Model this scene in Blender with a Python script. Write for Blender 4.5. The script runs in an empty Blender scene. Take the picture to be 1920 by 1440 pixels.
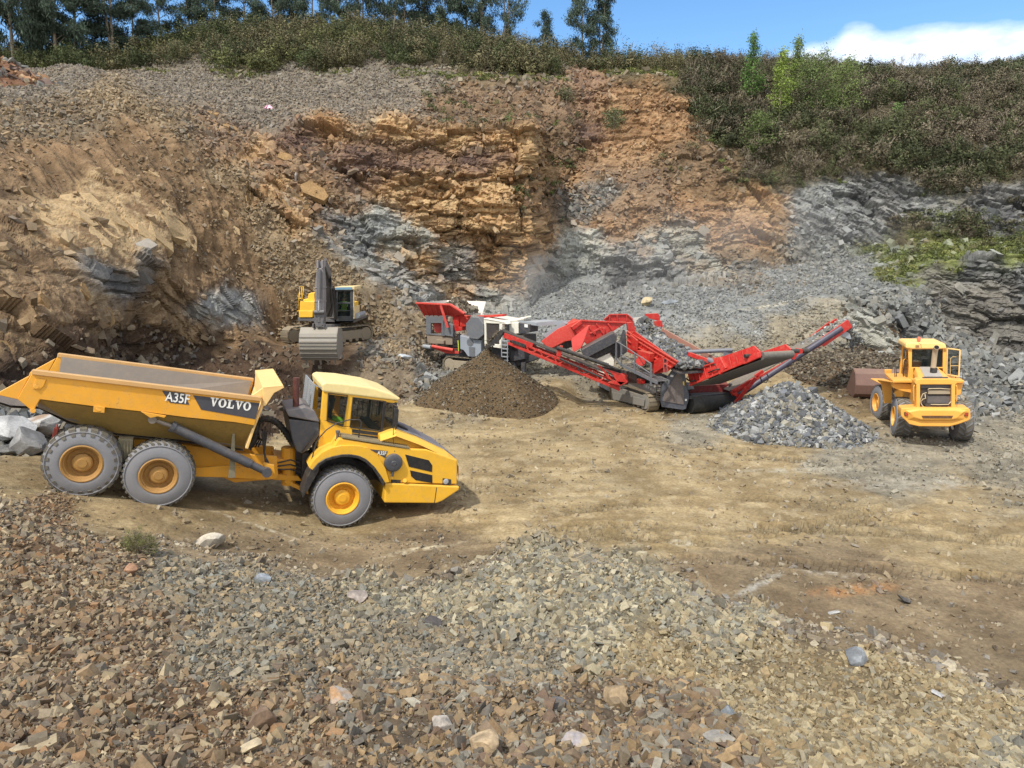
import bpy, bmesh, math, random
import numpy as np
from mathutils import Vector, Matrix, Quaternion
R_ = math.radians
scene = bpy.context.scene
COL = scene.collection
# ------------------------------------------------------------------ camera
F_PX, PITCH, CAM_H = 1330.0, R_(10.0), 7.5
cam_d = bpy.data.cameras.new("camera"); cam = bpy.data.objects.new("camera", cam_d); COL.objects.link(cam)
cam_d.sensor_fit = 'HORIZONTAL'; cam_d.sensor_width = 36.0; cam_d.lens = 36.0 * F_PX / 1920.0
cam_d.clip_end = 3000; cam_d.clip_start = 0.1
cam.location = (0, 0, CAM_H); cam.rotation_euler = (R_(90) - PITCH, 0, 0)
scene.camera = cam
scene.render.resolution_x = 1024; scene.render.resolution_y = 768
scene.view_settings.view_transform = 'Standard'; scene.view_settings.look = 'None'
scene.view_settings.gamma = 1.0; scene.view_settings.exposure = 0.68
scene.cycles.max_bounces = 6; scene.cycles.diffuse_bounces = 3; scene.cycles.volume_bounces = 1
scene.cycles.transparent_max_bounces = 12
scene.cycles.use_denoising = True
# ------------------------------------------------------------------ sky and sun
SUN_AZ, SUN_EL = R_(-38), R_(56)      # azimuth from +Y towards +X is positive; sun stands behind the camera to the left
sun_dir = Vector((math.sin(R_(180) - SUN_AZ) * -1 * math.cos(SUN_EL), -math.cos(SUN_AZ) * math.cos(SUN_EL), math.sin(SUN_EL)))
sun_dir = Vector((-0.42, -0.52, 0.0)).normalized() * math.cos(SUN_EL) + Vector((0, 0, math.sin(SUN_EL)))
ld = bpy.data.lights.new("sun", 'SUN'); ld.energy = 2.6; ld.angle = R_(2.0); ld.color = (1.0, 0.95, 0.87)
lo = bpy.data.objects.new("sun", ld); COL.objects.link(lo)
lo.rotation_euler = sun_dir.to_track_quat('Z', 'Y').to_euler(); lo.location = (-30, -30, 60)
world = bpy.data.worlds.new("World"); scene.world = world; world.use_nodes = True
wn = world.node_tree; wn.nodes.clear()
def WN(t, **k):
    n = wn.nodes.new(t)
    for a, b in k.items(): setattr(n, a, b)
    return n
sky = WN('ShaderNodeTexSky', sky_type='NISHITA', sun_disc=False, sun_elevation=SUN_EL,
         sun_rotation=math.atan2(sun_dir.x, sun_dir.y), altitude=200, air_density=1.0, dust_density=0.6, ozone_density=1.3)
wout = WN('ShaderNodeOutputWorld'); bg = WN('ShaderNodeBackground'); bg.inputs[1].default_value = 0.15
# a cumulus bank low over the right hand skyline, drawn from the sky direction (a real direction, not the frame)
tc = WN('ShaderNodeTexCoord'); sp = WN('ShaderNodeSeparateXYZ'); wn.links.new(tc.outputs['Generated'], sp.inputs[0])
def wmath(op, a, b=None, clamp=False):
    n = WN('ShaderNodeMath', operation=op); n.use_clamp = clamp
    for i, v in enumerate((a, b)):
        if v is None: continue
        if isinstance(v, (int, float)): n.inputs[i].default_value = v
        else: wn.links.new(v, n.inputs[i])
    return n.outputs[0]
az = wmath('ARCTAN2', sp.outputs[0], sp.outputs[1]); el = wmath('SUBTRACT', wmath('ARCSINE', sp.outputs[2]), 0.113)
cmb = WN('ShaderNodeCombineXYZ'); wn.links.new(az, cmb.inputs[0]); wn.links.new(wmath('MULTIPLY', el, 2.2), cmb.inputs[1])
nz = WN('ShaderNodeTexNoise'); nz.inputs['Scale'].default_value = 9.0; nz.inputs['Detail'].default_value = 9; nz.inputs['Roughness'].default_value = 0.55
wn.links.new(cmb.outputs[0], nz.inputs['Vector'])
nz2 = WN('ShaderNodeTexNoise'); nz2.inputs['Scale'].default_value = 34.0; nz2.inputs['Detail'].default_value = 7
wn.links.new(cmb.outputs[0], nz2.inputs['Vector'])
# height of the bank's top as a function of azimuth (map range pieces) with a noisy edge
ctop = WN('ShaderNodeFloatCurve')
wn.links.new(wmath('DIVIDE', wmath('ADD', az, 0.0), 1.2), ctop.inputs['Value'])
cv = ctop.mapping.curves[0]
pts = [(0.0, 0.0), (0.235, 0.50), (0.27, 0.545), (0.30, 0.60), (0.335, 0.63), (0.353, 0.675), (0.38, 0.64), (0.43, 0.62), (0.47, 0.60), (0.52, 0.60), (0.6, 0.5), (0.85, 0.4), (1.0, 0.3)]
cv.points[0].location = pts[0]; cv.points[1].location = pts[-1]
for q in pts[1:-1]: cv.points.new(*q)
ctop.mapping.update()
top = wmath('ADD', wmath('MULTIPLY', ctop.outputs[0], 0.235), wmath('MULTIPLY', wmath('SUBTRACT', nz.outputs[0], 0.5), 0.035))
cm = wmath('MULTIPLY', wmath('SUBTRACT', top, el), 55.0, clamp=True)
low = WN('ShaderNodeMapRange'); wn.links.new(el, low.inputs[0]); low.inputs[1].default_value = 0.06; low.inputs[2].default_value = 0.15
low.inputs[3].default_value = 0.35; low.inputs[4].default_value = 1.0
cm = wmath('MULTIPLY', cm, low.outputs[0])
cm = wmath('MULTIPLY', cm, wmath('GREATER_THAN', az, 0.25))
shade = WN('ShaderNodeMapRange'); wn.links.new(nz2.outputs[0], shade.inputs[0]); shade.inputs[1].default_value = 0.35; shade.inputs[2].default_value = 0.65
shade.inputs[3].default_value = 0.0; shade.inputs[4].default_value = 1.0
ccol = WN('ShaderNodeMix', data_type='RGBA'); ccol.inputs[6].default_value = (4.3, 4.8, 5.7, 1); ccol.inputs[7].default_value = (6.6, 6.7, 6.8, 1)
wn.links.new(shade.outputs[0], ccol.inputs[0])
# unseen broken cloud overhead and behind the camera, added as bright neutral fill light
over = WN('ShaderNodeMapRange'); over.interpolation_type = 'SMOOTHSTEP'
wn.links.new(wmath('SUBTRACT', wmath('MULTIPLY', sp.outputs[2], 0.75), sp.outputs[1]), over.inputs[0]); over.inputs[1].default_value = -0.1; over.inputs[2].default_value = 0.5
nz3 = WN('ShaderNodeTexNoise'); nz3.inputs['Scale'].default_value = 2.2; nz3.inputs['Detail'].default_value = 8; wn.links.new(tc.outputs['Generated'], nz3.inputs['Vector'])
c3_ = WN('ShaderNodeMapRange'); wn.links.new(nz3.outputs[0], c3_.inputs[0]); c3_.inputs[1].default_value = 0.36; c3_.inputs[2].default_value = 0.52
hue = WN('ShaderNodeHueSaturation'); hue.inputs['Saturation'].default_value = 1.25; hue.inputs['Value'].default_value = 0.92
wn.links.new(sky.outputs[0], hue.inputs['Color'])
mixc = WN('ShaderNodeMix', data_type='RGBA'); wn.links.new(cm, mixc.inputs[0]); wn.links.new(hue.outputs[0], mixc.inputs[6]); wn.links.new(ccol.outputs[2], mixc.inputs[7])
mix2 = WN('ShaderNodeMix', data_type='RGBA'); wn.links.new(wmath('MULTIPLY', over.outputs[0], c3_.outputs[0]), mix2.inputs[0]); wn.links.new(mixc.outputs[2], mix2.inputs[6]); mix2.inputs[7].default_value = (6.0, 6.0, 6.0, 1)
wn.links.new(mix2.outputs[2], bg.inputs[0]); wn.links.new(bg.outputs[0], wout.inputs[0])

# ------------------------------------------------------------------ pixel -> place helpers (real depths are given)
CP, SP = math.cos(PITCH), math.sin(PITCH)
CAMV = Vector((0, 0, CAM_H))
def ray(px, py):
    a = (px - 960) / F_PX; b = (py - 720) / F_PX
    return Vector((a, CP - b * SP, -SP - b * CP))
def PY(px, py, Y):
    r = ray(px, py); return CAMV + r * (Y / r.y)
def PZ(px, py, z):
    r = ray(px, py); return CAMV + r * ((z - CAM_H) / r.z)
# ------------------------------------------------------------------ objects
def tag(o, label=None, cat=None, group=None, kind=None):
    if label: o['label'] = label
    if cat: o['category'] = cat
    if group: o['group'] = group
    if kind: o['kind'] = kind
    return o
def empty(name, loc=(0, 0, 0), rot=None, parent=None):
    o = bpy.data.objects.new(name, None); COL.objects.link(o); o.location = loc; o.empty_display_size = 0.3
    if rot is not None: o.rotation_euler = rot
    if parent: o.parent = parent
    return o
def copy_tree(o, parent=None):
    c = o.copy(); COL.objects.link(c); c.parent = parent
    for ch in list(o.children): copy_tree(ch, c)
    return c
class MB:
    """collects shapes and links them as one mesh; origin = world place subtracted from every point"""
    def __init__(s, org=None, M=None): s.v = []; s.f = []; s.org = Vector(org) if org is not None else Vector((0, 0, 0)); s.M = M
    def add(s, pts, faces):
        n = len(s.v)
        for p in pts:
            p = Vector(p)
            if s.M is not None: p = s.M @ p
            s.v.append(p - s.org)
        s.f += [tuple(i + n for i in f) for f in faces]; return s
    def box(s, c, d, rot=None):
        c = Vector(c); h = Vector(d) / 2; P = []
        for x in (-1, 1):
            for y in (-1, 1):
                for z in (-1, 1):
                    q = Vector((x * h.x, y * h.y, z * h.z))
                    if rot is not None: q = rot @ q
                    P.append(c + q)
        return s.add(P, [(0, 1, 3, 2), (4, 6, 7, 5), (0, 4, 5, 1), (2, 3, 7, 6), (0, 2, 6, 4), (1, 5, 7, 3)])
    def bar(s, a, b, w, h, up=(0, 0, 1)):
        a, b = Vector(a), Vector(b); x = (b - a).normalized(); y = Vector(up).cross(x)
        if y.length < 1e-4: y = Vector((0, 1, 0))
        y.normalize(); z = x.cross(y); R = Matrix((x, y, z)).transposed()
        return s.box((a + b) / 2, ((b - a).length, w, h), R)
    def prism(s, pts, vec):
        n = len(pts); vec = Vector(vec); P = [Vector(p) for p in pts]; P += [p + vec for p in P]
        F = [tuple(range(n))[::-1], tuple(range(n, 2 * n))] + [(i, (i + 1) % n, (i + 1) % n + n, i + n) for i in range(n)]
        return s.add(P, F)
    def taper(s, p1, p2):
        n = len(p1); P = list(p1) + list(p2)
        return s.add(P, [tuple(range(n))[::-1], tuple(range(n, 2 * n))] + [(i, (i + 1) % n, (i + 1) % n + n, i + n) for i in range(n)])
    def cyl(s, a, b, r, n=14, r2=None, caps=True):
        a, b = Vector(a), Vector(b); d = (b - a); r2 = r if r2 is None else r2
        z = d.normalized(); x = z.orthogonal().normalized(); y = z.cross(x); P = []
        for c, rr in ((a, r), (b, r2)):
            for i in range(n):
                t = 2 * math.pi * i / n; P.append(c + x * math.cos(t) * rr + y * math.sin(t) * rr)
        F = [(i, (i + 1) % n, (i + 1) % n + n, i + n) for i in range(n)]
        if caps: F += [tuple(range(n))[::-1], tuple(range(n, 2 * n))]
        return s.add(P, F)
    def tube(s, path, r, n=7, closed=False):
        path = [Vector(p) for p in path]; m = len(path); P = []; prev = None
        for i, c in enumerate(path):
            a = path[max(i - 1, 0)]; b = path[min(i + 1, m - 1)]; t = (b - a).normalized()
            if prev is None: x = t.orthogonal().normalized()
            else:
                x = prev - t * prev.dot(t)
                x = x.normalized() if x.length > 1e-5 else t.orthogonal().normalized()
            prev = x; y = t.cross(x); rr = r[i] if isinstance(r, (list, tuple)) else r
            for k in range(n):
                a_ = 2 * math.pi * k / n; P.append(c + x * math.cos(a_) * rr + y * math.sin(a_) * rr)
        F = [(i * n + k, i * n + (k + 1) % n, (i + 1) * n + (k + 1) % n, (i + 1) * n + k) for i in range(m - 1) for k in range(n)]
        F += [tuple(range(n))[::-1], tuple(range((m - 1) * n, m * n))]
        return s.add(P, F)
    def lathe(s, prof, c, axis, n=48, x0=None):
        """prof: list of (radius, offset along axis)"""
        c = Vector(c); z = Vector(axis).normalized(); x = z.orthogonal().normalized() if x0 is None else Vector(x0).normalized(); y = z.cross(x); P = []
        for r, h in prof:
            for i in range(n):
                t = 2 * math.pi * i / n; P.append(c + z * h + x * math.cos(t) * r + y * math.sin(t) * r)
        m = len(prof)
        return s.add(P, [(j * n + i, j * n + (i + 1) % n, (j + 1) * n + (i + 1) % n, (j + 1) * n + i) for j in range(m - 1) for i in range(n)])
    def build(s, name, mat, parent=None, bevel=0.0, smooth=False, seg=1, auto=None):
        me = bpy.data.meshes.new(name); me.from_pydata([tuple(v) for v in s.v], [], s.f); me.validate(); me.shade_flat()
        bm = bmesh.new(); bm.from_mesh(me); bmesh.ops.recalc_face_normals(bm, faces=bm.faces); bm.to_mesh(me); bm.free()
        if mat is not None: me.materials.append(mat)
        o = bpy.data.objects.new(name, me); COL.objects.link(o)
        if parent is not None: o.parent = parent
        if smooth: me.polygons.foreach_set('use_smooth', [True] * len(me.polygons))
        if auto is not None: me.set_sharp_from_angle(angle=R_(auto))
        if bevel:
            b = o.modifiers.new('bevel', 'BEVEL'); b.width = bevel; b.segments = seg; b.limit_method = 'ANGLE'; b.angle_limit = R_(35)
        return o
# ------------------------------------------------------------------ materials
def s2l(c):
    return tuple((v / 12.92 if v <= 0.04045 else ((v + 0.055) / 1.055) ** 2.4) for v in [x / 255.0 for x in c])
class NT:
    def __init__(s, name):
        s.m = bpy.data.materials.new(name); s.m.use_nodes = True; s.t = s.m.node_tree; s.b = s.t.nodes['Principled BSDF']
    def n(s, t, **k):
        q = s.t.nodes.new(t)
        for a, b in k.items():
            if isinstance(a, str) and a in ('i',):
                for kk, vv in b.items(): q.inputs[kk].default_value = vv
            else: setattr(q, a, b)
        return q
    def l(s, a, b): s.t.links.new(a, b)
    def noise(s, scale, detail=4, rough=0.55, vec=None):
        q = s.n('ShaderNodeTexNoise', i={'Scale': scale, 'Detail': detail, 'Roughness': rough})
        if vec is not None: s.l(vec, q.inputs['Vector'])
        return q.outputs[0]
    def ramp(s, src, a, b, va=0.0, vb=1.0):
        q = s.n('ShaderNodeMapRange', i={1: a, 2: b, 3: va, 4: vb}); s.l(src, q.inputs[0]); return q.outputs[0]
    def mix(s, fac, a, b, mode='MIX'):
        q = s.n('ShaderNodeMix', data_type='RGBA', blend_type=mode)
        for i, v in ((0, fac), (6, a), (7, b)):
            if isinstance(v, (int, float)): q.inputs[i].default_value = v
            elif isinstance(v, tuple): q.inputs[i].default_value = (*v[:3], 1)
            else: s.l(v, q.inputs[i])
        return q.outputs[2]
    def math(s, op, a, b=0.0):
        q = s.n('ShaderNodeMath', operation=op)
        for i, v in ((0, a), (1, b)):
            if isinstance(v, (int, float)): q.inputs[i].default_value = v
            else: s.l(v, q.inputs[i])
        return q.outputs[0]
    def bump(s, h, strength=0.3, dist=0.02):
        q = s.n('ShaderNodeBump', i={'Strength': strength, 'Distance': dist}); s.l(h, q.inputs['Height']); s.l(q.outputs[0], s.b.inputs['Normal'])
MATS = {}
DUST = s2l((172, 150, 118))
def paint(name, rgb, rough=0.42, dust=0.5, rust=0.0, metal=0.0, scale=1.0, wear=0.5, dustc=None, top=0.6):
    """paint or rubber with dust that settles on faces that look up, blotches, and chips of rust"""
    if name in MATS: return MATS[name]
    t = NT(name); base = s2l(rgb); dc = dustc or DUST
    co = t.n('ShaderNodeTexCoord').outputs['Object']
    n1 = t.noise(1.3 * scale, 6, 0.65, co); n2 = t.noise(9 * scale, 5, 0.6, co); n3 = t.noise(45 * scale, 3, 0.6, co)
    c = t.mix(t.ramp(n1, 0.3, 0.7), tuple(x * 0.90 for x in base), tuple(min(1, x * 1.06) for x in base))
    ge = t.n('ShaderNodeNewGeometry'); sx = t.n('ShaderNodeSeparateXYZ'); t.l(ge.outputs['Normal'], sx.inputs[0])
    up = t.ramp(sx.outputs[2], 0.35, 0.95, 0.0, top)
    d = t.math('MULTIPLY', t.math('ADD', t.ramp(n2, 0.45, 0.75, 0, 0.7), up), t.ramp(n1, 0.25, 0.75, 0.35, 1.0))
    d = t.math('MINIMUM', t.math('MULTIPLY', d, dust), 0.92)
    c = t.mix(d, c, dc)
    if rust > 0:
        rf = t.math('MULTIPLY', t.ramp(n3, 0.62, 0.70), t.ramp(n2, 0.5, 0.62)); rf = t.math('MULTIPLY', rf, rust)
        c = t.mix(rf, c, s2l((92, 58, 38)))
    t.l(c, t.b.inputs['Base Color']); t.b.inputs['Metallic'].default_value = metal
    t.l(t.math('ADD', t.math('MULTIPLY', d, 0.5), rough), t.b.inputs['Roughness'])
    t.bump(n2, 0.12, 0.01)
    MATS[name] = t.m; return t.m
def glass(name='window_glass'):
    if name in MATS: return MATS[name]
    t = NT(name); t.b.inputs['Base Color'].default_value = (0.012, 0.018, 0.018, 1); t.b.inputs['Roughness'].default_value = 0.08
    t.b.inputs['Alpha'].default_value = 0.38
    MATS[name] = t.m; return t.m
# ================================================================== TERRAIN
def hsh(ix, iy, iz, seed):
    h = (ix.astype(np.int64) * 374761393 + iy.astype(np.int64) * 668265263 + iz.astype(np.int64) * 2147483647 + seed * 1274126177) & 0xffffffff
    h = ((h ^ (h >> 13)) * 1274126177) & 0xffffffff
    h = ((h ^ (h >> 16)) * 2246822519) & 0xffffffff
    return ((h ^ (h >> 15)) & 0xffffff).astype(np.float32) / 16777215.0
def vnoise(P, seed=0):
    i = np.floor(P).astype(np.int64); f = (P - i).astype(np.float32); u = f * f * (3 - 2 * f); r = 0
    for dx in (0, 1):
        wx = u[:, 0] if dx else 1 - u[:, 0]
        for dy in (0, 1):
            wy = u[:, 1] if dy else 1 - u[:, 1]
            for dz in (0, 1):
                wz = u[:, 2] if dz else 1 - u[:, 2]
                r = r + wx * wy * wz * hsh(i[:, 0] + dx, i[:, 1] + dy, i[:, 2] + dz, seed)
    return r
def fbm(P, octv=4, seed=0, gain=0.5):
    a = 1.0; s = 0; t = 0; Q = P.copy()
    for o in range(octv):
        s = s + a * vnoise(Q, seed + o * 17); t += a; a *= gain; Q = Q * 2.03 + 11.3
    return s / t            # 0..1
def voro(P, seed=0, jit=0.9, box=False):
    """F1, F2, three random numbers of the cell and the vector from its centre"""
    n = len(P); b1 = np.full(n, 9.0, np.float32); b2 = np.full(n, 9.0, np.float32)
    i0 = np.floor(P).astype(np.int64); hs = np.zeros((n, 3), np.float32); dv = np.zeros((n, 3), np.float32)
    for dx in (-1, 0, 1):
        for dy in (-1, 0, 1):
            for dz in (-1, 0, 1):
                c = i0 + (dx, dy, dz); a, b, e = c[:, 0], c[:, 1], c[:, 2]
                h1 = hsh(a, b, e, seed); h2 = hsh(a, b, e, seed + 1); h3 = hsh(a, b, e, seed + 2)
                v = np.stack([P[:, 0] - a - 0.5 - (h1 - 0.5) * jit, P[:, 1] - b - 0.5 - (h2 - 0.5) * jit, P[:, 2] - e - 0.5 - (h3 - 0.5) * jit], 1).astype(np.float32)
                d = np.abs(v).max(1) if box else np.sqrt((v * v).sum(1)); m = d < b1
                b2 = np.where(m, b1, np.minimum(b2, d)); b1 = np.where(m, d, b1)
                hs[m] = np.stack([h1, h2, h3], 1)[m]; dv[m] = v[m]
    return b1, b2, hs, dv
# rows of the ground sheet, near to far: (px, py, value); value < 9 is a height z, otherwise a distance Y
ROWS = [
 [(0, 2600, 5.4), (1920, 2600, 5.0)],
 [(0, 1700, 4.4), (1920, 1700, 3.2)],
 [(0, 1440, 3.6), (640, 1440, 3.1), (1280, 1440, 2.5), (1920, 1440, 1.9)],
 [(0, 1230, 3.3), (300, 1250, 2.8), (640, 1250, 2.2), (960, 1250, 1.8), (1280, 1270, 1.6), (1600, 1310, 1.4), (1920, 1380, 1.3), (2250, 1500, 1.3)],
 [(-300, 900, 3.6), (0, 945, 2.95), (150, 985, 2.3), (300, 1012, 1.65), (400, 1040, 1.3), (560, 1062, 0.8), (700, 1100, 0.5), (820, 1095, 0.75), (900, 1068, 1.15), (985, 1052, 1.4), (1100, 1056, 1.4), (1220, 1080, 1.25), (1300, 1118, 1.05), (1450, 1172, 0.85), (1640, 1208, 0.8), (1800, 1260, 0.75), (1920, 1308, 0.75), (2250, 1440, 0.8)],
 [(-300, 890, 3.3), (0, 938, 2.3), (150, 978, 1.7), (300, 1005, 1.1), (400, 1030, 0.7), (560, 1054, 0.25), (700, 1085, 0.0), (820, 1082, 0.0), (900, 1058, 0.0), (985, 1044, 0.0), (1100, 1049, 0.0), (1220, 1070, 0.0), (1300, 1105, 0.0), (1450, 1160, 0.0), (1640, 1196, 0.0), (1800, 1248, 0.0), (1920, 1296, 0.0), (2250, 1425, 0.0)],
 [(-300, 850, 3.2), (0, 910, 2.3), (153, 938, 1.82), (297, 958, 1.36), (450, 985, 0.72), (643, 995, 0.0), (800, 985, 0.0), (960, 930, 0.0), (1400, 930, 0.0), (1920, 960, 0.0), (2250, 980, 0.0)],
 [(-300, 800, 3.4), (0, 842, 2.35), (100, 848, 2.1), (300, 868, 1.3), (500, 870, 0.7), (650, 865, 0.3), (780, 800, 0.0), (1050, 775, 0.0), (1320, 790, 0.0), (1630, 800, 0.0), (1920, 812, 0.1), (2250, 850, 0.2)],
 [(-300, 740, 3.8), (0, 770, 3.0), (150, 765, 2.6), (300, 750, 24.0), (380, 738, 0.6), (500, 747, 0.1), (780, 745, 0.0), (830, 718, 0.0), (1050, 695, 0.0), (1400, 695, 0.0), (1600, 700, 0.1), (1700, 700, 0.2), (1850, 740, 0.2), (1920, 760, 0.3), (2250, 800, 0.5)],
 [(-300, 690, 19.5), (0, 690, 21.5), (150, 690, 24.0), (250, 670, 29.0), (340, 655, 32.3), (520, 650, 1.6), (690, 654, 1.5), (760, 668, 0.9), (830, 680, 0.4), (1050, 670, 0.2), (1400, 660, 0.35), (1500, 655, 0.5), (1600, 668, 0.4), (1700, 665, 0.45), (1800, 690, 0.6), (1920, 715, 0.8), (2250, 750, 1.0)],
 [(-300, 410, 22.5), (0, 450, 26.0), (150, 470, 28.0), (300, 500, 31.0), (400, 560, 34.0), (470, 598, 35.8), (560, 600, 37.0), (640, 592, 38.2), (700, 618, 1.5), (760, 645, 1.1), (830, 655, 0.7), (1050, 635, 0.7), (1300, 640, 0.85), (1500, 628, 1.1), (1580, 620, 1.4), (1600, 592, 37.5), (1640, 566, 38.0), (1700, 578, 38.0), (1740, 600, 39.3), (1800, 622, 40.2), (1850, 640, 40.2), (1920, 655, 40.0), (2250, 700, 38.0)],
 [(-300, 160, 36.0), (0, 178, 40.0), (100, 182, 41.0), (230, 172, 42.0), (330, 213, 41.0), (400, 268, 40.4), (480, 335, 40.0), (600, 440, 40.0), (700, 500, 40.0), (790, 570, 42.0), (840, 618, 43.0), (900, 608, 0.9), (1050, 585, 1.2), (1300, 582, 1.8), (1500, 565, 2.3), (1600, 548, 2.9), (1700, 516, 3.6), (1745, 492, 43.0), (1850, 479, 42.2), (1920, 472, 42.0), (2250, 470, 40.0)],
 [(-300, 155, 42.0), (0, 167, 48.0), (230, 163, 50.0), (330, 206, 45.0), (400, 262, 44.0), (480, 327, 43.5), (600, 432, 43.5), (700, 492, 44.0), (790, 556, 46.0), (850, 574, 48.0), (1000, 578, 48.5), (1013, 548, 53.0), (1050, 534, 54.0), (1300, 517, 53.0), (1340, 512, 52.5), (1450, 502, 53.0), (1540, 492, 54.0), (1600, 484, 54.0), (1680, 462, 53.0), (1740, 452, 52.0), (1800, 448, 51.0), (1920, 440, 50.0), (2250, 430, 48.0)],
 [(-300, 150, 46.0), (0, 162, 52.0), (230, 157, 54.0), (330, 192, 49.0), (400, 240, 46.5), (480, 290, 46.0), (600, 330, 46.0), (700, 355, 46.5), (850, 380, 48.6), (1003, 390, 49.4), (1014, 360, 56.5), (1060, 352, 58.0), (1110, 345, 57.0), (1200, 340, 57.0), (1300, 400, 55.0), (1340, 408, 54.5), (1400, 400, 55.5), (1450, 350, 57.0), (1520, 330, 57.5), (1650, 332, 57.0), (1740, 350, 55.5), (1800, 366, 54.0), (1920, 330, 54.0), (2250, 320, 52.0)],
 [(-300, 146, 50.0), (0, 158, 56.0), (230, 152, 58.0), (350, 185, 52.0), (420, 212, 50.0), (480, 243, 48.0), (560, 232, 48.5), (620, 221, 49.0), (700, 219, 49.0), (850, 234, 50.0), (1002, 231, 50.5), (1014, 250, 59.5), (1050, 250, 60.0), (1100, 258, 60.5), (1140, 250, 61.0), (1200, 240, 61.0), (1280, 240, 60.0), (1340, 300, 58.0), (1430, 285, 60.0), (1600, 272, 61.0), (1740, 282, 59.5), (1920, 262, 58.0), (2250, 250, 56.0)],
 [(-300, 146, 56.0), (0, 150, 62.0), (50, 148, 64.0), (110, 121, 66.0), (150, 124, 66.0), (235, 146, 64.0), (350, 165, 58.0), (480, 186, 57.0), (600, 181, 58.0), (700, 176, 59.0), (800, 182, 59.0), (850, 202, 58.5), (940, 223, 58.8), (1000, 228, 60.0), (1014, 226, 60.8), (1060, 205, 61.5), (1098, 215, 63.6), (1115, 205, 63.6), (1140, 190, 61.8), (1200, 178, 62.0), (1280, 185, 62.0), (1340, 228, 64.0), (1600, 205, 68.0), (1920, 195, 66.0), (2250, 190, 64.0)],
 [(-300, 128, 68.0), (0, 134, 72.0), (105, 132, 72.0), (230, 142, 70.0), (400, 146, 68.0), (640, 141, 66.0), (800, 144, 63.0), (900, 151, 62.5), (1000, 153, 63.0), (1075, 157, 64.0), (1105, 170, 65.0), (1130, 158, 64.0), (1180, 141, 64.0), (1280, 149, 65.0), (1340, 176, 70.0), (1600, 168, 77.0), (1920, 160, 76.0), (2250, 155, 74.0)],
 [(-300, 118, 88.0), (0, 124, 90.0), (200, 126, 90.0), (260, 112, 88.0), (400, 62, 88.0), (640, 60, 88.0), (800, 74, 86.0), (900, 88, 84.0), (1000, 110, 82.0), (1100, 128, 80.0), (1300, 128, 80.0), (1400, 126, 84.0), (1500, 132, 88.0), (1700, 148, 90.0), (1920, 134, 87.0), (2250, 125, 86.0)],
]
SEG = [10, 26, 90, 120, 12, 55, 55, 60, 34, 84, 150, 18, 90, 80, 26, 46, 22]
NPX = 1120
PXS = np.linspace(-330, 2290, NPX)
def old_y(py, z):      # first survey of the far ground, corrected below by the measured machine sizes
    b = (py - 720) / F_PX; c_, s_ = math.cos(R_(16.5)), math.sin(R_(16.5)); return (z - 9.6) / (-s_ - b * c_) * (c_ - b * s_)
def fac(px, Y):
    w = min(1.0, max(0.0, (px - 40) / 620.0)); f = float(np.interp(Y, [28, 35, 45, 60, 100], [1.22, 1.15, 1.10, 1.08, 1.05])); g = float(np.interp(Y, [20, 45, 100], [1.06, 1.08, 1.05])); return f * w + g * (1 - w)
def world_row(row):
    r = np.array(row, float); py = np.interp(PXS, r[:, 0], r[:, 1])
    Ys = []
    for px_, py_, v in row:
        if v < 9.0 and py_ >= 760: Ys.append(PZ(px_, py_, v).y)
        elif v < 9.0: y0 = old_y(py_, v); Ys.append(y0 * fac(px_, y0))
        else: Ys.append(v * fac(px_, v))
    Y = np.interp(PXS, r[:, 0], np.array(Ys))
    a = (PXS - 960) / F_PX; b = (py - 720) / F_PX; dy = CP - b * SP; dz = -SP - b * CP
    t = Y / dy
    return np.stack([a * t, Y, CAM_H + dz * t], 1), py
W = [world_row(r) for r in ROWS]
far = W[-1][0].copy(); farY = 260.0
far[:, 0] *= farY / far[:, 1]; far[:, 1] = farY; far[:, 2] -= 1.5
W.append((far, W[-1][1] + 1)); SEG.append(8)
verts = []; pys = []
for k in range(len(W) - 1):
    n = SEG[k]
    for j in range(n):
        t = j / n; verts.append(W[k][0] * (1 - t) + W[k + 1][0] * t); pys.append(W[k][1] * (1 - t) + W[k + 1][1] * t)
verts.append(W[-1][0]); pys.append(W[-1][1])
NR = len(verts); V = np.stack(verts).astype(np.float64); PYV = np.stack(pys)      # (NR, NPX, 3)
PXV = np.broadcast_to(PXS, PYV.shape)
# soften the corners of the control net a little
def smooth_rows(A, it):
    for _ in range(it):
        B = A.copy(); B[1:-1] = (A[:-2] + 2 * A[1:-1] + A[2:]) / 4; A = B
        B = A.copy(); B[:, 1:-1] = (A[:, :-2] + 2 * A[:, 1:-1] + A[:, 2:]) / 4; A = B
    return A
V = smooth_rows(V, 3)
def sheet_normals(V):
    du = np.gradient(V, axis=1); dv = np.gradient(V, axis=0); n = np.cross(du, dv)
    n /= (np.linalg.norm(n, axis=2, keepdims=True) + 1e-9); return n
Nn = smooth_rows(sheet_normals(smooth_rows(V, 10)), 8); Nn /= np.linalg.norm(Nn, axis=2, keepdims=True)
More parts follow.
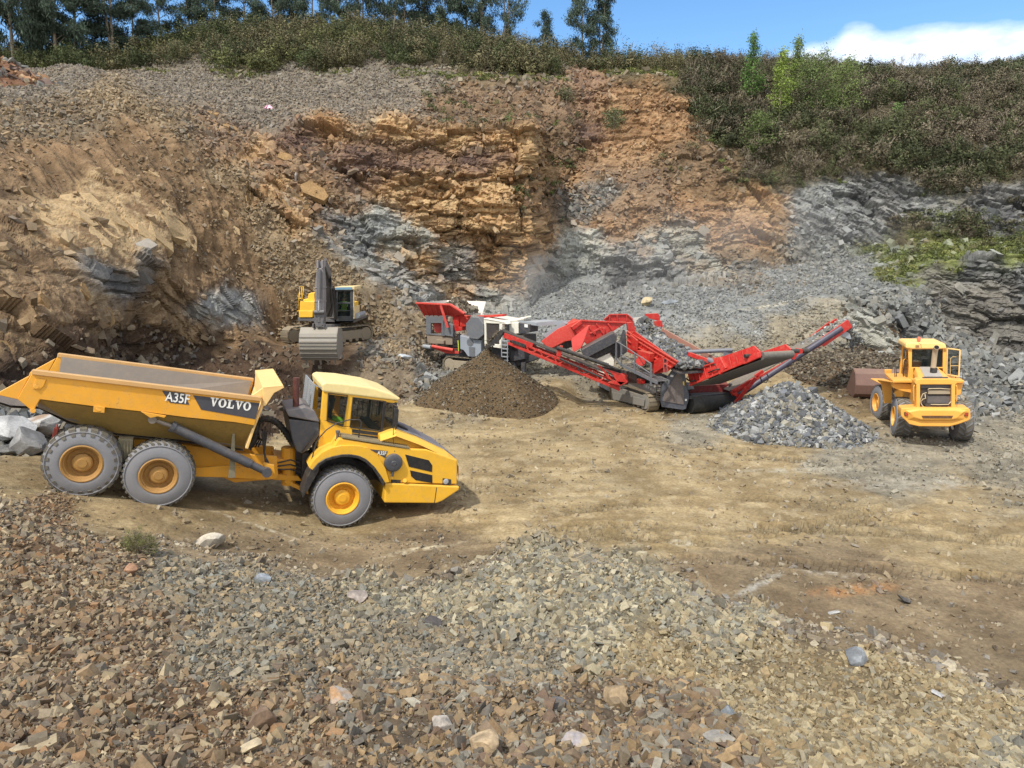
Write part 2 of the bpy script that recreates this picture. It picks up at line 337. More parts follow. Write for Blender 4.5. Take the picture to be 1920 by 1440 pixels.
# ---- kinds of ground: colours as they look (sRGB), block relief, strata dip, loose stone cover and size, stone palette
K = {  # name: (c1, c2, c3, block amp, rough amp, stones per coverage, stone size, palette)
 'dirt': ((132, 106, 76), (106, 84, 58), (148, 122, 90), 0.02, 0.1, 0.08, 0.1, 'tan'),
 'dirt_shade': ((78, 60, 44), (58, 44, 34), (100, 80, 60), 0.3, 0.16, 0.12, 0.16, 'mix'),  # dark soil; overhang shade of the cut below the bench painted in
 'road': ((154, 134, 98), (136, 116, 82), (180, 160, 120), 0.0, 0.025, 0.025, 0.05, 'mix'),
 'floor': ((162, 142, 104), (142, 122, 86), (178, 160, 124), 0.0, 0.03, 0.03, 0.06, 'mix'),
 'floord': ((138, 120, 92), (120, 102, 76), (146, 128, 98), 0.0, 0.04, 0.05, 0.05, 'mix'),
 'floorg': ((154, 144, 122), (134, 126, 108), (168, 160, 140), 0.0, 0.05, 0.14, 0.07, 'gray'),
 'gravb': ((138, 140, 138), (118, 120, 118), (152, 150, 140), 0.0, 0.07, 0.45, 0.09, 'blue'),
 'gravt': ((150, 142, 124), (134, 124, 104), (166, 156, 132), 0.0, 0.1, 0.3, 0.08, 'gray'),
 'grav': ((132, 122, 106), (114, 104, 90), (150, 138, 118), 0.0, 0.16, 0.5, 0.12, 'purp'),
 'orange': ((162, 126, 88), (142, 108, 74), (182, 150, 112), 0.4, 0.15, 0.12, 0.16, 'or'),
 'orub': ((142, 118, 92), (124, 102, 80), (160, 134, 104), 0.1, 0.2, 0.55, 0.2, 'orm'),
 'ochre': ((182, 144, 98), (150, 114, 74), (204, 174, 126), 0.85, 0.06, 0.02, 0.25, 'or'),
 'purple': ((122, 98, 82), (98, 78, 70), (156, 124, 94), 0.55, 0.08, 0.08, 0.24, 'orm'),
 'gray': ((144, 146, 144), (116, 118, 118), (172, 172, 164), 0.6, 0.06, 0.03, 0.3, 'blue'),
 'pgray': ((164, 164, 154), (140, 142, 136), (172, 168, 152), 0.6, 0.06, 0.03, 0.3, 'blue'),
 'dark': ((116, 116, 114), (92, 92, 92), (150, 148, 142), 0.7, 0.07, 0.03, 0.3, 'blue'),
 'dwall': ((126, 122, 114), (104, 100, 94), (130, 124, 112), 0.5, 0.05, 0.02, 0.3, 'blue'),
 'brown': ((126, 102, 74), (98, 78, 56), (166, 140, 104), 0.5, 0.1, 0.05, 0.18, 'tan'),
 'pale': ((180, 152, 110), (128, 102, 72), (200, 174, 132), 0.12, 0.12, 0.02, 0.3, 'tan'),
 'rubt': ((142, 122, 94), (120, 102, 76), (160, 144, 114), 0.0, 0.18, 0.8, 0.11, 'tan'),
 'rubg': ((118, 118, 112), (98, 98, 94), (140, 138, 130), 0.1, 0.25, 0.85, 0.19, 'blue'),
 'rubm': ((128, 112, 90), (108, 94, 74), (146, 130, 106), 0.05, 0.22, 0.6, 0.13, 'fg'),
 'veg': ((96, 88, 64), (78, 72, 52), (108, 98, 70), 0.15, 0.25, 0.05, 0.3, 'mix'),
 'bveg': ((120, 98, 74), (96, 80, 60), (140, 114, 84), 0.3, 0.22, 0.2, 0.18, 'orm'),
 'grass':  ((128,136,66), (104,114,54), (148,150,90), 0.0, 0.15, 0.05, 0.3, 'blue'),
 'fgor': ((120, 94, 68), (108, 84, 60), (142, 118, 90), 0.0, 0.1, 0.5, 0.033, 'fgo'),
 'fggray': ((126, 120, 106), (108, 102, 90), (138, 132, 118), 0.0, 0.09, 0.6, 0.034, 'fgg'),
 'fgmix': ((112, 94, 72), (98, 84, 66), (136, 118, 94), 0.0, 0.12, 0.66, 0.039, 'fg'),
 'cs': ((132, 122, 98), (114, 106, 86), (146, 136, 112), 0.0, 0.06, 1.5, 0.085, 'cs'),
 'cs2': ((140, 122, 90), (120, 104, 76), (154, 138, 104), 0.0, 0.06, 1.4, 0.062, 'cst'),
}
CP_ = """fgor 80 1020,60 1150,200 1100,250 1290,60 1350,520 1380,120 960,330 1380,30 1260,300 1180,140 1420
fggray 350 1120,470 1110,560 1130,450 1220,740 1200,1000 1250,620 1170,860 1240
fgmix 650 1290,900 1370,720 1400,1150 1400,1340 1420,1200 1330,800 1310,1050 1330,1000 1420,-200 1200,1280 1350
cs 700 1135,860 1115,1000 1085,1100 1130,1220 1120,960 1160,1130 1190,1320 1160,760 1140,1900 1440,1380 1180
cs2 1250 1220,1450 1210,1420 1300,1520 1290,1500 1400,1650 1260,1620 1380,1760 1330,1800 1420,1850 1340,1300 1260,2100 1450
road 60 900,200 945,400 965,520 960,150 860,-200 860
floor 643 985,900 900,1150 850,1500 980,1100 980,1800 950,1300 900,900 1000,1650 1020,1400 870,1850 1050,1000 820,1300 1010,640 880
floord 740 1065,1330 1105,1500 1140,1700 1190,1880 1240,620 1050,420 1025,1620 1130,540 1045,850 1050,1860 1170,2100 1300
floorg 1750 880,1850 870,1650 880,1900 830,1120 740,1300 800
floor 1050 750,780 790,1200 760
rubg 20 800,70 780,-200 780
ddirt 120 730,40 720,200 700
brown 30 600,150 600,290 590,350 620,60 520,60 480,-200 550,330 540,20 420
dark 210 510,290 480,150 540
ddirt 250 655,100 650,160 680
brown 60 620,110 600
gray 435 570,400 590
pale 150 400,180 395,230 425,300 440,320 470,100 430,270 400,340 455,140 560,240 470
dirt 430 520,380 520,340 500,480 520,60 330,200 300,300 330,400 470,350 390,450 520,120 350,250 350,-200 350,500 560,150 330,380 430
rubt 520 440,450 330,570 480,640 520,700 580,760 650,520 400,620 600,540 540
rubm 100 215,60 250,150 235,760 700,700 720,340 250
rubt 200 200,250 190,290 230
dirt 600 640,450 640,540 625,700 630
ddirt 400 665,500 665,560 690,620 670,400 690,600 700,480 730,350 680,560 680,650 680
rubg 800 690,810 730,730 660
grav 450 190,600 190,350 160,700 175,120 145,550 165,800 160,650 205,760 200,280 160,500 210,60 160
orub 400 250,440 270,560 330,500 320,640 340,590 300,650 380,570 385
ochre 620 240,745 245,850 260,950 270,990 300,720 350,950 340,850 350,520 355,560 410,800 380,900 425,960 450,780 350,980 420,880 380,480 300,930 500,600 350
purple 600 290,700 300,820 310,760 300,900 300,640 310,950 305,700 335,560 270
gray 640 430,680 460,620 405,740 490,850 500,800 540,900 540,720 420
pgray 760 430,690 400,830 460,940 545
ochre 820 430,790 480
bveg 820 190,950 215,1060 300,1060 250,1330 330,1290 290,1380 310,880 215
orub 900 175,1000 180,1130 330,1200 340,1250 370,1180 380,1040 190
rubg 1090 385,1130 365
orub 1160 400
orange 1140 200,1220 190,1290 200,1200 260,1150 270,1250 250,1180 440,1200 400,1340 400,1300 380,1090 330,1120 410
bveg 1016 350,1020 290,1030 400
ochre 998 300,999 450,995 350,985 500,930 430,880 540,820 500
dirt 260 250,300 260,330 290,420 400,440 480,480 560,300 380,250 300
purple 1104 190,1105 250
pgray 1100 450,1060 490,1230 450,1310 455,1110 490,1330 490
gray 1020 500,1230 500,1290 500
dark 1170 515,1260 525
orange 1380 440
brown 1375 485,1445 470,1300 490
ochre 1430 440,1430 370,1440 400
rubg 1490 455,1540 490,1590 515,1400 500
gravb 1640 505,1550 520
dirt 1400 480,1450 420,1330 350
gray 1520 370,1570 360,1745 380,1500 400,1600 400
dark 1620 400,1580 440,1680 400,1660 430,1850 380,1900 400,1850 420,1640 450,1630 360
veg 1380 250,1400 300,1345 200,1460 330,1560 310,1420 320,1500 320,1650 300,1750 250,1500 200,1850 300,1400 170,1700 170,1900 200,1800 420,1780 350,1600 250,1700 440,2100 300
grass 1700 486,1850 468,1760 476,1900 464,1660 478
floor 1450 760,1250 730,1500 700,1380 720,1600 760,1700 760,1550 730,1150 735,1100 765
ddirt 1600 740,1660 720,1540 700
gravb 1100 560,1300 560,1500 545,1200 600,1400 600,1050 545,1250 530,1600 520,1000 600
gravt 1550 610,1450 625,1350 650,1200 660,1500 640,1000 680,1100 690
pgray 1610 600,1640 640
dark 1680 620,1700 650,1650 585
dwall 1780 540,1850 560,1800 590,1890 620,1750 520,2100 560
dark 1910 520,1830 505
rubg 1740 640,1820 690,1900 720,1850 740,1760 660,1680 565,1720 590,2100 760,1700 545
veg 300 100,600 100,900 130,800 110,1000 130,1200 128,450 110,1290 165
grav 100 127"""
cpk = []; cpx = []
for line in CP_.split('\n'):
    nm, rest = line.split(' ', 1)
    for q in rest.split(','):
        a, b = q.split(); cpx.append((float(a), float(b))); cpk.append(list(K).index(nm))
cpx = np.array(cpx, np.float32); cpk = np.array(cpk)
flatP = V.reshape(-1, 3).astype(np.float32); NV = len(flatP)
q = np.stack([PXV.reshape(-1), PYV.reshape(-1)], 1).astype(np.float32)
wv = flatP * 0.35
wx_ = (fbm(wv, 6, 3, 0.62) - 0.5); wy_ = (fbm(wv, 6, 71, 0.62) - 0.5)
wsc = np.clip((q[:, 1] - 150) / 300, 0.25, 1.0)
qw = q + np.stack([wx_ * 170, wy_ * 110], 1) * wsc[:, None]
kcount = len(K); WK = np.zeros((NV, kcount), np.float32)
for s in range(0, NV, 100000):
    e = min(s + 100000, NV); dx = (qw[s:e, None, 0] - cpx[None, :, 0]); dy = (qw[s:e, None, 1] - cpx[None, :, 1]) * 1.35
    d = np.sqrt(dx * dx + dy * dy); dm = d.min(1, keepdims=True); w = np.exp(-(d - dm) / 13.0); w /= w.sum(1, keepdims=True)
    for j in range(kcount):
        m = cpk == j
        if m.any(): WK[s:e, j] = w[:, m].sum(1)
Kl = list(K.values())
c1 = np.array([s2l(k[0]) for k in Kl]); c2 = np.array([s2l(k[1]) for k in Kl]); c3 = np.array([s2l(k[2]) for k in Kl])
blk = WK @ np.array([k[3] for k in Kl], np.float32); rgh = WK @ np.array([k[4] for k in Kl], np.float32)
na = fbm(flatP * np.array([1, 1, 1.6]) * 0.9, 4, 5)[:, None]; nb = fbm(flatP * 3.1, 3, 9)[:, None]
f1 = np.clip((na - 0.38) / 0.24, 0, 1); f2 = np.clip((nb - 0.5) / 0.2, 0, 1)
colr = (WK @ c1) * (1 - f1) + (WK @ c2) * f1
colr = colr * (1 - f2 * 0.6) + (WK @ c3) * f2 * 0.6
# ---- relief
Nf = Nn.reshape(-1, 3).astype(np.float32); steep = np.clip((0.90 - Nf[:, 2]) / 0.25, 0, 1)
disp = (fbm(flatP * 0.22, 3, 21) - 0.5) * 1.6 * np.clip(rgh * 6, 0, 1) * (0.25 + 0.75 * steep)
disp += (fbm(flatP * 1.3, 4, 31) - 0.5) * rgh * 2.4
disp += (fbm(flatP * 6.0, 2, 41) - 0.5) * rgh * 0.7
rm = np.where(blk > 0.04)[0]; Pm = flatP[rm]
# strata frame: dipping right-down on the left slope, level in the middle
dip = np.interp(q[rm, 0], [300, 560, 1400, 1700], [R_(24), R_(4), R_(-3), R_(8)]).astype(np.float32)
cx = Pm[:, 0] * np.cos(dip) - Pm[:, 2] * np.sin(dip); cz = Pm[:, 0] * np.sin(dip) + Pm[:, 2] * np.cos(dip)
S = np.stack([cx, Pm[:, 1] * 0.8, cz], 1)
S += (np.stack([vnoise(S * 0.6, 4), vnoise(S * 0.6, 5), vnoise(S * 0.6, 6)], 1) - 0.5) * 0.32
acc = np.zeros(len(rm), np.float32); shade_ = np.ones(len(rm), np.float32); tint = np.zeros((len(rm), 3), np.float32)
for (sx, sy, sz, amp, sd) in ((1 / 4.4, 1 / 3.4, 1 / 2.2, 1.0, 100), (1 / 1.35, 1 / 1.2, 1 / 0.62, 0.5, 200), (1 / 0.5, 1 / 0.5, 1 / 0.24, 0.2, 300)):
    b1, b2, hs, dv = voro(S * np.array([sx, sy, sz], np.float32), sd, 0.8, sd < 300)
    amp = amp * (np.where(q[rm, 0] < 520, 0.05, 1.0) if sd == 300 else (np.where(q[rm, 0] < 520, 0.55, 1.0) if sd == 200 else 1.0))
    acc += amp * ((hs[:, 0] - 0.5) * 1.5 + (hs[:, 1] - 0.5) * dv[:, 0] * 1.1 + (hs[:, 2] - 0.7) * dv[:, 2] * 0.8)
    edge = b2 - b1; acc -= amp * 0.22 * (edge < 0.07)
    tint += ((hs - 0.5) * (0.34 if sd < 300 else 0.16))
disp[rm] += acc * blk[rm]
bl = np.clip(blk[rm] * 2.5, 0, 1)[:, None]
lum = 1 + (tint[:, :1]) * bl
colr[rm] = colr[rm] * np.clip(lum, 0.45, 1.6)
mixt = np.clip((tint[:, 1:2]) * 2.2, 0, 0.7) * bl; colr[rm] = colr[rm] * (1 - mixt) + (WK[rm] @ c3) * mixt
mixt = np.clip((tint[:, 2:3]) * 2.2, 0, 0.7) * bl; colr[rm] = colr[rm] * (1 - mixt) + (WK[rm] @ c2) * mixt * 0.95
# gullies and runnels down the loose slopes
lm = np.where((WK[:, list(K).index('dirt')] + WK[:, list(K).index('rubt')] + 0.6 * WK[:, list(K).index('orub')] + 0.5 * WK[:, list(K).index('brown')] > 0.3) & (q[:, 1] < 640))[0]
dd_ = np.array([0.62, -0.42, -0.66]); dd_ /= np.linalg.norm(dd_); Pl = flatP[lm]; al_ = Pl @ dd_; Pp = Pl - al_[:, None] * dd_ * 0.90
g1 = fbm(Pp * 1.1, 4, 401, 0.55); g2 = fbm(Pp * 3.2, 3, 402); wl = np.clip((WK[lm, list(K).index('dirt')] + WK[lm, list(K).index('rubt')] * 0.7 + 0.3) , 0, 1)
disp[lm] += ((g1 - 0.5) * 0.9 + (g2 - 0.5) * 0.22) * wl; colr[lm] *= (1 + ((g1 - 0.5) * 0.9 + (g2 - 0.5) * 0.7)[:, None] * wl[:, None] * 0.8)
# ---- dark seams between beds of the butte and of the right hand wall (bands of darker stone)
zz = cz + (fbm(S * 0.5, 3, 77) - 0.5) * 1.2
band = (np.abs(((zz * 0.42) % 1.0) - 0.5) < 0.045)
bd = band & (blk[rm] > 0.3); colr[rm[bd]] *= 0.66; disp[rm[bd]] -= 0.16 * blk[rm[bd]]
# ---- wheel ruts on the haul road and floor: paths in metres (x, y)
flatmask = np.clip(1.7 - rgh / 0.05, 0, 1) * (steep < 0.3)
def newxy(p):
    a, b = p; c_, s_ = math.cos(R_(16.5)), math.sin(R_(16.5)); d = b * c_ + 9.6 * s_; w = PZ(960 + F_PX * a / d, 720 + F_PX * (9.6 * c_ - b * s_) / d, 0.0); return (w.x, w.y)
def rut(path, width, depth, rib, dark, pitchm=0.34):
    P = np.array(path, float); best = np.full(NV, 99.0); along = np.zeros(NV); side = np.zeros(NV); L0 = 0
    sel = np.where(flatmask > 0.05)[0]; X = flatP[sel, 0]; Y = flatP[sel, 1]; bb = np.full(len(sel), 99.0); al = np.zeros(len(sel)); sd = np.zeros(len(sel))
    for a, b in zip(P[:-1], P[1:]):
        d = b - a; L = np.hypot(*d); d = d / L; rx = X - a[0]; ry = Y - a[1]; t = np.clip(rx * d[0] + ry * d[1], 0, L)
        s_ = rx * -d[1] + ry * d[0]; dd = np.hypot(rx - t * d[0], ry - t * d[1]); m = dd < bb
        bb[m] = dd[m]; al[m] = (L0 + t)[m]; sd[m] = s_[m]; L0 += L
    bb = bb + (vnoise(flatP[sel] * 1.7, 55) - 0.5) * 0.12
    inside = np.clip((width / 2 - bb) / 0.06, 0, 1) * flatmask[sel]
    ph = ((al + np.abs(sd) * 0.55) / pitchm) % 1.0
    ribs = (ph < 0.5) * 1.0
    patch = np.clip((vnoise(flatP[sel] * 0.35, 91) - 0.25) * 3, 0, 1)
    disp[sel] += inside * patch * (-depth + rib * (ribs - 0.5))
    disp[sel] += np.exp(-((bb - width / 2 - 0.07) / 0.07) ** 2) * depth * 0.8 * flatmask[sel] * patch
    colr[sel] *= (1 - (inside * patch * dark * (0.6 + 0.5 * (1 - ribs))))[:, None]
def bez(p0, p1, p2, n=14):
    return [((1 - t) ** 2 * p0[0] + 2 * t * (1 - t) * p1[0] + t * t * p2[0], (1 - t) ** 2 * p0[1] + 2 * t * (1 - t) * p1[1] + t * t * p2[1]) for t in [i / n for i in range(n + 1)]]
for (path, w_, dk) in ((bez((-14, 15.2), (-6, 17.4), (4, 19.6)), 0.65, 0.16), (bez((-12, 18.4), (-4, 20.6), (6, 22)), 0.65, 0.16), (bez((4, 19.6), (12, 21), (20, 17)), 0.65, 0.14),
                       (bez((-8, 17), (6, 17.4), (22, 20)), 0.6, 0.14), (bez((3, 27), (8, 22), (24, 20.5)), 0.6, 0.2), (bez((1, 25.5), (9, 19), (20, 14.5)), 0.6, 0.14),
                       (bez((-9, 16.2), (3, 20.5), (21, 15.5)), 0.6, 0.2), (bez((-9, 14.8), (3, 18.6), (20, 13.5)), 0.6, 0.2), (bez((19, 24), (14, 20), (7, 17.6)), 0.6, 0.18),
                       (bez((-2, 19), (1.5, 17.6), (5.5, 17.2)), 0.6, 0.12), (bez((7.5, 24), (12, 22.5), (22, 18.5)), 0.6, 0.18), (bez((0, 22.5), (5, 23.5), (10, 23)), 0.55, 0.12)):
    rut([newxy(c) for c in path], w_, 0.05, 0.04, dk * 1.15)
# streaks of grader drag and pale spilled dust on the floor
fl = np.where(flatmask > 0.05)[0]; Pf = flatP[fl]
ang = fbm(Pf * 0.08, 2, 12) * 1.4 - 0.7; ux = Pf[:, 0] * np.cos(ang) - Pf[:, 1] * np.sin(ang); uy = Pf[:, 0] * np.sin(ang) + Pf[:, 1] * np.cos(ang)
st = fbm(np.stack([ux * 0.35, uy * 2.6, ux * 0], 1), 4, 14); st2 = fbm(Pf * 0.5, 4, 16)
colr[fl] *= (1 + (st - 0.5)[:, None] * 0.75) * (1 + (st2 - 0.5)[:, None] * 0.55)
disp[fl] += (st - 0.5) * 0.05
for (px_, py_, rx, ry, an, cc) in ((790, 1030, 1.3, 0.16, 28, (205, 192, 160)), (480, 993, 1.5, 0.1, -8, (200, 190, 165)), (1425, 1095, 1.1, 0.13, 38, (180, 175, 162)), (1275, 1018, 0.4, 0.3, 0, (205, 196, 170)),
                                   (1600, 1105, 1.2, 0.3, 10, (180, 130, 80)), (1500, 880, 3.0, 0.35, 5, (180, 172, 150)), (1700, 905, 3.5, 0.8, 0, (168, 160, 142)), (1440, 700, 3.0, 0.25, 10, (196, 188, 166)), (1560, 1075, 0.8, 0.2, -10, (186, 178, 160))):
    c = PZ(px_, py_, 0.0 if px_ > 600 else 0.5); a = R_(an); dx = Pf[:, 0] - c.x; dy = Pf[:, 1] - c.y
    u = (dx * np.cos(a) + dy * np.sin(a)) / rx; v = (-dx * np.sin(a) + dy * np.cos(a)) / ry
    w = np.clip(1.2 - (u * u + v * v), 0, 1) * np.clip((fbm(Pf * 5, 3, 61) - 0.35) * 4, 0, 1) * 0.75
    colr[fl] = colr[fl] * (1 - w[:, None]) + np.array(s2l(cc)) * w[:, None]
# ---- keep the ground level where machines stand
def level(cx_, cy_, r, amt=1.0):
    global disp
    d = np.hypot(flatP[:, 0] - cx_, flatP[:, 1] - cy_); w = np.clip((r + 1.5 - d) / 1.5, 0, 1) * amt; disp = disp * (1 - w)
for c in ((-4.7, 19, 1.5), (-9, 17.5, 1.5), (-10.5, 17, 1.5), (17, 31, 3), (6, 36, 4), (-9.5, 41, 4)): level(*c, 0.8)
FP = flatP + Nf * disp[:, None].astype(np.float32)
def flatten(p, r, dz=0.0, fall=1.6, only_high=True):
    d = np.hypot(FP[:, 0] - p.x, FP[:, 1] - p.y); w = np.clip((r + fall - d) / fall, 0, 1); w = w * w * (3 - 2 * w)
    dlt = (p.z + dz) - FP[:, 2]; w = w * np.clip((3.0 - np.abs(dlt)), 0, 1)
    if only_high: dlt = np.minimum(dlt, 0)
    FP[:, 2] += dlt * w
zb_ = PY(537, 645, 39.8); flatten(Vector((zb_.x + 2.4, 41.0, zb_.z)), 2.9, -0.02); flatten(PY(860, 694, 41.5), 1.5, -.02); flatten(Vector((-1.0, 40.2, PY(835, 694, 41.5).z)), 3.2, -0.02)
flatten(Vector((6.9, 36.2, 0)), 3.2, -0.01, only_high=False)
ALB = 0.80
gy = colr @ np.array([0.3, 0.59, 0.11]); colr = gy[:, None] + (colr - gy[:, None]) * 0.95
colr = np.clip(colr * ALB, 0.004, 0.9)
def sheet_mesh(name, P, nr, nc, col, mat):
    me = bpy.data.meshes.new(name); me.vertices.add(len(P)); me.vertices.foreach_set('co', P.astype(np.float32).ravel())
    i = np.arange(nr * nc).reshape(nr, nc); a = i[:-1, :-1]; b = i[:-1, 1:]; c = i[1:, 1:]; d = i[1:, :-1]
    fc = np.stack([a, b, c, d], 2).reshape(-1, 4); nf = len(fc)
    me.loops.add(nf * 4); me.loops.foreach_set('vertex_index', fc.ravel().astype(np.int32))
    me.polygons.add(nf); me.polygons.foreach_set('loop_start', np.arange(0, nf * 4, 4, dtype=np.int32))
    me.update(calc_edges=True)
    ca = me.color_attributes.new('Col', 'FLOAT_COLOR', 'POINT'); ca.data.foreach_set('color', np.concatenate([col, np.ones((len(col), 1))], 1).astype(np.float32).ravel())
    me.shade_flat(); me.materials.append(mat); o = bpy.data.objects.new(name, me); COL.objects.link(o); return o
def stone_mat(name, grain=14.0, bump=0.5, dist=0.03, spread=0.35, rough=0.92):
    t = NT(name); at = t.n('ShaderNodeAttribute', attribute_name='Col'); co = t.n('ShaderNodeTexCoord').outputs['Object']
    n1 = t.noise(grain, 6, 0.7, co); n2 = t.noise(grain * 0.22, 4, 0.6, co)
    k = t.math('MULTIPLY', t.ramp(n1, 0.25, 0.75, 1 - spread, 1 + spread), t.ramp(n2, 0.3, 0.7, 0.88, 1.12))
    cx = t.n('ShaderNodeVectorMath', operation='SCALE'); t.l(at.outputs['Color'], cx.inputs[0]); t.l(k, cx.inputs['Scale'])
    t.l(cx.outputs[0], t.b.inputs['Base Color']); t.b.inputs['Roughness'].default_value = rough; t.b.inputs['Specular IOR Level'].default_value = 0.25
    t.bump(n1, bump, dist); return t.m
M_ground = stone_mat('quarry_ground', 11.0, 0.7, 0.05, 0.42)
ground = sheet_mesh('ground', FP, NR, NPX, colr, M_ground); tag(ground, kind='structure')
flipn = sheet_normals(FP.reshape(NR, NPX, 3))
if flipn[200, 500, 2] < 0: ground.data.flip_normals()
FN = flipn.reshape(-1, 3); FN *= np.sign(FN[200 * NPX + 500, 2])
print('ground', NV, NR)
# height of the ground at a place (nearest vertex)
def ground_z(x, y):
    d = (FP[:, 0] - x) ** 2 + (FP[:, 1] - y) ** 2; return float(FP[np.argmin(d), 2])
def ground_at(px, py):
    return Vector([float(c) for c in FP[np.argmin((q[:, 0] - px) ** 2 + (q[:, 1] - py) ** 2)]])
# ================================================================== LOOSE STONE
rng = np.random.default_rng(7)
def hull_stone(seed, slab=0.62, n=3):
    r = random.Random(seed); bm = bmesh.new(); sh = r.uniform(-0.35, 0.35); sh2 = r.uniform(-0.3, 0.3); tp = r.uniform(0.6, 1.05)
    for x in (-.5, .5):
        for y in (-.5, .5):
            for z in (-.5, .5):
                if r.random() < 0.07: continue
                k = tp if z > 0 else 1.0
                p = Vector((x * k + sh * z + r.uniform(-.13, .13), (y * k + sh2 * z + r.uniform(-.13, .13)) * 0.78, (z + r.uniform(-.12, .12)) * slab)); bm.verts.new(p)
    for _ in range(n):
        p = Vector((r.uniform(-1, 1), r.uniform(-1, 1), r.uniform(-1, 1))).normalized() * r.uniform(0.42, 0.56); p.y *= 0.78; p.z *= slab; bm.verts.new(p)
    g = bmesh.ops.convex_hull(bm, input=bm.verts)
    junk = [v for v in g['geom_interior'] if isinstance(v, bmesh.types.BMVert)] + [v for v in g['geom_unused'] if isinstance(v, bmesh.types.BMVert)]
    bmesh.ops.delete(bm, geom=list(set(junk)), context='VERTS'); bmesh.ops.triangulate(bm, faces=bm.faces)
    bm.verts.ensure_lookup_table(); bm.verts.index_update()
    v = np.array([x.co[:] for x in bm.verts]); f = np.array([[x.index for x in fc.verts] for fc in bm.faces]); bm.free(); return v, f
PROTO = [hull_stone(i, random.Random(i).choice((0.35, 0.5, 0.65)), i % 4) for i in range(22)]
PAL = {
 'tan': [(170,150,116), (150,128,94), (186,166,132), (132,112,84), (140,136,124), (160,132,92)],
 'or': [(182,134,84), (160,112,70), (196,160,112), (140,104,76), (170,150,120)],
 'orm': [(168,124,82), (140,104,74), (184,150,108), (122,100,88), (132,130,122), (150,134,110), (110,90,80)],
 'mix': [(160,142,112), (132,120,100), (184,172,146), (110,100,88), (136,134,128)],
 'blue': [(134,138,138), (112,116,118), (158,160,156), (96,98,100), (148,144,130), (166,158,140), (122,124,120), (176,178,176)],
 'gray': [(146,142,130), (126,124,116), (166,160,142), (158,146,120), (112,110,104)],
 'purp': [(128,118,104), (146,134,116), (114,104,92), (150,146,138), (160,138,108), (104,100,98)],
 'fg': [(148,126,98), (170,142,104), (122,104,88), (136,132,126), (112,108,106), (180,150,108), (150,136,116), (126,102,88), (160,156,148), (150,122,90)],
 'fgo': [(156,132,102), (138,114,88), (174,154,122), (120,104,88), (150,138,118), (130,124,116), (162,124,86), (184,168,138), (114,100,90), (140,130,114)],
 'fgg': [(144,134,116), (124,116,104), (164,152,130), (136,130,120), (158,138,108), (172,148,110), (146,128,104), (108,102,94), (136,138,136)],
 'cs': [(168,156,130), (150,140,118), (186,174,144), (134,130,120), (150,150,144), (170,150,118), (126,118,106), (192,182,158), (124,124,122)],
 'cst': [(164,148,114), (150,132,100), (178,162,128), (136,120,94), (168,158,136), (144,138,126), (184,170,138), (158,134,96)],
 'crush': [(124,126,126), (106,108,110), (144,146,144), (92,94,96), (156,150,132), (134,128,112), (168,168,164), (116,120,126)],
 'dig': [(104,92,74), (88,78,62), (122,108,86), (76,68,56), (140,130,110)],
}
PALL = {}
for k, v in PAL.items():
    a = np.array([s2l(c) for c in v]) * (np.array([1.02, 1.0, 0.86]) if k in ('fg', 'fgo', 'fgg', 'cs', 'cst') else 1.0); g_ = (a @ np.array([0.3, 0.59, 0.11]))[:, None]; PALL[k] = (g_ + (a - g_) * 0.82) * ALB * 1.02
def stone_cloud(name, P, size, cols, mat, parent=None, nrm=None, flat=0.0, stretch=0.35):
    """one mesh of many angular stones"""
    n = len(P); proto = rng.integers(0, len(PROTO), n); q = rng.normal(size=(n, 4))
    if flat > 0: q[:, 0] += 0; q[:, 1] *= (1 - flat); q[:, 2] *= (1 - flat)
    q /= np.linalg.norm(q, axis=1, keepdims=True); w, x, y, z = q.T
    Rm = np.stack([1 - 2 * (y * y + z * z), 2 * (x * y - w * z), 2 * (x * z + w * y), 2 * (x * y + w * z), 1 - 2 * (x * x + z * z), 2 * (y * z - w * x), 2 * (x * z - w * y), 2 * (y * z + w * x), 1 - 2 * (x * x + y * y)], 1).reshape(-1, 3, 3)
    sc = 1 + (rng.random((n, 3)) - 0.5) * 2 * stretch
    vs, fs, cs = [], [], []; off = 0
    for k, (pv, pf) in enumerate(PROTO):
        m = np.where(proto == k)[0]
        if not len(m): continue
        loc = pv[None] * sc[m][:, None] * size[m][:, None, None]
        ww = np.einsum('nij,nkj->nki', Rm[m], loc) + P[m][:, None]
        vs.append(ww.reshape(-1, 3)); fs.append((pf[None] + (np.arange(len(m)) * len(pv))[:, None, None] + off).reshape(-1, 3)); off += len(m) * len(pv)
        cs.append(np.repeat(cols[m], len(pv), 0))
    v = np.concatenate(vs); f = np.concatenate(fs); c = np.concatenate(cs)
    if parent is not None: v = v - np.array(parent.location)
    me = bpy.data.meshes.new(name); me.vertices.add(len(v)); me.vertices.foreach_set('co', v.astype(np.float32).ravel())
    me.loops.add(len(f) * 3); me.loops.foreach_set('vertex_index', f.astype(np.int32).ravel()); me.polygons.add(len(f))
    me.polygons.foreach_set('loop_start', np.arange(0, len(f) * 3, 3, dtype=np.int32)); me.update(calc_edges=True); me.shade_flat()
    ca = me.color_attributes.new('Col', 'FLOAT_COLOR', 'POINT'); ca.data.foreach_set('color', np.concatenate([c, np.ones((len(c), 1))], 1).astype(np.float32).ravel())
    me.materials.append(mat); o = bpy.data.objects.new(name, me); COL.objects.link(o)
    if parent is not None: o.parent = parent
    return o
def pick(pal, n, var=0.16):
    c = PALL[pal][rng.integers(0, len(PALL[pal]), n)]; return np.clip(c * (1 + rng.normal(0, var, (n, 1))), 0.01, 0.62)
M_stone = stone_mat('broken_stone', 22.0, 0.45, 0.012, 0.30)
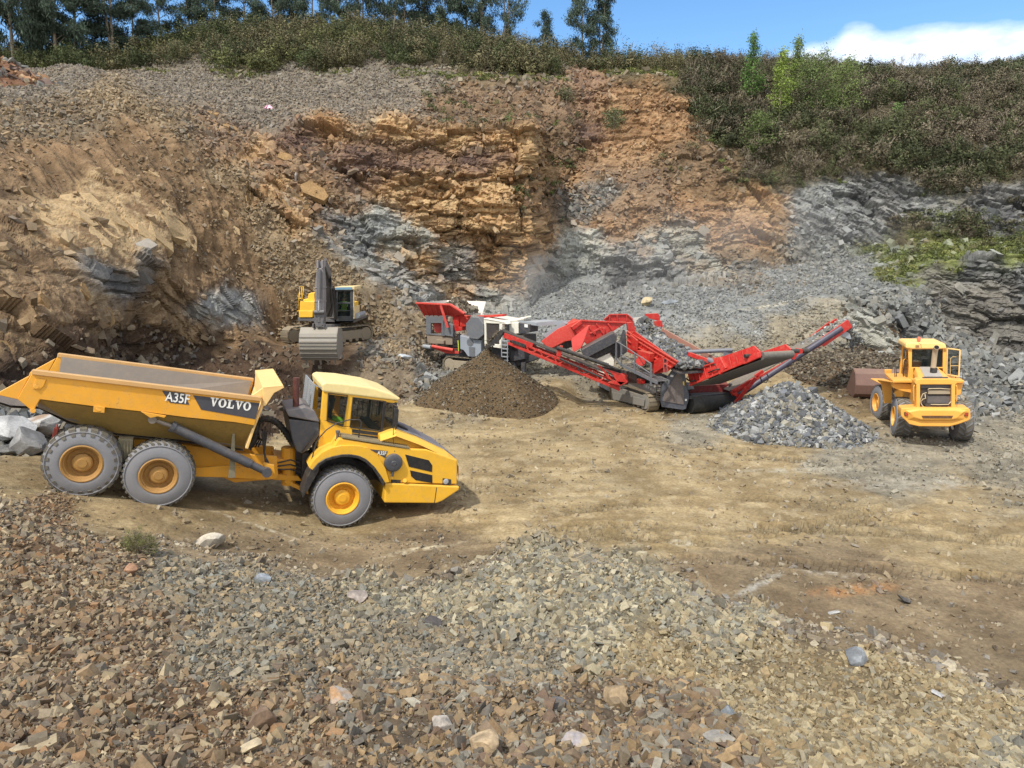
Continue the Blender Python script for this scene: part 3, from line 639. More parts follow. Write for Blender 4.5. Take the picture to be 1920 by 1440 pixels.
# area of every cell of the sheet
G = FP.reshape(NR, NPX, 3); area = np.zeros((NR, NPX)); e1 = G[1:, :-1] - G[:-1, :-1]; e2 = G[:-1, 1:] - G[:-1, :-1]
area[:-1, :-1] = np.linalg.norm(np.cross(e1, e2), axis=2); area = area.ravel()
dist = np.linalg.norm(FP - np.array([0, 0, CAM_H]), axis=1); pxf = q[:, 0]; pyf = q[:, 1]
view = (pxf > -200) & (pxf < 2120) & (pyf < 1640)
cover = WK @ np.array([k[5] for k in Kl], np.float32); ssz = WK @ np.array([k[6] for k in Kl], np.float32)
palid = [k[7] for k in Kl]; domk = WK.argmax(1)
# crisp flats on the haul road: no stones under the wheels
def scatter(mask, mult=1.0, szmul=1.0, lo=0.4, sigma=0.45, minpx=1.6, maxmul=3.2):
    s = ssz * szmul; keep = mask & view & (s * 709 / dist > minpx * 0.6); idx = np.where(keep)[0]
    lam = np.minimum(cover[idx] * mult * area[idx] / (s[idx] ** 2 * 0.55), 6.0)
    lam *= np.clip((vnoise(FP[idx] * 0.9, 123) - 0.15) * 1.9, 0.12, 1.5)
    k = rng.poisson(lam); ii = np.repeat(idx, k); n = len(ii)
    ii = np.minimum(ii, NV - NPX - 2)
    u = rng.random(n)[:, None]; w = rng.random(n)[:, None]
    P = FP[ii] + (FP[ii + 1] - FP[ii]) * u * (((ii + 1) % NPX) != 0)[:, None] + (FP[ii + NPX] - FP[ii]) * w
    sz = s[ii] * np.clip(np.exp(rng.normal(0, sigma, n)), lo, maxmul)
    ok = sz * 709 / dist[ii] > minpx; return ii[ok], P[ok], sz[ok]
def cols_for(ii):
    c = np.zeros((len(ii), 3))
    rk = WK[ii]; cum = rk.cumsum(1); r = rng.random((len(ii), 1)) * cum[:, -1:]; kk = (cum < r).sum(1).clip(0, kcount - 1)
    for j in range(kcount):
        m = kk == j
        if m.any(): c[m] = pick(palid[j], m.sum(), 0.12)
    return c * (1 - BL_) + colr[ii] * 1.05 * BL_
BL_ = 0.28
def rubble(name, label, mask, **kw):
    ii, P, sz = scatter(mask, **kw); P = P + FN[ii] * (sz * 0.12)[:, None]
    global BL_; BL_ = 0.6 if name == 'scree' else (0.45 if name in ('gravel', 'fines') else 0.28)
    o = stone_cloud(name, P, sz, cols_for(ii), M_stone); tag(o, label, 'rubble', kind='stuff'); print(name, len(ii)); return o
fgm = pyf > 925
csm = np.isin(domk, [list(K).index('cs'), list(K).index('cs2')]) & (pyf > 1000)
crest = np.interp(pxf, [p[0] for p in ROWS[4]], [p[1] for p in ROWS[4]])
below = pyf > crest - 14
rubble('rubble', 'brown and grey broken rubble over the near bank at the foot of the picture', fgm & below & ~csm, mult=1.15, szmul=0.82, sigma=0.66, minpx=1.5, maxmul=5.0)
rubble('fines', 'fine gravel and chips between the stones of the near bank', fgm & below, mult=0.42, szmul=0.36, sigma=0.35, minpx=1.3)
rubble('crushed_stone', 'tan crushed stone heaped on the near bank beside the floor', csm & below, mult=1.25, szmul=0.92, sigma=0.42, minpx=1.8, maxmul=2.4)
rubble('gravel', 'small loose gravel strewn over the quarry floor and haul road', (~below) & (pyf > 700), mult=0.7, sigma=0.5, minpx=1.3)
hill = (pyf <= 700) | ((pyf <= 800) & (pxf < 120))
rubble('scree', 'loose scree and blocks lying on the quarry slopes and benches', (pyf <= 700) | ((pyf < 850) & ~fgm & (ssz > 0.2)), mult=0.9, szmul=1.0, sigma=0.55, minpx=1.1, maxmul=2.3)
# ================================================================== VEGETATION
def leaf_mat(name, rough=0.75):
    t = NT(name); at = t.n('ShaderNodeAttribute', attribute_name='Col'); t.l(at.outputs['Color'], t.b.inputs['Base Color'])
    t.b.inputs['Roughness'].default_value = rough; t.b.inputs['Specular IOR Level'].default_value = 0.2
    return t.m
M_leaf = leaf_mat('foliage'); M_bark = paint('bark', (132, 120, 104), rough=0.9, dust=0.2)
def quads_mesh(name, C, U, Vv, col, mat, parent=None, tri=False):
    """C centres, U and Vv half axes of each leaf"""
    n = len(C); v = np.stack([C - U - Vv * 0.35, C - Vv * 0.15 + U * 0.2, C + U + Vv * 0.5, C - U * 0.3 + Vv], 1).reshape(-1, 3)
    me = bpy.data.meshes.new(name); me.vertices.add(n * 4); me.vertices.foreach_set('co', v.astype(np.float32).ravel())
    me.loops.add(n * 4); me.loops.foreach_set('vertex_index', np.arange(n * 4, dtype=np.int32)); me.polygons.add(n)
    me.polygons.foreach_set('loop_start', np.arange(0, n * 4, 4, dtype=np.int32)); me.update(calc_edges=True)
    ca = me.color_attributes.new('Col', 'FLOAT_COLOR', 'POINT'); cc = np.repeat(np.concatenate([col, np.ones((n, 1))], 1), 4, 0)
    ca.data.foreach_set('color', cc.astype(np.float32).ravel()); me.materials.append(mat)
    o = bpy.data.objects.new(name, me); COL.objects.link(o)
    if parent is not None: o.parent = parent
    return o
def rdir(n):
    v = rng.normal(size=(n, 3)); return v / np.linalg.norm(v, axis=1, keepdims=True)
def leaf_axes(n, size, aspect=0.55, droop=0.0):
    u = rdir(n)
    if droop: u[:, 2] = -np.abs(u[:, 2]) - droop; u /= np.linalg.norm(u, axis=1, keepdims=True)
    w = np.cross(u, rdir(n)); w /= np.linalg.norm(w, axis=1, keepdims=True) + 1e-9
    s = size * (0.6 + 0.8 * rng.random((n, 1))); return u * s, w * s * aspect
def bush_proto(n, leaf, clumps=16, aspect=0.5, twigs=30, droop=0.0, blob=0.17):
    c = rdir(clumps); c[:, 2] = np.abs(c[:, 2]) * 0.9 + 0.05; c *= (0.55 + 0.45 * rng.random((clumps, 1)))
    k = rng.integers(0, clumps, n); P = c[k] + rng.normal(0, blob, (n, 3)); P[:, 2] = np.maximum(P[:, 2], 0.02)
    o_ = (P - c[k]) / blob + 0.5 * c[k] + 0.55 * rng.normal(size=(n, 3)); o_ /= np.linalg.norm(o_, axis=1, keepdims=True) + 1e-9
    U = np.cross(o_, rdir(n)); U /= np.linalg.norm(U, axis=1, keepdims=True) + 1e-9; Vv = np.cross(o_, U); s_ = leaf * (0.6 + 0.8 * rng.random((n, 1))); U *= s_; Vv *= s_ * max(aspect, 0.6)
    L = (0.55 + 0.75 * rng.random(clumps)[k])
    d = rdir(twigs); d[:, 2] = np.abs(d[:, 2]) + 0.2; d /= np.linalg.norm(d, axis=1, keepdims=True)
    tp = d * (0.55 + 0.5 * rng.random((twigs, 1))); tU = d * 0.3; tv = np.cross(d, rdir(twigs)); tv *= 0.014 / (np.linalg.norm(tv, axis=1, keepdims=True) + 1e-9)
    return P, U, Vv, L, tp, tU, tv
SC = [(78,84,50), (96,98,60), (68,76,46), (100,94,68), (112,108,76), (100,106,56)]
def bush_cloud(name, label, Pos, Rad, Hs, tone, n=320, leaf=0.12, protos=7, twig=0.25, cat='scrub', cols=SC, twigc=(150,138,120)):
    PR = [bush_proto(n, leaf, clumps=int(rng.integers(13, 26)), twigs=24, blob=0.125) for _ in range(protos)]
    pr = rng.integers(0, protos, len(Pos)); Cs, Us, Vs, Ks = [], [], [], []; cl = np.array([s2l(c) for c in cols])
    for i, (p, r, h) in enumerate(zip(Pos, Rad, Hs)):
        P, U, Vv, L, tp, tU, tv = PR[pr[i]]; a = rng.random() * 6.28; ca, sa = math.cos(a), math.sin(a)
        R = np.array([[ca, -sa, 0], [sa, ca, 0], [0, 0, 1]]); sc = np.array([r, r, h]); base = cl[int(tone[i]) % len(cl)]
        Cs.append((P @ R.T) * sc + p); Us.append(U @ R.T * r * 1.0); Vs.append(Vv @ R.T * r * 1.0)
        Ks.append(base * (L * (0.85 + 0.3 * rng.random(len(L))))[:, None] * rng.uniform(0.62, 1.28))
        if rng.random() < twig:
            Cs.append((tp @ R.T) * sc * 1.05 + p); Us.append(tU @ R.T * r); Vs.append(tv @ R.T * r * 1.3); Ks.append(np.tile(np.array(s2l(twigc)), (len(tp), 1)))
    o = quads_mesh(name, np.concatenate(Cs), np.concatenate(Us), np.concatenate(Vs), np.concatenate(Ks), M_leaf)
    if cat: tag(o, label, cat, kind='stuff')
    return o
kid = {k: i for i, k in enumerate(K)}
def veg_sites(mask, spacing, maxn=100000):
    idx = np.where(mask)[0]; k = rng.poisson(np.minimum(area[idx] / spacing ** 2, 3)); ii = np.repeat(idx, k)
    return ii[rng.permutation(len(ii))][:maxn]
PYH = (pyf < 470)
v1 = (WK[:, kid['veg']] > 0.45) & PYH & ((pxf > 225) | (pyf < 129)) & (pxf < 2150) & (FP[:, 1] < 100)
edge_line = np.interp(pxf, [225, 400, 640, 800, 900, 1100, 1180, 1290], [132, 140, 134, 138, 143, 148, 132, 140])
lefts = (pxf < 245) & (pxf > -330) & (FP[:, 1] > 80) & (FP[:, 1] < 100)
v1 = v1 | lefts
hillm = lefts | v1 & ((pxf > 1290) | (pyf < edge_line))
ii = veg_sites(hillm & (pxf <= 1290), 1.45); print('hill bushes', len(ii))
zone = vnoise(FP[ii] * 0.12, 5)
tone = (zone * 3.2 + rng.random(len(ii)) * 2.4).astype(int)
bush_cloud('hill_scrub', 'dense olive gorse and heath scrub covering the hill above the quarry', FP[ii], rng.uniform(1.0, 2.1, len(ii)), rng.uniform(1.2, 3.2, len(ii)), tone, n=700, leaf=0.062, twig=0.12)
ii = veg_sites(hillm & (pxf > 1290), 1.45); print('slope bushes', len(ii)); zone = vnoise(FP[ii] * 0.15, 6)
tone = (zone * 3.2 + rng.random(len(ii)) * 2.2).astype(int)
bush_cloud('slope_scrub', 'brown and olive scrub with bare twigs over the right hand slope', FP[ii], rng.uniform(1.0, 1.7, len(ii)) ** 1.5, rng.uniform(1.0, 1.65, len(ii)) ** 2.0, tone, n=800, leaf=0.06, twig=0.22,
           cols=[(88,84,62), (70,76,50), (102,94,76), (80,84,56), (110,100,84), (66,74,46)])
m = ((WK[:, kid['bveg']] > 0.4) | (WK[:, kid['brown']] > 0.6) & (pyf < 330) & (pxf > 780)) & PYH & (pxf > 780)
ii = veg_sites(m, 2.1); b1 = len(ii)
m2 = ((WK[:, kid['veg']] > 0.25) | (WK[:, kid['grass']] > 0.2) | (WK[:, kid['dark']] > 0.5) & (vnoise(FP * 0.3, 8) > 0.62)) & (pxf > 1350) & (pyf > 320) & (pyf < 492)
jj = veg_sites(m2, 1.7); ii = np.concatenate([ii, jj])
bush_cloud('cliff_bushes', 'small green and brown bushes clinging to the cliff and its ledges', FP[ii], rng.uniform(0.3, 0.75, len(ii)), rng.uniform(0.3, 0.8, len(ii)), rng.integers(0, 6, len(ii)), n=150, leaf=0.13, twig=0.3,
           cols=[(84,92,56), (92,98,60), (74,80,50), (104,100,72), (98,108,56), (84,80,60)])
m = (WK[:, kid['grass']] > 0.3) | ((WK[:, kid['veg']] > 0.2) & (np.abs(pyf - edge_line - 3) < 5) & (pxf > 225) & (pxf < 1290))
ii = veg_sites(m, 0.55)
bush_cloud('grass', 'short bright grass on the ledge and along the foot of the scrub', FP[ii], rng.uniform(0.2, 0.5, len(ii)), rng.uniform(0.12, 0.4, len(ii)), rng.integers(0, 4, len(ii)), n=60, leaf=0.2, twig=0.0, cat='grass',
           cols=[(114,120,64), (100,108,58), (128,128,78), (94,100,58)])
# ---- trees
def eucalypt(seed, H=14.0, lean=0.0, forks=1, dens=1.0, leafc=(70, 82, 68), r0=0.16, low=0.12, spread=1.0, leaf=0.34):
    """trunk with limbs and a loose hanging crown, built about its base at the origin"""
    r = random.Random(seed); tb = MB(); tips = []
    for fk in range(forks):
        a0 = r.uniform(0, 6.28); off = Vector((math.cos(a0), math.sin(a0), 0)) * (0.9 * fk + lean)
        path = [Vector((0, 0, -0.6))]; m = 9
        for i in range(1, m + 1):
            t = i / m; path.append(Vector((off.x * t + 0.18 * math.sin(3 * t + seed), off.y * t + 0.15 * math.cos(4 * t + seed), H * t * (1 - 0.08 * fk))))
        tb.tube(path, [r0 * (1 - 0.85 * i / m) + 0.015 for i in range(m + 1)], 6)
        nl = int(15 * dens) + 8
        for k in range(nl):
            t = low + (1 - low) * (k + r.random()) / nl; j = min(int(t * m), m - 1); p0 = path[j].lerp(path[j + 1], t * m - j)
            L = spread * (0.6 + 1.6 * math.sin(math.pi * min(1, (t - low) / (1.02 - low) * 0.85 + 0.15))) * r.uniform(0.55, 1.15); a = r.uniform(0, 6.28)
            d = Vector((math.cos(a), math.sin(a), r.uniform(0.35, 0.9)))
            p1 = p0 + d * L * 0.5; p2 = p1 + Vector((d.x, d.y, 0.15)) * L * 0.5
            tb.tube([p0, p1, p2], [0.045, 0.03, 0.012], 4); tips += [(p1, 0.5), (p2, 0.7), (p1.lerp(p2, 0.5), 0.6)]
            if r.random() < 0.6: tips.append((p2 + Vector((r.uniform(-.5, .5), r.uniform(-.5, .5), r.uniform(-.7, .2))), 0.4))
        tips.append((path[-1], 0.45)); tips.append((path[-1] - Vector((0, 0, 0.7)), 0.5))
    Cs, Ls = [], []
    for p, s in tips:
        n = int(80 * dens * (0.6 + 0.8 * r.random())); c = rng.normal(0, s * 0.5, (n, 3)) * np.array([1, 1, 1.15]) + np.array(p); Cs.append(c); Ls.append(np.full(n, 0.7 + 0.6 * r.random()))
    C = np.concatenate(Cs); L = np.concatenate(Ls); U, Vv = leaf_axes(len(C), leaf * 0.5, 0.34, 0.7)
    base = np.array(s2l(leafc)); tintv = np.where(rng.random(len(C)) < 0.12, 1.5, 1.0)[:, None] * np.array([1, 1, 1])
    col = base * (L * (0.8 + 0.4 * rng.random(len(C))))[:, None] * tintv
    return tb, C, U, Vv, col
def tree_object(name, seed, **kw):
    tb, C, U, Vv, col = eucalypt(seed, **kw); e = empty(name); tb.build('trunk', M_bark, e, smooth=True)
    quads_mesh('crown', C, U, Vv, col, M_leaf, e); return e
EU = [tree_object('eucalyptus_tree', s, **kw) for s, kw in ((1, dict(H=14, dens=1.35)), (2, dict(H=14, dens=1.0, forks=2)), (3, dict(H=14, dens=2.3, spread=1.5, low=0.02)), (4, dict(H=14, dens=0.7, forks=2, spread=1.35, low=0.35)))]
used = [False] * 4
# (px, Y, height m, proto, width scale, label, py of the foot)
TR = [
 (-70, 84, 19, 2, 1.2, 'dense eucalyptus cut by the left edge of the photo, outermost of the left group'),
 (18, 80, 20, 2, 1.25, 'tall dark eucalyptus nearest the left edge of the photo'),
 (62, 86, 21, 1, 1.2, 'tall eucalyptus with pale bare trunk in the left group'),
 (100, 80, 19, 2, 1.15, 'dark full crowned eucalyptus in the middle of the left group'),
 (138, 82, 11, 2, 1.25, 'lower round eucalyptus ending the left group beside the sky gap'),
 (213, 84, 12.5, 3, 1.2, 'airy forked eucalyptus with pale limbs standing alone left of the scrub hill'),
 (188, 86, 7, 0, 1.1, 'short narrow eucalyptus at the foot of the airy forked one'),
 (248, 86, 7.5, 2, 1.0, 'small round dark eucalyptus against the left end of the scrub hill'),
 (297, 96, 11.5, 0, 1.1, 'eucalyptus rising first behind the left end of the scrub hill'),
 (355, 98, 11, 1, 1.0, 'thin pale topped eucalyptus second along the scrub hill'),
 (407, 98, 12, 2, 0.85, 'dense eucalyptus third along the scrub hill'),
 (460, 98, 12, 0, 1.0, 'eucalyptus fourth along the scrub hill with sky on both sides'),
 (512, 98, 13, 2, 0.9, 'leafy eucalyptus fifth along the scrub hill'),
 (548, 101, 12.5, 1, 1.0, 'loose eucalyptus sixth along the scrub hill'),
 (590, 98, 12.5, 0, 1.05, 'eucalyptus seventh along the scrub hill over its highest part'),
 (638, 98, 12.5, 2, 0.85, 'full eucalyptus just left of the middle tree row'),
 (682, 97, 12.5, 1, 1.0, 'tall open eucalyptus at the start of the middle tree row'),
 (722, 99, 13, 0, 1.0, 'second eucalyptus of the middle tree row'),
 (757, 97, 13, 2, 0.85, 'third eucalyptus of the middle tree row with a dark low crown'),
 (797, 99, 13, 1, 1.05, 'fourth eucalyptus of the middle tree row with see-through crown'),
 (833, 97, 13.5, 2, 0.95, 'fifth eucalyptus of the middle tree row, dark and wide'),
 (872, 98, 14, 0, 1.0, 'sixth eucalyptus of the middle tree row, a tall straight one'),
 (905, 97, 14, 1, 1.0, 'seventh eucalyptus of the middle tree row, with broken sky gaps'),
 (945, 98, 13, 3, 0.95, 'last eucalyptus of the middle tree row before the open sky'),
 (1018, 92, 8.2, 0, 0.75, 'small pointed eucalyptus standing alone left of the tall pair'),
 (1046, 92, 4.6, 0, 0.6, 'tiny sapling eucalyptus between the pointed one and the tall pair'),
 (1092, 90, 12.5, 0, 0.95, 'left tree of the tall eucalyptus pair against open sky'),
 (1130, 91, 12.0, 1, 0.95, 'right tree of the tall eucalyptus pair against open sky'),
]
random.seed(3)
for i, (px_, Y_, h_, pr_, wsc_, lab) in enumerate(TR):
    o = EU[pr_] if not used[pr_] else copy_tree(EU[pr_]); used[pr_] = True
    Y_ *= 1.05; x = PY(px_, 60, Y_).x; j = np.argmin((FP[:, 0] - x) ** 2 + (FP[:, 1] - Y_) ** 2)
    o.location = (x, Y_, float(FP[j, 2]) - 0.2); o.scale = (wsc_, wsc_, h_ / 14.0); o.rotation_euler = (0, 0, random.uniform(0, 6.28))
    tag(o, lab, 'tree', 'eucalyptus trees along the skyline')
# ---- fresh green young trees on the right hand slope
def leafy(name, label, px_, pyb, Y_, h, w, colr_, n=1500, leaf=0.2, cone=True, group=None, cat='tree'):
    p = ground_at(px_, pyb); e = empty(name, p); tb = MB(); tb.tube([(0, 0, -0.5), (0.05, 0, h * 0.5), (0, 0.05, h * 0.97)], [0.09, 0.06, 0.012], 6)
    Cs = []; Ls = []
    nb_ = 46
    for k in range(nb_):
        t = 0.06 + 0.93 * (k + rng.random()) / nb_; a = rng.random() * 6.28; prof = (1 - t) ** 0.75 * (0.35 + 0.65 * min(1, t * 5)) if cone else math.sin(math.pi * min(1, 0.12 + t * 0.86)) ** 0.6
        rr = w * prof * rng.uniform(0.55, 1.1); tip = np.array([math.cos(a) * rr, math.sin(a) * rr, t * h + 0.15])
        tb.tube([(0, 0, t * h * 0.92), tuple(tip)], [0.025, 0.008], 4)
        m = int(n / nb_); s = rng.random((m, 1)) ** 0.6; Cs.append(np.array([0, 0, t * h * 0.92]) * (1 - s) + tip * s + rng.normal(0, 0.13 * w, (m, 3))); Ls.append(np.full(m, 0.75 + 0.5 * rng.random()))
    C = np.concatenate(Cs); U, Vv = leaf_axes(len(C), leaf * 0.5, 0.5); L = np.concatenate(Ls)
    col = np.array(s2l(colr_)) * (L * (0.8 + 0.4 * rng.random(len(L))))[:, None]
    tb.build('trunk', M_bark, e); quads_mesh('crown', C, U, Vv, col, M_leaf, e); tag(e, label, cat, group); return e
gr = 'fresh green young trees on the scrub slope'
leafy('young_tree', 'bright green pointed young tree, leftmost on the scrub slope', 1407, 195, 74, 6.4, 1.7, (88, 118, 58), group=gr, n=3600)
leafy('young_tree', 'yellow green young tree with narrow crown right of the pointed green one', 1462, 222, 72, 6.2, 1.7, (128, 146, 70), n=3200, group=gr)
leafy('young_tree', 'taller yellow green young tree behind the narrow one', 1490, 205, 76, 6.6, 1.6, (116, 134, 68), n=3000, group=gr)
leafy('young_tree', 'wide soft green young tree in the middle of the green clump', 1530, 225, 73, 6.0, 2.6, (100, 114, 68), cone=False, n=5200, group=gr)
leafy('young_tree', 'broad light green young tree ending the green clump on the right', 1575, 228, 73, 5.6, 2.3, (112, 126, 74), cone=False, n=4600, group=gr)
leafy('young_tree', 'low green shrubby tree under the pointed green one', 1420, 290, 66, 3.4, 1.9, (94, 108, 62), cone=False, n=3000, group=gr)
leafy('shrub', 'single light green shrub high on the brown slope', 1668, 190, 74, 2.0, 1.1, (112, 126, 72), cone=False, n=900, cat='shrub')
leafy('shrub', 'small bright green shrub lower on the brown slope', 1684, 222, 68, 1.2, 0.7, (98, 130, 70), cone=False, n=500, cat='shrub')
leafy('shrub', 'green bush on the grey cliff face in the upper middle', 1150, 243, 60.3, 1.6, 1.3, (92, 100, 66), cone=False, n=900, cat='shrub')
leafy('shrub', 'dark bush under the crest of the brown cliff left of the gully', 1066, 188, 61.5, 1.2, 1.2, (84, 88, 58), cone=False, n=700, cat='shrub')
# bare tree
e = empty('bare_tree', ground_at(1702, 152)); tb = MB(); rr_ = random.Random(5)
def twig(p, d, L, r, k):
    q_ = p + d * L; tb.tube([p, q_], [r, r * 0.6], 4)
    if k: [twig(q_, (d + Vector((rr_.uniform(-.6, .6), rr_.uniform(-.6, .6), rr_.uniform(-.1, .5)))).normalized(), L * 0.72, r * 0.6, k - 1) for _ in range(3)]
for a in (-0.35, 0.0, 0.4): twig(Vector((a, 0, -0.5)), Vector((a * 0.7, 0.1, 1)).normalized(), 1.3, 0.035, 4)
tb.build('trunk', paint('grey_twigs', (150, 140, 130), rough=0.9, dust=0.1), e); tag(e, 'small leafless tree on the skyline under the cloud', 'tree')
# foreground gorse bush
bp = ground_at(258, 1052) - Vector((0, 0, 0.03)); e = empty('gorse_bush', bp); n = 9000
c = rdir(60); c[:, 2] = np.abs(c[:, 2]); k = rng.integers(0, 60, n); P = c[k] * (0.5 + 0.5 * rng.random((60, 1))[k]) * np.array([0.40, 0.34, 0.52]) + rng.normal(0, 0.035, (n, 3)); P[:, 2] = np.abs(P[:, 2])
U, Vv = leaf_axes(n, 0.014, 0.3); L = (0.6 + 0.8 * rng.random(60))[k] * (0.8 + 0.4 * rng.random(n))
quads_mesh('foliage', P, U, Vv, np.array(s2l((112, 112, 70))) * L[:, None], M_leaf, e)
tb = MB()
for _ in range(40):
    d = rdir(1)[0]; tb.tube([(0, 0, -0.05), (d[0] * 0.2, d[1] * 0.2, abs(d[2]) * 0.25 + .05), (d[0] * 0.4, d[1] * 0.34, abs(d[2]) * 0.5)], [0.009, 0.006, 0.003], 4)
tb.build('stem', M_bark, e); tag(e, 'round olive green gorse bush growing in the near rubble left of the pale boulder', 'bush')
# ================================================================== MACHINES: shared bits
Y_OR = paint('orange_yellow_paint', (228, 162, 48), rough=0.44, dust=0.55, rust=0.9, dustc=s2l((176, 150, 108)), scale=0.8)
Y_BR = paint('yellow_paint', (240, 184, 54), rough=0.38, dust=0.4, rust=0.4, scale=0.8)
Y_PALE = paint('faded_yellow_paint', (240, 196, 104), rough=0.45, dust=0.25, rust=0.3, scale=0.8)
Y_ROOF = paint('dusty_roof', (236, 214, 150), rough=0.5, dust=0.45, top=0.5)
BLK = paint('black_plastic', (44, 44, 46), rough=0.5, dust=0.25)
DGR = paint('dark_grey_panel', (74, 76, 82), rough=0.45, dust=0.25)
STEEL = paint('worn_steel', (140, 132, 124), rough=0.45, dust=0.5, metal=0.3, rust=0.4)
BODY_IN = paint('scoured_bed_steel', (128, 118, 108), rough=0.5, dust=0.35, metal=0.2, top=0.3)
TYRE = paint('tyre_rubber', (128, 128, 132), rough=0.85, dust=0.75, dustc=s2l((150, 144, 132)), scale=1.5, top=0.3)
TREAD = paint('tyre_tread', (96, 92, 84), rough=0.9, dust=0.6, dustc=s2l((142, 130, 106)), scale=1.5, top=0.5)
RIM = paint('rim_paint', (168, 126, 66), rough=0.6, dust=0.6, rust=0.9, dustc=s2l((140, 112, 78)))
RIMB = paint('clean_rim_paint', (240, 176, 48), rough=0.42, dust=0.25, rust=0.5, dustc=s2l((150, 118, 70)))
HOSE = paint('rubber_hose', (34, 34, 36), rough=0.6, dust=0.3)
WHITE = paint('white_paint', (232, 232, 228), rough=0.45, dust=0.15)
LGR = paint('light_grey_paint', (150, 156, 162), rough=0.45, dust=0.3)
GREEN = paint('fluorescent_green_cloth', (150, 230, 60), rough=0.8, dust=0.05)
RED = paint('red_paint', (186, 34, 30), rough=0.45, dust=0.5, rust=0.25)
LAMP = paint('lamp_lens', (170, 172, 176), rough=0.1, dust=0.05)
GLS = glass()
def text_mesh(txt, mat, parent, M, size, name='lettering', depth=0.004, sx=1.0, bold=0.0):
    cu = bpy.data.curves.new(name, 'FONT'); cu.body = txt; cu.size = size; cu.extrude = depth; cu.offset = bold; cu.align_x = 'CENTER'; cu.align_y = 'CENTER'
    tmp = bpy.data.objects.new('tmp', cu); dg = bpy.context.evaluated_depsgraph_get(); COL.objects.link(tmp); dg.update()
    me = bpy.data.meshes.new_from_object(tmp.evaluated_get(dg)); COL.objects.unlink(tmp); bpy.data.objects.remove(tmp)
    me.transform(M @ Matrix.Diagonal((sx, 1, 1, 1))); me.name = name; me.materials.clear(); me.materials.append(mat); o = bpy.data.objects.new(name, me); COL.objects.link(o)
    if parent: o.parent = parent
    return o
def frame_m(o, x, y):
    """matrix whose x and y axes lie along the given directions (lettering plane)"""
    x = Vector(x).normalized(); y = Vector(y); y = (y - x * y.dot(x)).normalized(); z = x.cross(y)
    return Matrix(((x.x, y.x, z.x, o[0]), (x.y, y.y, z.y, o[1]), (x.z, y.z, z.z, o[2]), (0, 0, 0, 1)))
def wheel(c, r, w, out, parent, M=None, lugs=30, lug_h=0.035, lug_w=0.45, rim=None, rimr=0.46, chev=0.5, spin=0.0, deep=False, axis=(0, 1, 0)):
    """wheel > tyre, rim. c centre of the outer face, out = +1/-1 side the outer face looks to along the axis"""
    c = Vector(c); ax = Vector(axis).normalized() * out; root = empty('wheel', c, parent=parent)
    root.rotation_mode = 'QUATERNION'; root.rotation_quaternion = Vector((0, 0, 1)).rotation_difference(ax)    # local z points outwards
    t = MB(); k = r / 0.9
    prof = [(rimr * k * 0.98, -0.03), (rimr * k * 1.04, 0.0), (rimr * k * 1.18, 0.012), (0.64 * k, 0.0), (0.76 * k, -0.02), (r * 0.935, -0.06), (r * 0.965, -0.09), (r * 0.97, -w / 2), (r * 0.965, -w + 0.09),
            (r * 0.935, -w + 0.06), (0.76 * k, -w + 0.02), (0.62 * k, -w), (rimr * k, -w + 0.03)]
    t.lathe(prof, (0, 0, 0), (0, 0, 1), 56); t.lathe([(0.79 * k, -0.03), (0.80 * k, -0.012), (0.815 * k, -0.012), (0.825 * k, -0.034)], (0, 0, 0), (0, 0, 1), 56)
    t.build('tyre', TYRE, root, smooth=True, auto=40)
    g = MB()
    for i in range(lugs):
        for sgn in (0, 1):
            a = 2 * math.pi * (i + 0.5 * sgn) / lugs + spin; da = math.pi / lugs * lug_w * 2
            z0, z1 = (0.0 + (-0.045), -w * 0.50) if sgn == 0 else (-w + 0.045, -w * 0.50)
            sk = chev * da * 1.3; rr0, rr1 = r * 0.95, r + 0.004; P = []
            for (zz, aa, ra) in ((z0, a, r - 0.012), (z1, a + sk, r + 0.004)):
                for rad in (rr0 - 0.02, ra):
                    for s_ in (-da / 2, da / 2): P.append((math.cos(aa + s_) * rad, math.sin(aa + s_) * rad, zz))
            g.add(P, [(0, 1, 3, 2), (4, 6, 7, 5), (0, 4, 5, 1), (2, 3, 7, 6), (0, 2, 6, 4), (1, 5, 7, 3)])
            if sgn == 0:   # shoulder lug running down the sidewall
                rl = r * (0.80 if deep else 0.90); P = []
                for (rad, zz, ww) in ((r - 0.012, -0.05, 1.0), (rl, 0.004 if deep else -0.03, 0.62)):
                    for s_ in (-da / 2 * ww, da / 2 * ww):
                        P.append((math.cos(a + s_) * rad, math.sin(a + s_) * rad, zz)); P.append((math.cos(a + s_) * rad * 0.97, math.sin(a + s_) * rad * 0.97, zz - 0.05))
                g.add(P, [(0, 1, 3, 2), (4, 6, 7, 5), (0, 4, 5, 1), (2, 3, 7, 6), (0, 2, 6, 4), (1, 5, 7, 3)])
    g.build('tread', TREAD, root)
    q = MB(); R0 = rimr * k
    q.lathe([(R0 * 1.02, -0.02), (R0 * 1.05, 0.006), (R0 * 0.99, 0.02), (R0 * 0.93, 0.004), (R0 * 0.90, -0.05), (R0 * 0.84, -0.06), (R0 * 0.80, -0.13), (R0 * 0.74, -0.20), (R0 * 0.52, -0.21), (R0 * 0.50, -0.10), (R0 * 0.42, -0.07), (R0 * 0.26, -0.06), (R0 * 0.24, -0.045), (0.001, -0.045)], (0, 0, 0), (0, 0, 1), 40)
    for i in range(16):
        a = 2 * math.pi * i / 16; cx, cy = math.cos(a) * R0 * 0.63, math.sin(a) * R0 * 0.63; q.cyl((cx, cy, -0.215), (cx, cy, -0.185), 0.022 * k, 6)
    q.build('rim', rim or RIM, root, smooth=True, auto=30)
    return root
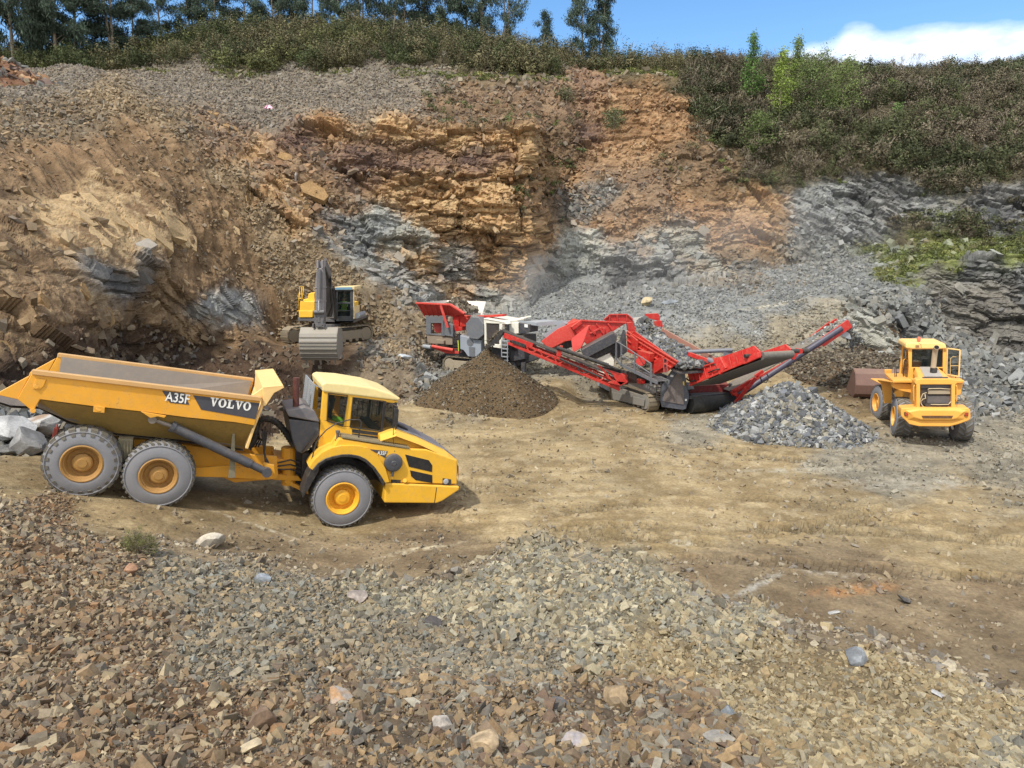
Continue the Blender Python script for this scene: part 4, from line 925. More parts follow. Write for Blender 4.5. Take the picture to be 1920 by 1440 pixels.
# ================================================================== DUMP TRUCK
T_YAW, T_PIT = R_(23), R_(15.5)
def basis(yaw, pit):
    fx = Vector((math.cos(yaw) * math.cos(pit), math.sin(yaw) * math.cos(pit), -math.sin(pit))); ly = Vector((-math.sin(yaw), math.cos(yaw), 0)); uz = fx.cross(ly)
    return Matrix((fx, ly, uz)).transposed()
TB = basis(T_YAW, T_PIT); T_O = PZ(643, 993, 0.0) - TB @ Vector((0, -1.6, 0))
def TL(px, py, y):
    r = ray(px, py); n = TB.col[1]; t = (n.dot(T_O - CAMV) + y) / n.dot(r); return TB.transposed() @ (CAMV + r * t - T_O)
def tpoly(pts, y): return [TL(a, b, y) for a, b in pts]
truck = empty('dump_truck', T_O, TB.to_euler()); tag(truck, 'yellow articulated dump truck with an empty tipping body driving down the haul road', 'dump truck')
# wheels: near side from the photograph, far side mirrored across the track
wr = []
for (cx, cy, top, bot, lugs, dp, rm_) in ((643, 935, 875, 993, 34, False, RIMB), (297, 893, 830, 958, 36, False, RIM), (153, 870, 803, 938, 22, True, RIM)):
    c = TL(cx, cy, -1.6); r = (TL(cx, top, -1.6).z - TL(cx, bot, -1.6).z) / 2 * 0.985
    wr.append((c, r))
    wheel(c, r, 0.66, -1, truck, lugs=lugs, deep=dp, rim=rm_, lug_w=0.42 if not dp else 0.62, chev=1.2 if not dp else 0.2)
    wheel((c.x, 1.6, c.z), r, 0.66, 1, truck, lugs=lugs, deep=dp, rim=rm_, chev=1.2)
# ---- tipping body
rim_a, rim_b = TL(60, 697, -1.6), TL(489, 748, -1.6)
body = MB()
for s in (-1, 1):
    def m(P): return [Vector((p.x, p.y * -s, p.z)) for p in P] if s > 0 else P
    band = m(tpoly([(62, 696), (489, 748), (477, 798), (440, 792), (350, 783), (275, 773), (175, 762), (75, 749), (62, 772), (32, 748)], -1.6))
    body.prism(band, (0, -s * 0.09, 0) if s > 0 else (0, 0.09, 0))
    wing = m(tpoly([(57, 703), (0, 734), (-3, 741), (32, 749)], -1.56)); body.prism(wing, (0, 0.05 * (-s), 0))
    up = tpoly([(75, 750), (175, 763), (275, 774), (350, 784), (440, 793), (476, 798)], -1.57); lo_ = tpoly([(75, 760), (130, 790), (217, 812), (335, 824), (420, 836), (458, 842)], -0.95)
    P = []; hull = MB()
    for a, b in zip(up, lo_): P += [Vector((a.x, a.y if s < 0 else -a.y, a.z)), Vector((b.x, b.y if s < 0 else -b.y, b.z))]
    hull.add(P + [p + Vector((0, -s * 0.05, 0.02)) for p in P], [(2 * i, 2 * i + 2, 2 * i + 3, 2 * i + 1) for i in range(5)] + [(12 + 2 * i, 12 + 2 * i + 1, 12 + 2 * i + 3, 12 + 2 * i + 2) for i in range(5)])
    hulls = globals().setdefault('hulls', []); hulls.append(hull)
    rimb = MB(); rimb.bar((rim_a.x, s * 1.58, rim_a.z), (rim_b.x, s * 1.58, rim_b.z), 0.17, 0.11); hulls.append(rimb)
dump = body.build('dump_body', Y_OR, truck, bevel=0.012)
HUL = paint('olive_hull', (150, 122, 62), rough=0.7, dust=0.75, dustc=s2l((100, 92, 70)), rust=0.8, top=0.2); RMT = paint('scuffed_rim', (206, 160, 100), rough=0.55, dust=0.75, rust=0.6)  # hull is a darker olive than the body band, with dark dust mixed in
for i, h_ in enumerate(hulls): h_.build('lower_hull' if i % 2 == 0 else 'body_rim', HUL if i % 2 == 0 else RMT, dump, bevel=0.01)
# lining: floor and inner walls, scoured steel
ln = MB(); fl_ = tpoly([(-2, 741), (32, 752), (75, 762), (130, 790), (217, 812), (335, 824), (420, 836), (458, 842)], -0.93)
P = []
for a in fl_: P += [Vector((a.x, -0.95 if a.x > fl_[2].x - .01 else -1.5, a.z)), Vector((a.x, 0.95 if a.x > fl_[2].x - .01 else 1.5, a.z))]
n = len(fl_); ln.add(P + [p - Vector((0, 0, 0.06)) for p in P], [(2 * i, 2 * i + 1, 2 * i + 3, 2 * i + 2) for i in range(n - 1)] + [(2 * n + 2 * i, 2 * n + 2 * i + 2, 2 * n + 2 * i + 3, 2 * n + 2 * i + 1) for i in range(n - 1)])
for s in (-1, 1):
    a0, a1 = rim_a, rim_b; x0, x1 = a0.x + 0.1, a1.x - 0.05
    ln.add([(x0, s * 1.47, a0.z - 0.02), (x1, s * 1.47, a1.z - 0.02), (x1 - 0.1, s * 1.0, fl_[-1].z + .05), (fl_[3].x, s * 1.0, fl_[3].z + .03), (fl_[2].x, s * 1.2, fl_[2].z + .03)], [(0, 1, 2, 3, 4)])
ln.build('bed_lining', BODY_IN, dump)
# front wall, spill guard
fw = MB(); pr = tpoly([(460, 841), (474, 799), (490, 758), (493, 727)], -1.5)
fw.prism(pr + [p + Vector((0.07, 0, 0)) for p in pr[::-1]], (0, 3.0, 0))
pg = tpoly([(492, 727), (531, 723), (533, 727), (514, 737), (499, 760), (494, 762)], -1.56); fw.prism(pg, (0, 0.06, 0)); fw.prism([Vector((p.x, 1.5, p.z)) for p in pg], (0, 0.06, 0))
tp = tpoly([(492, 726), (531, 722), (532, 725), (493, 729)], -1.56); fw.prism(tp, (0, 3.12, 0))
tg = tpoly([(470, 743), (493, 727), (495, 750)], -1.5); fw.prism(tg, (0, 0.05, 0))
fw.build('spill_guard', paint('sunlit_dusty_yellow', (240, 200, 130), rough=0.5, dust=0.35), dump, bevel=0.01)  # cream of the guard's sunlit faces put into the paint, plus dust
# body fittings: ribs, lifting eye, pivot bracket
def piece(name, mat, parent, fn, bevel=0.006):
    m = MB(); fn(m); return m.build(name, mat, parent, bevel=bevel)
dt = MB(); dt.prism(tpoly([(176, 760), (197, 763), (196, 774), (175, 772)], -1.61), (0, -0.03, 0)); dt.cyl(TL(186, 766, -1.64), TL(186, 766, -1.60), 0.07, 12); dt.build('lifting_eye', Y_OR, dump, bevel=0.006)
dt = MB(); dt.prism(tpoly([(264, 771), (312, 779), (308, 783), (296, 780), (282, 783)], -1.61), (0, -0.05, 0)); dt.build('bracket', Y_OR, dump, bevel=0.006)
dt = MB(); dt.prism(tpoly([(68, 709), (87, 711), (82, 724), (73, 731), (62, 729), (62, 722)], -1.605), (0, -0.02, 0))
dt.cyl(TL(68, 725, -1.60), TL(68, 725, -1.64), 0.055, 14); dt.build('pivot_plate', Y_OR, dump, bevel=0.006)
dt = MB(); dt.cyl(TL(62, 770, -1.60), TL(62, 770, -1.66), 0.06, 12)
dt.build('pivot_pin', Y_OR, dump, bevel=0.006)
DEC = paint('decal_grey', (70, 70, 76), rough=0.5, dust=0.1); LET = paint('decal_white', (238, 236, 228), rough=0.5, dust=0.05)
d1 = MB(); d1.prism(tpoly([(304, 732.5), (346, 737), (355, 759), (318, 755)], -1.604), (0, -0.004, 0)); d1.prism(tpoly([(362, 741), (487, 756), (479, 786), (377, 768)], -1.604), (0, -0.004, 0))
dec = d1.build('decal', DEC, dump)
ca, cb = TL(317, 745, -1.612), TL(349, 749, -1.612); M_ = frame_m((ca + cb) / 2, cb - ca, (0, 0, 1)); text_mesh('A35F', LET, dec, M_, 0.33, sx=0.78, bold=0.004)
# slab serif letters V O L V O, built from outlines
def serif_letters(word, o, x, z, H, Wd, gap, parent, mat):
    b = MB(); X = Vector(x).normalized(); Z = Vector(z); Z = (Z - X * Z.dot(X)).normalized(); O_ = Vector(o); cur = 0; nrm = Vector((0, -0.005, 0))
    def pt(u, v): return O_ + X * (cur + u * Wd) + Z * (v * H)
    for ch in word:
        if ch == 'V':
            b.prism([pt(0.10, 0.93), pt(0.38, 0.93), pt(0.56, 0.28), pt(0.52, 0.0), pt(0.42, 0.0)], nrm); b.prism([pt(0.90, 0.93), pt(0.74, 0.93), pt(0.50, 0.22), pt(0.54, 0.0), pt(0.58, 0.0)], nrm)
            b.prism([pt(-0.02, 0.86), pt(0.48, 0.86), pt(0.48, 1), pt(-0.02, 1)], nrm * 1.2); b.prism([pt(0.60, 0.86), pt(1.02, 0.86), pt(1.02, 1), pt(0.60, 1)], nrm * 1.2)
        elif ch == 'L':
            b.prism([pt(0.18, 0.02), pt(0.46, 0.02), pt(0.46, 0.98), pt(0.18, 0.98)], nrm); b.prism([pt(0.02, 0), pt(0.92, 0), pt(0.92, 0.15), pt(0.02, 0.15)], nrm * 1.2)
            b.prism([pt(0.04, 0.86), pt(0.62, 0.86), pt(0.62, 1), pt(0.04, 1)], nrm * 1.2); b.prism([pt(0.78, 0.1), pt(0.93, 0.1), pt(0.93, 0.42), pt(0.82, 0.42)], nrm * 1.1)
        else:
            N = 22; o1 = [pt(0.5 + 0.52 * math.cos(t * 2 * math.pi / N), 0.5 + 0.52 * math.sin(t * 2 * math.pi / N)) for t in range(N)]; i1 = [pt(0.5 + 0.24 * math.cos(t * 2 * math.pi / N), 0.5 + 0.38 * math.sin(t * 2 * math.pi / N)) for t in range(N)]
            for t in range(N): b.prism([o1[t], o1[(t + 1) % N], i1[(t + 1) % N], i1[t]], nrm)
        cur += Wd + gap
    return b.build('lettering', mat, parent)
va, vb = TL(393, 761, -1.612), TL(469, 770.5, -1.612); wtot = (vb - va).length; Wd = wtot / 5 * 0.93
serif_letters('VOLVO', va, vb - va, (0, 0, 1), 0.225, Wd, wtot / 5 * 0.07 * 1.25, dec, LET)
# ---- tipping cylinders
for s in (-1, 1):
    def sy(p): return Vector((p.x, abs(p.y) * s, p.z))
    a, b, c = sy(TL(286, 786, -1.42)), sy(TL(322, 799, -1.42)), sy(TL(500, 885, -1.35))
    cy = MB(); cy.cyl(b, b.lerp(c, 0.82), 0.125, 16); cy.cyl(b - (b - a).normalized() * 0.02, b.lerp(c, 0.03), 0.15, 16); cy.cyl(b.lerp(c, 0.6), b.lerp(c, 1.0), 0.10, 14); cy.cyl(c + Vector((0, -.1, 0)), c + Vector((0, .1, 0)), 0.13, 14)
    t_ = cy.build('tipping_cylinder', DGR, truck, smooth=True, auto=35)
    r_ = MB(); r_.cyl(a, b, 0.055, 12); r_.cyl(a + Vector((0, -0.08, 0)), a + Vector((0, 0.08, 0)), 0.1, 12); r_.build('piston_rod', STEEL, t_, smooth=True, auto=35)
# ---- rear frame, bogie, axles
fr = MB()
fr.prism(tpoly([(205, 818), (330, 830), (440, 850), (520, 856), (522, 898), (440, 905), (380, 880), (300, 855), (205, 845)], -0.62), (0, 0.14, 0)); fr.prism([Vector((p.x, 0.48, p.z)) for p in tpoly([(205, 818), (330, 830), (440, 850), (520, 856), (522, 898), (440, 905), (380, 880), (300, 855), (205, 845)], -0.62)], (0, 0.14, 0))
pc = tpoly([(340, 880), (440, 905), (522, 905), (522, 935), (430, 932), (350, 905)], -0.55); fr.prism(tpoly([(362, 878), (440, 872), (500, 888), (498, 900), (436, 896), (366, 894)], -0.9), (0, 0.08, 0))
for i in range(3): c = wr[1][0].lerp(wr[2][0], 0.5); fr.box((c.x + 1.4 * i - 0.6, 0, c.z + 0.25), (0.16, 1.0, 0.25))
fr.build('rear_frame', Y_OR, truck, bevel=0.015)
bg_ = MB()
for c, r in wr[1:]: bg_.cyl((c.x, -1.3, c.z), (c.x, 1.3, c.z), 0.17, 12); bg_.lathe([(0.0, -0.35), (0.34, -0.2), (0.36, 0.2), (0.0, 0.35)], (c.x, 0, c.z), (0, 1, 0), 14)
for s in (-1, 1): bg_.bar(wr[1][0] * Vector((1, 0, 1)).x if False else (wr[1][0].x + .2, s * 0.75, wr[1][0].z + 0.05), (wr[2][0].x - .2, s * 0.75, wr[2][0].z + 0.05), 0.2, 0.34)
bg_.build('bogie', paint('dirty_axle', (104, 88, 62), rough=0.7, dust=0.7), truck, bevel=0.01)
fa = MB(); c = wr[0][0]; fa.cyl((c.x, -1.3, c.z), (c.x, 1.3, c.z), 0.17, 12); fa.lathe([(0.0, -0.35), (0.34, -0.2), (0.36, 0.2), (0.0, 0.35)], (c.x, 0, c.z), (0, 1, 0), 14)
fa.build('front_axle', paint('dirty_axle', (104, 88, 62)), truck)
fp = MB(); fp.prism(tpoly([(438.5, 790), (440, 790), (441, 896), (428, 896), (433, 840)], -1.30), (0, 0.03, 0)); fp.build('mud_flap', paint('dusty_flap', (128, 122, 100), rough=0.8, dust=0.6), truck)
fp = MB(); fp.prism(tpoly([(222, 822), (249, 824), (246, 880), (225, 872)], -1.2), (0, 0.5, 0))
for k in range(4): fp.prism(tpoly([(226 + 6 * k, 826), (228 + 6 * k, 826), (228 + 6 * k, 870), (226 + 6 * k, 870)], -1.23), (0, 0.03, 0))
fp.build('mud_flap', paint('dusty_flap', (128, 122, 100), rough=0.8, dust=0.6), truck)
# hitch between the two halves
ht = MB(); ht.cyl(TL(541, 838, -0.3) , TL(541, 908, -0.3), 0.2, 14); ht.prism(tpoly([(516, 860), (552, 864), (556, 878), (516, 880)], -0.55), (0, 1.1, 0)); ht.prism(tpoly([(512, 888), (560, 893), (566, 902), (512, 900)], -0.5), (0, 1.0, 0))
ht.prism(tpoly([(494, 868), (514, 872), (516, 888), (508, 892), (498, 888)], -1.28), (0, 0.12, 0)); ht.prism(tpoly([(535, 898), (580, 920), (580, 928), (533, 906)], -0.5), (0, 0.14, 0))
ht.build('hitch', Y_OR, truck, bevel=0.01)
hb = MB(); hb.prism(tpoly([(541, 866), (580, 856), (584, 900), (566, 918), (536, 905), (534, 880)], -0.35), (0, 0.9, 0)); hb.prism(tpoly([(567, 850), (581, 850), (580, 905), (566, 905)], -0.75), (0, 0.25, 0))
for k in range(3): hb.tube([TL(520, 868 + 6 * k, -0.6), TL(545, 862 + 9 * k, -0.7), TL(572, 872 + 8 * k, -0.6)], 0.025, 6)
hb.build('hydraulics', BLK, truck, bevel=0.01)
hs = MB(); hs.tube([TL(*p, -0.55) for p in ((466, 840), (478, 824), (480, 806), (483, 792), (494, 785), (508, 786), (522, 794), (534, 808), (543, 822), (551, 834))], 0.085, 9)
for k in range(26):
    a = k / 25; pp = [TL(*p, -0.55) for p in ((466, 840), (478, 824), (480, 806), (483, 792), (494, 785), (508, 786), (522, 794), (534, 808), (543, 822), (551, 834))]; f_ = a * 8.99; j = int(f_); c = pp[j].lerp(pp[j + 1], f_ - j); d = (pp[j + 1] - pp[j]).normalized(); hs.cyl(c - d * 0.015, c + d * 0.015, 0.1, 9)
for k in range(4): hs.tube([TL(497, 800, -0.5 + .1 * k), TL(491 + 3 * k, 815, -0.7 + .1 * k), TL(495, 842 + 3 * k, -0.7), TL(498 + 2 * k, 868, -0.8)], 0.022, 6)
for k in range(3): hs.tube([TL(486, 812 + 4 * k, -0.6), TL(482 + 4 * k, 825, -0.5), TL(474 + 5 * k, 838, -0.4)], 0.022, 6)
hs.build('hose', HOSE, truck, smooth=True, auto=40)
# ---- front half
arch_o = [(580, 877), (589, 863), (605, 848.5), (623, 840), (640, 836.5), (657, 835.8), (675, 837), (690, 840.4), (708, 854), (722, 877), (730, 903.5)]
arch_i = [(586, 881), (597, 868), (610, 860), (623, 856), (640, 852.5), (657, 852), (674, 855), (688, 862), (703, 876), (715, 893), (722, 905)]
for s in (-1, 1):
    fd = MB()
    for i in range(len(arch_o) - 1):
        P = tpoly([arch_o[i], arch_o[i + 1], arch_i[i + 1], arch_i[i]], -1.62)
        if s > 0: P = [Vector((p.x, 1.62, p.z)) for p in P]
        fd.prism(P, (0, -s * 0.72, 0))
    fd.build('fender', Y_BR, truck)
fd = MB()
low_pts = [(623, 840.5), (636, 822), (700, 832.5), (768, 842), (800, 843), (857, 863), (857, 908), (731, 905), (722, 878), (708, 855), (690, 841), (675, 837.5), (657, 836.3), (640, 837)]
lp = tpoly(low_pts, -1.5); fd.prism(lp, (0, 3.0, 0))
fend = fd.build('front_body', Y_BR, truck, bevel=0.03, seg=2)
ar = MB()
for s in (-1, 1):
    in2 = [(588, 886), (600, 873), (612, 865), (624, 861), (640, 857.5), (656, 857), (672, 860), (685, 867), (699, 880), (710, 896), (718, 912)]
    for i in range(len(arch_i) - 1):
        P = tpoly([arch_i[i], arch_i[i + 1], in2[i + 1], in2[i]], -1.66)
        if s > 0: P = [Vector((p.x, 1.66, p.z)) for p in P]
        ar.prism(P, (0, -s * 0.75, 0))
    P = tpoly([(588, 872), (600, 868), (597, 885), (580, 915), (568, 934), (566, 925), (576, 895)], -1.6)
    if s > 0: P = [Vector((p.x, 1.6, p.z)) for p in P]
    ar.prism(P, (0, -s * 0.6, 0))
ar.prism(tpoly([(612, 862), (657, 856), (700, 875), (722, 912), (722, 942), (718, 905), (690, 872), (657, 862), (620, 868)], -0.95), (0, 1.9, 0))
ar.prism(tpoly([(600, 850), (740, 850), (740, 905), (724, 935), (712, 900), (600, 900)], -0.85), (0, 1.7, 0))
ar.build('wheel_arch_trim', BLK, truck, bevel=0.012)
bm_ = MB(); bp_ = tpoly([(722, 906), (853, 912), (862, 912.6), (860.5, 919), (829.5, 939.5), (818, 943.8), (720.7, 943)], -1.56); bm_.prism(bp_, (0, 3.12, 0))
bmp = bm_.build('bumper', Y_BR, truck, bevel=0.035, seg=2)
sm = MB(); sm.prism(tpoly([(818, 914), (819.4, 914), (815.4, 943), (814, 943)], -1.563), (0, 0.01, 0)); sm.build('seam', BLK, bmp)
hd = MB(); ph = tpoly([(712, 815), (741, 806), (784, 822), (839, 848), (857, 862), (857, 885), (712, 850)], -1.22); ph2 = [Vector((p.x, -1.46, p.z - 0.13)) for p in ph]
n = len(ph)
for s in (-1, 1):
    A = [Vector((p.x, p.y * -s, p.z)) for p in ph]; B = [Vector((p.x, p.y * -s, p.z)) for p in ph2]
    hd.add(A + B, [(i, i + 1, n + i + 1, n + i) for i in range(n - 2)])
hd.prism(ph, (0, 2.44, 0)); hood = hd.build('hood', Y_BR, truck, bevel=0.03, seg=2)
ht2 = MB(); pt_ = tpoly([(744, 801), (784, 816), (839, 844), (855, 858), (854, 864), (800, 834), (744, 812)], -0.85); ht2.prism(pt_, (0, 1.7, 0)); hg = ht2.build('hood_cover', paint('hood_grey', (112, 114, 124), rough=0.4, dust=0.3), hood, bevel=0.03, seg=2)
gv = MB()
for k in range(8): a = TL(749 + 2.2 * k, 801.5 + 1.0 * k, -0.8); gv.box((a.x, -0.5, a.z + 0.03), (0.022, 0.5, 0.05))
gv.build('vent', BLK, hood)
g_ = MB(); g_.prism(tpoly([(759.7, 852), (804, 863), (810.5, 872.5), (810, 885), (766.5, 875)], -1.503), (0, -0.006, 0)); g_.prism(tpoly([(768.8, 881.7), (810.5, 890.8), (810.5, 906), (779, 900), (771, 893)], -1.503), (0, -0.006, 0))
g_.build('grille', paint('mesh_black', (30, 30, 32), rough=0.6, dust=0.12), fend)
g_ = MB(); g_.prism(tpoly([(830, 896.5), (845.6, 898.8), (845.6, 909), (830, 908.7)], -1.503), (0, -0.008, 0)); hl = g_.build('headlight', BLK, fend); g_ = MB(); g_.lathe([(0.001, 0.02), (0.07, 0.012), (0.085, 0)], TL(836, 903, -1.512), (0, -1, 0), 16); g_.build('lens', LAMP, hl)
g_ = MB(); dc_ = TL(737, 867, -1.5); g_.lathe([(0.001, 0.13), (0.06, 0.13), (0.08, 0.115), (0.2, 0.12), (0.245, 0.10), (0.265, 0.06), (0.265, -0.02)], dc_, (0, -1, 0), 36); g_.tube([TL(737, 884, -1.56), TL(735, 893, -1.56)], 0.04, 8)
g_.build('air_intake', DGR, fend, smooth=True, auto=30)
g_ = MB(); g_.prism(tpoly([(692, 842), (727, 846), (722, 859), (712, 853)], -1.503), (0, -0.004, 0)); dd = g_.build('decal', DEC, fend); ca, cb = TL(709, 849.5, -1.512), TL(723, 850.5, -1.512); text_mesh('A35F', LET, dd, frame_m((ca + cb) / 2, cb - ca, (0, 0, 1)), 0.15, sx=0.8, bold=0.002)
g_ = MB(); g_.prism(tpoly([(733, 899), (751, 900), (751, 906), (733, 906)], -1.503), (0, -0.005, 0)); g_.build('cover', BLK, fend); g_ = MB(); g_.cyl(TL(759, 901, -1.5), TL(759, 901, -1.56), 0.06, 12); g_.build('lamp', Y_BR, fend)
# tread deck
dk = MB(); d1_ = tpoly([(641, 818), (768, 839), (768, 841.5), (641, 821)], -1.52); dk.prism(d1_, (0, 0.5, 0))
for k in range(30): a = d1_[0].lerp(d1_[1], (k + 0.5) / 30); dk.box((a.x, -1.28, a.z + 0.006), (0.012, 0.46, 0.012))
dk.build('tread_deck', paint('tread_plate', (132, 122, 96), rough=0.6, dust=0.5), truck)
# cab
cab_side = [(605, 733), (746, 752), (741, 790), (737, 812), (716, 815), (716, 845), (611, 843), (596, 840), (600, 790)]
cb_ = MB(); CY = -0.98
c_in = tpoly([(603, 787), (714, 809), (736, 812), (716, 815), (716, 845), (611, 843), (596, 840)], CY); cb_.prism([TL(601, 789, CY), TL(614, 790, CY), TL(643, 800, CY), TL(656, 801, CY), TL(714, 810, CY), TL(737, 812, CY), TL(716, 818, CY), TL(716, 848, CY), TL(611, 846, CY), TL(596, 842, CY)], (0, 1.96, 0))
pil = [((605, 733), (616, 735.5), (613, 789), (600, 792)), ((652, 741), (662, 744), (656.5, 801), (643, 799)), ((606, 733), (746, 752), (745, 757), (606, 738))]
for P in pil:
    pp = tpoly(P, CY); cb_.prism(pp, (0, 0.09, 0)); cb_.prism([Vector((p.x, 0.89, p.z)) for p in pp], (0, 0.09, 0))
cab = cb_.build('cab', Y_BR, truck, bevel=0.02, seg=2)
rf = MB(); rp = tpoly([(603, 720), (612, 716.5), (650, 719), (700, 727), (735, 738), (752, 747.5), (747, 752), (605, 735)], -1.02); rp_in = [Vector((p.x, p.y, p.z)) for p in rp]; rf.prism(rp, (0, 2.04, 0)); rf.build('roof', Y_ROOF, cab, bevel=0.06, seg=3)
wf = MB()
for P in (((720, 752), (724, 752), (718, 809), (714, 809)), ((740, 754), (745, 755), (738, 811), (735, 811))):
    pp = tpoly(P, CY - 0.005)
    for k_ in (0, 1): wf = MB(); wf.prism(pp if k_ == 0 else [Vector((p.x, 0.9, p.z)) for p in pp], (0, 0.08, 0)); wf.build('windscreen_pillar', BLK, cab)
for P in (((616, 737), (652, 741.5), (643, 799), (613, 789)), ((662, 745), (720, 752), (714, 808.5), (656.5, 801))):   # rubber frames
    wf = MB()
    for i in range(4):
        a, b = TL(*P[i], CY - 0.008), TL(*P[(i + 1) % 4], CY - 0.008); wf.bar(a, b, 0.02, 0.05, up=(0, 1, 0))
    wf.build('window_frame', BLK, cab)
gl = MB()
for P in (((616, 737), (652, 741.5), (643, 799), (613, 789)), ((662, 745), (720, 752), (714, 808.5), (656.5, 801)), ((724, 753), (740, 755), (735, 811), (718, 810))):
    pp = tpoly(P, CY + 0.03)
    for k_ in (0, 1): gl = MB(); gl.prism(pp if k_ == 0 else [Vector((p.x, 0.94, p.z)) for p in pp], (0, 0.008, 0)); gl.build('window', GLS, cab)
gl = MB()
wsa, wsb = TL(743, 755, CY + .05), TL(737, 811, CY + .05); gl.prism([wsa, wsb, wsb + Vector((0.008, 0, 0)), wsa + Vector((0.008, 0, 0))], (0, 1.86, 0)); gl.build('windscreen', GLS, cab)
it = MB()   # seat, wheel column, pillars and rear wall seen through the glass
s0 = TL(630, 800, -0.2); it.box((s0.x, 0, s0.z + 0.05), (0.5, 0.5, 0.25)); it.box((s0.x - 0.28, 0, s0.z + 0.45), (0.14, 0.5, 0.75)); it.box((s0.x + 1.0, 0, s0.z + 0.05), (0.3, 1.5, 0.5)); c0 = TL(700, 795, -0.1); it.lathe([(0.17, 0), (0.2, 0.02), (0.17, 0.04)], c0, (-0.6, 0, 1), 20); it.cyl(c0, c0 + Vector((0.35, 0, -0.5)), 0.04, 8)
for k in range(6): a = TL(672 + 9 * k, 750, 0.86); b = TL(668 + 9 * k, 800, 0.86); it.bar(a, b, 0.02, 0.02)
it.build('seat', BLK, cab, bevel=0.02); sc_ = MB(); sc_.box((s0.x + 0.02, -0.3, s0.z + 0.22), (0.42, 0.4, 0.16)); sc_.build('seat_cover', GREEN, cab, bevel=0.05, seg=2)
vn = MB(); vn.prism(tpoly([(660, 804.5), (710, 811), (709.5, 817), (660, 811)], CY - 0.003), (0, -0.006, 0)); vn.prism(tpoly([(660, 812.5), (709, 818.5), (708.5, 824), (660, 818)], CY - 0.003), (0, -0.006, 0)); vn.build('vent', BLK, cab)
mr = MB(); mr.prism(tpoly([(739, 765), (748, 768), (746, 796), (739, 798)], -1.22), (0, 0.06, 0)); mr.tube([TL(736, 758, -1.0), TL(745, 762, -1.2), TL(744, 800, -1.2), TL(738, 812, -1.0)], 0.02, 6); mr.tube([TL(738, 800, -1.35), TL(737, 820, -1.4), TL(740, 847, -1.5)], 0.012, 6); mr.build('mirror', BLK, cab, bevel=0.01)
rg = MB(); A = tpoly([(591, 721), (604, 733), (592, 792), (583, 770)], -0.95)
g0, g1 = TL(590, 722, -0.95), TL(584, 770, -0.95)
for k in range(15): a = g0.lerp(g1, k / 14); rg.box((a.x, 0, a.z), (0.03, 1.8, 0.02))
for yy in (-0.9, -0.3, 0.3, 0.9): rg.bar((g0.x, yy, g0.z), (g1.x, yy, g1.z), 0.04, 0.04)
rg.bar((g0.x, -.9, g0.z), (TL(603, 728, -.95).x, -.9, TL(603, 728, -.95).z), 0.03, 0.03); rg.build('rear_guard', LGR, cab)
# exhaust, air cleaner box, handrail
ex = MB(); ex.tube([TL(555, 772, -0.75), TL(555, 725, -0.75), TL(555.5, 708, -0.75)], 0.085, 14); ex.build('exhaust', paint('maroon_pipe', (86, 44, 40), rough=0.5, dust=0.25), truck, smooth=True, auto=40)
ab = MB(); ab.prism(tpoly([(541, 786), (598, 792), (599, 815), (580, 842), (566, 851), (556, 846), (548, 824)], -1.0), (0, 1.9, 0)); ab.build('air_cleaner', DGR, truck, bevel=0.03, seg=2)
ab = MB(); ab.prism(tpoly([(536, 770), (573, 763), (590, 770), (598, 787), (599, 792), (541, 781)], -1.08), (0, 1.5, 0)); ab.build('cleaner_cap', paint('cap_grey', (110, 108, 112), rough=0.5, dust=0.4), truck, bevel=0.03, seg=2)
hr = MB(); hr.tube([TL(*p, -1.3) for p in ((671, 832), (674, 808), (678, 792), (674, 787), (655, 787), (630, 794), (612, 806), (600, 819), (592, 832), (588, 848), (582, 872))], 0.018, 7); hr.tube([TL(566, 848, -1.05), TL(597, 806, -1.05)], 0.015, 6); hr.build('handrail', BLK, truck, smooth=True)
lv = MB(); lv.cyl(TL(633, 834, -1.3), TL(633, 824, -1.3), 0.075, 12); lv.cyl(TL(633, 824, -1.3), TL(633.5, 809, -1.3), 0.045, 12); lv.cyl(TL(633.5, 812, -1.3), TL(633.5, 807, -1.3), 0.06, 12); lv.cyl(TL(628, 830, -1.35), TL(642, 832, -1.35), 0.045, 8); lv.build('filler_valve', paint('valve_grey', (92, 90, 88), rough=0.5, dust=0.4), truck, bevel=0.005)
tl = MB(); tl.box(TL(104, 812, -1.1), (0.10, 0.14, 0.26)); tl.tube([TL(108, 795, -1.1), TL(104, 812, -1.1), TL(100, 822, -1.1)], 0.02, 6); tl.build('tail_lamp', paint('red_lens', (150, 60, 50), rough=0.4, dust=0.3), truck, bevel=0.01)
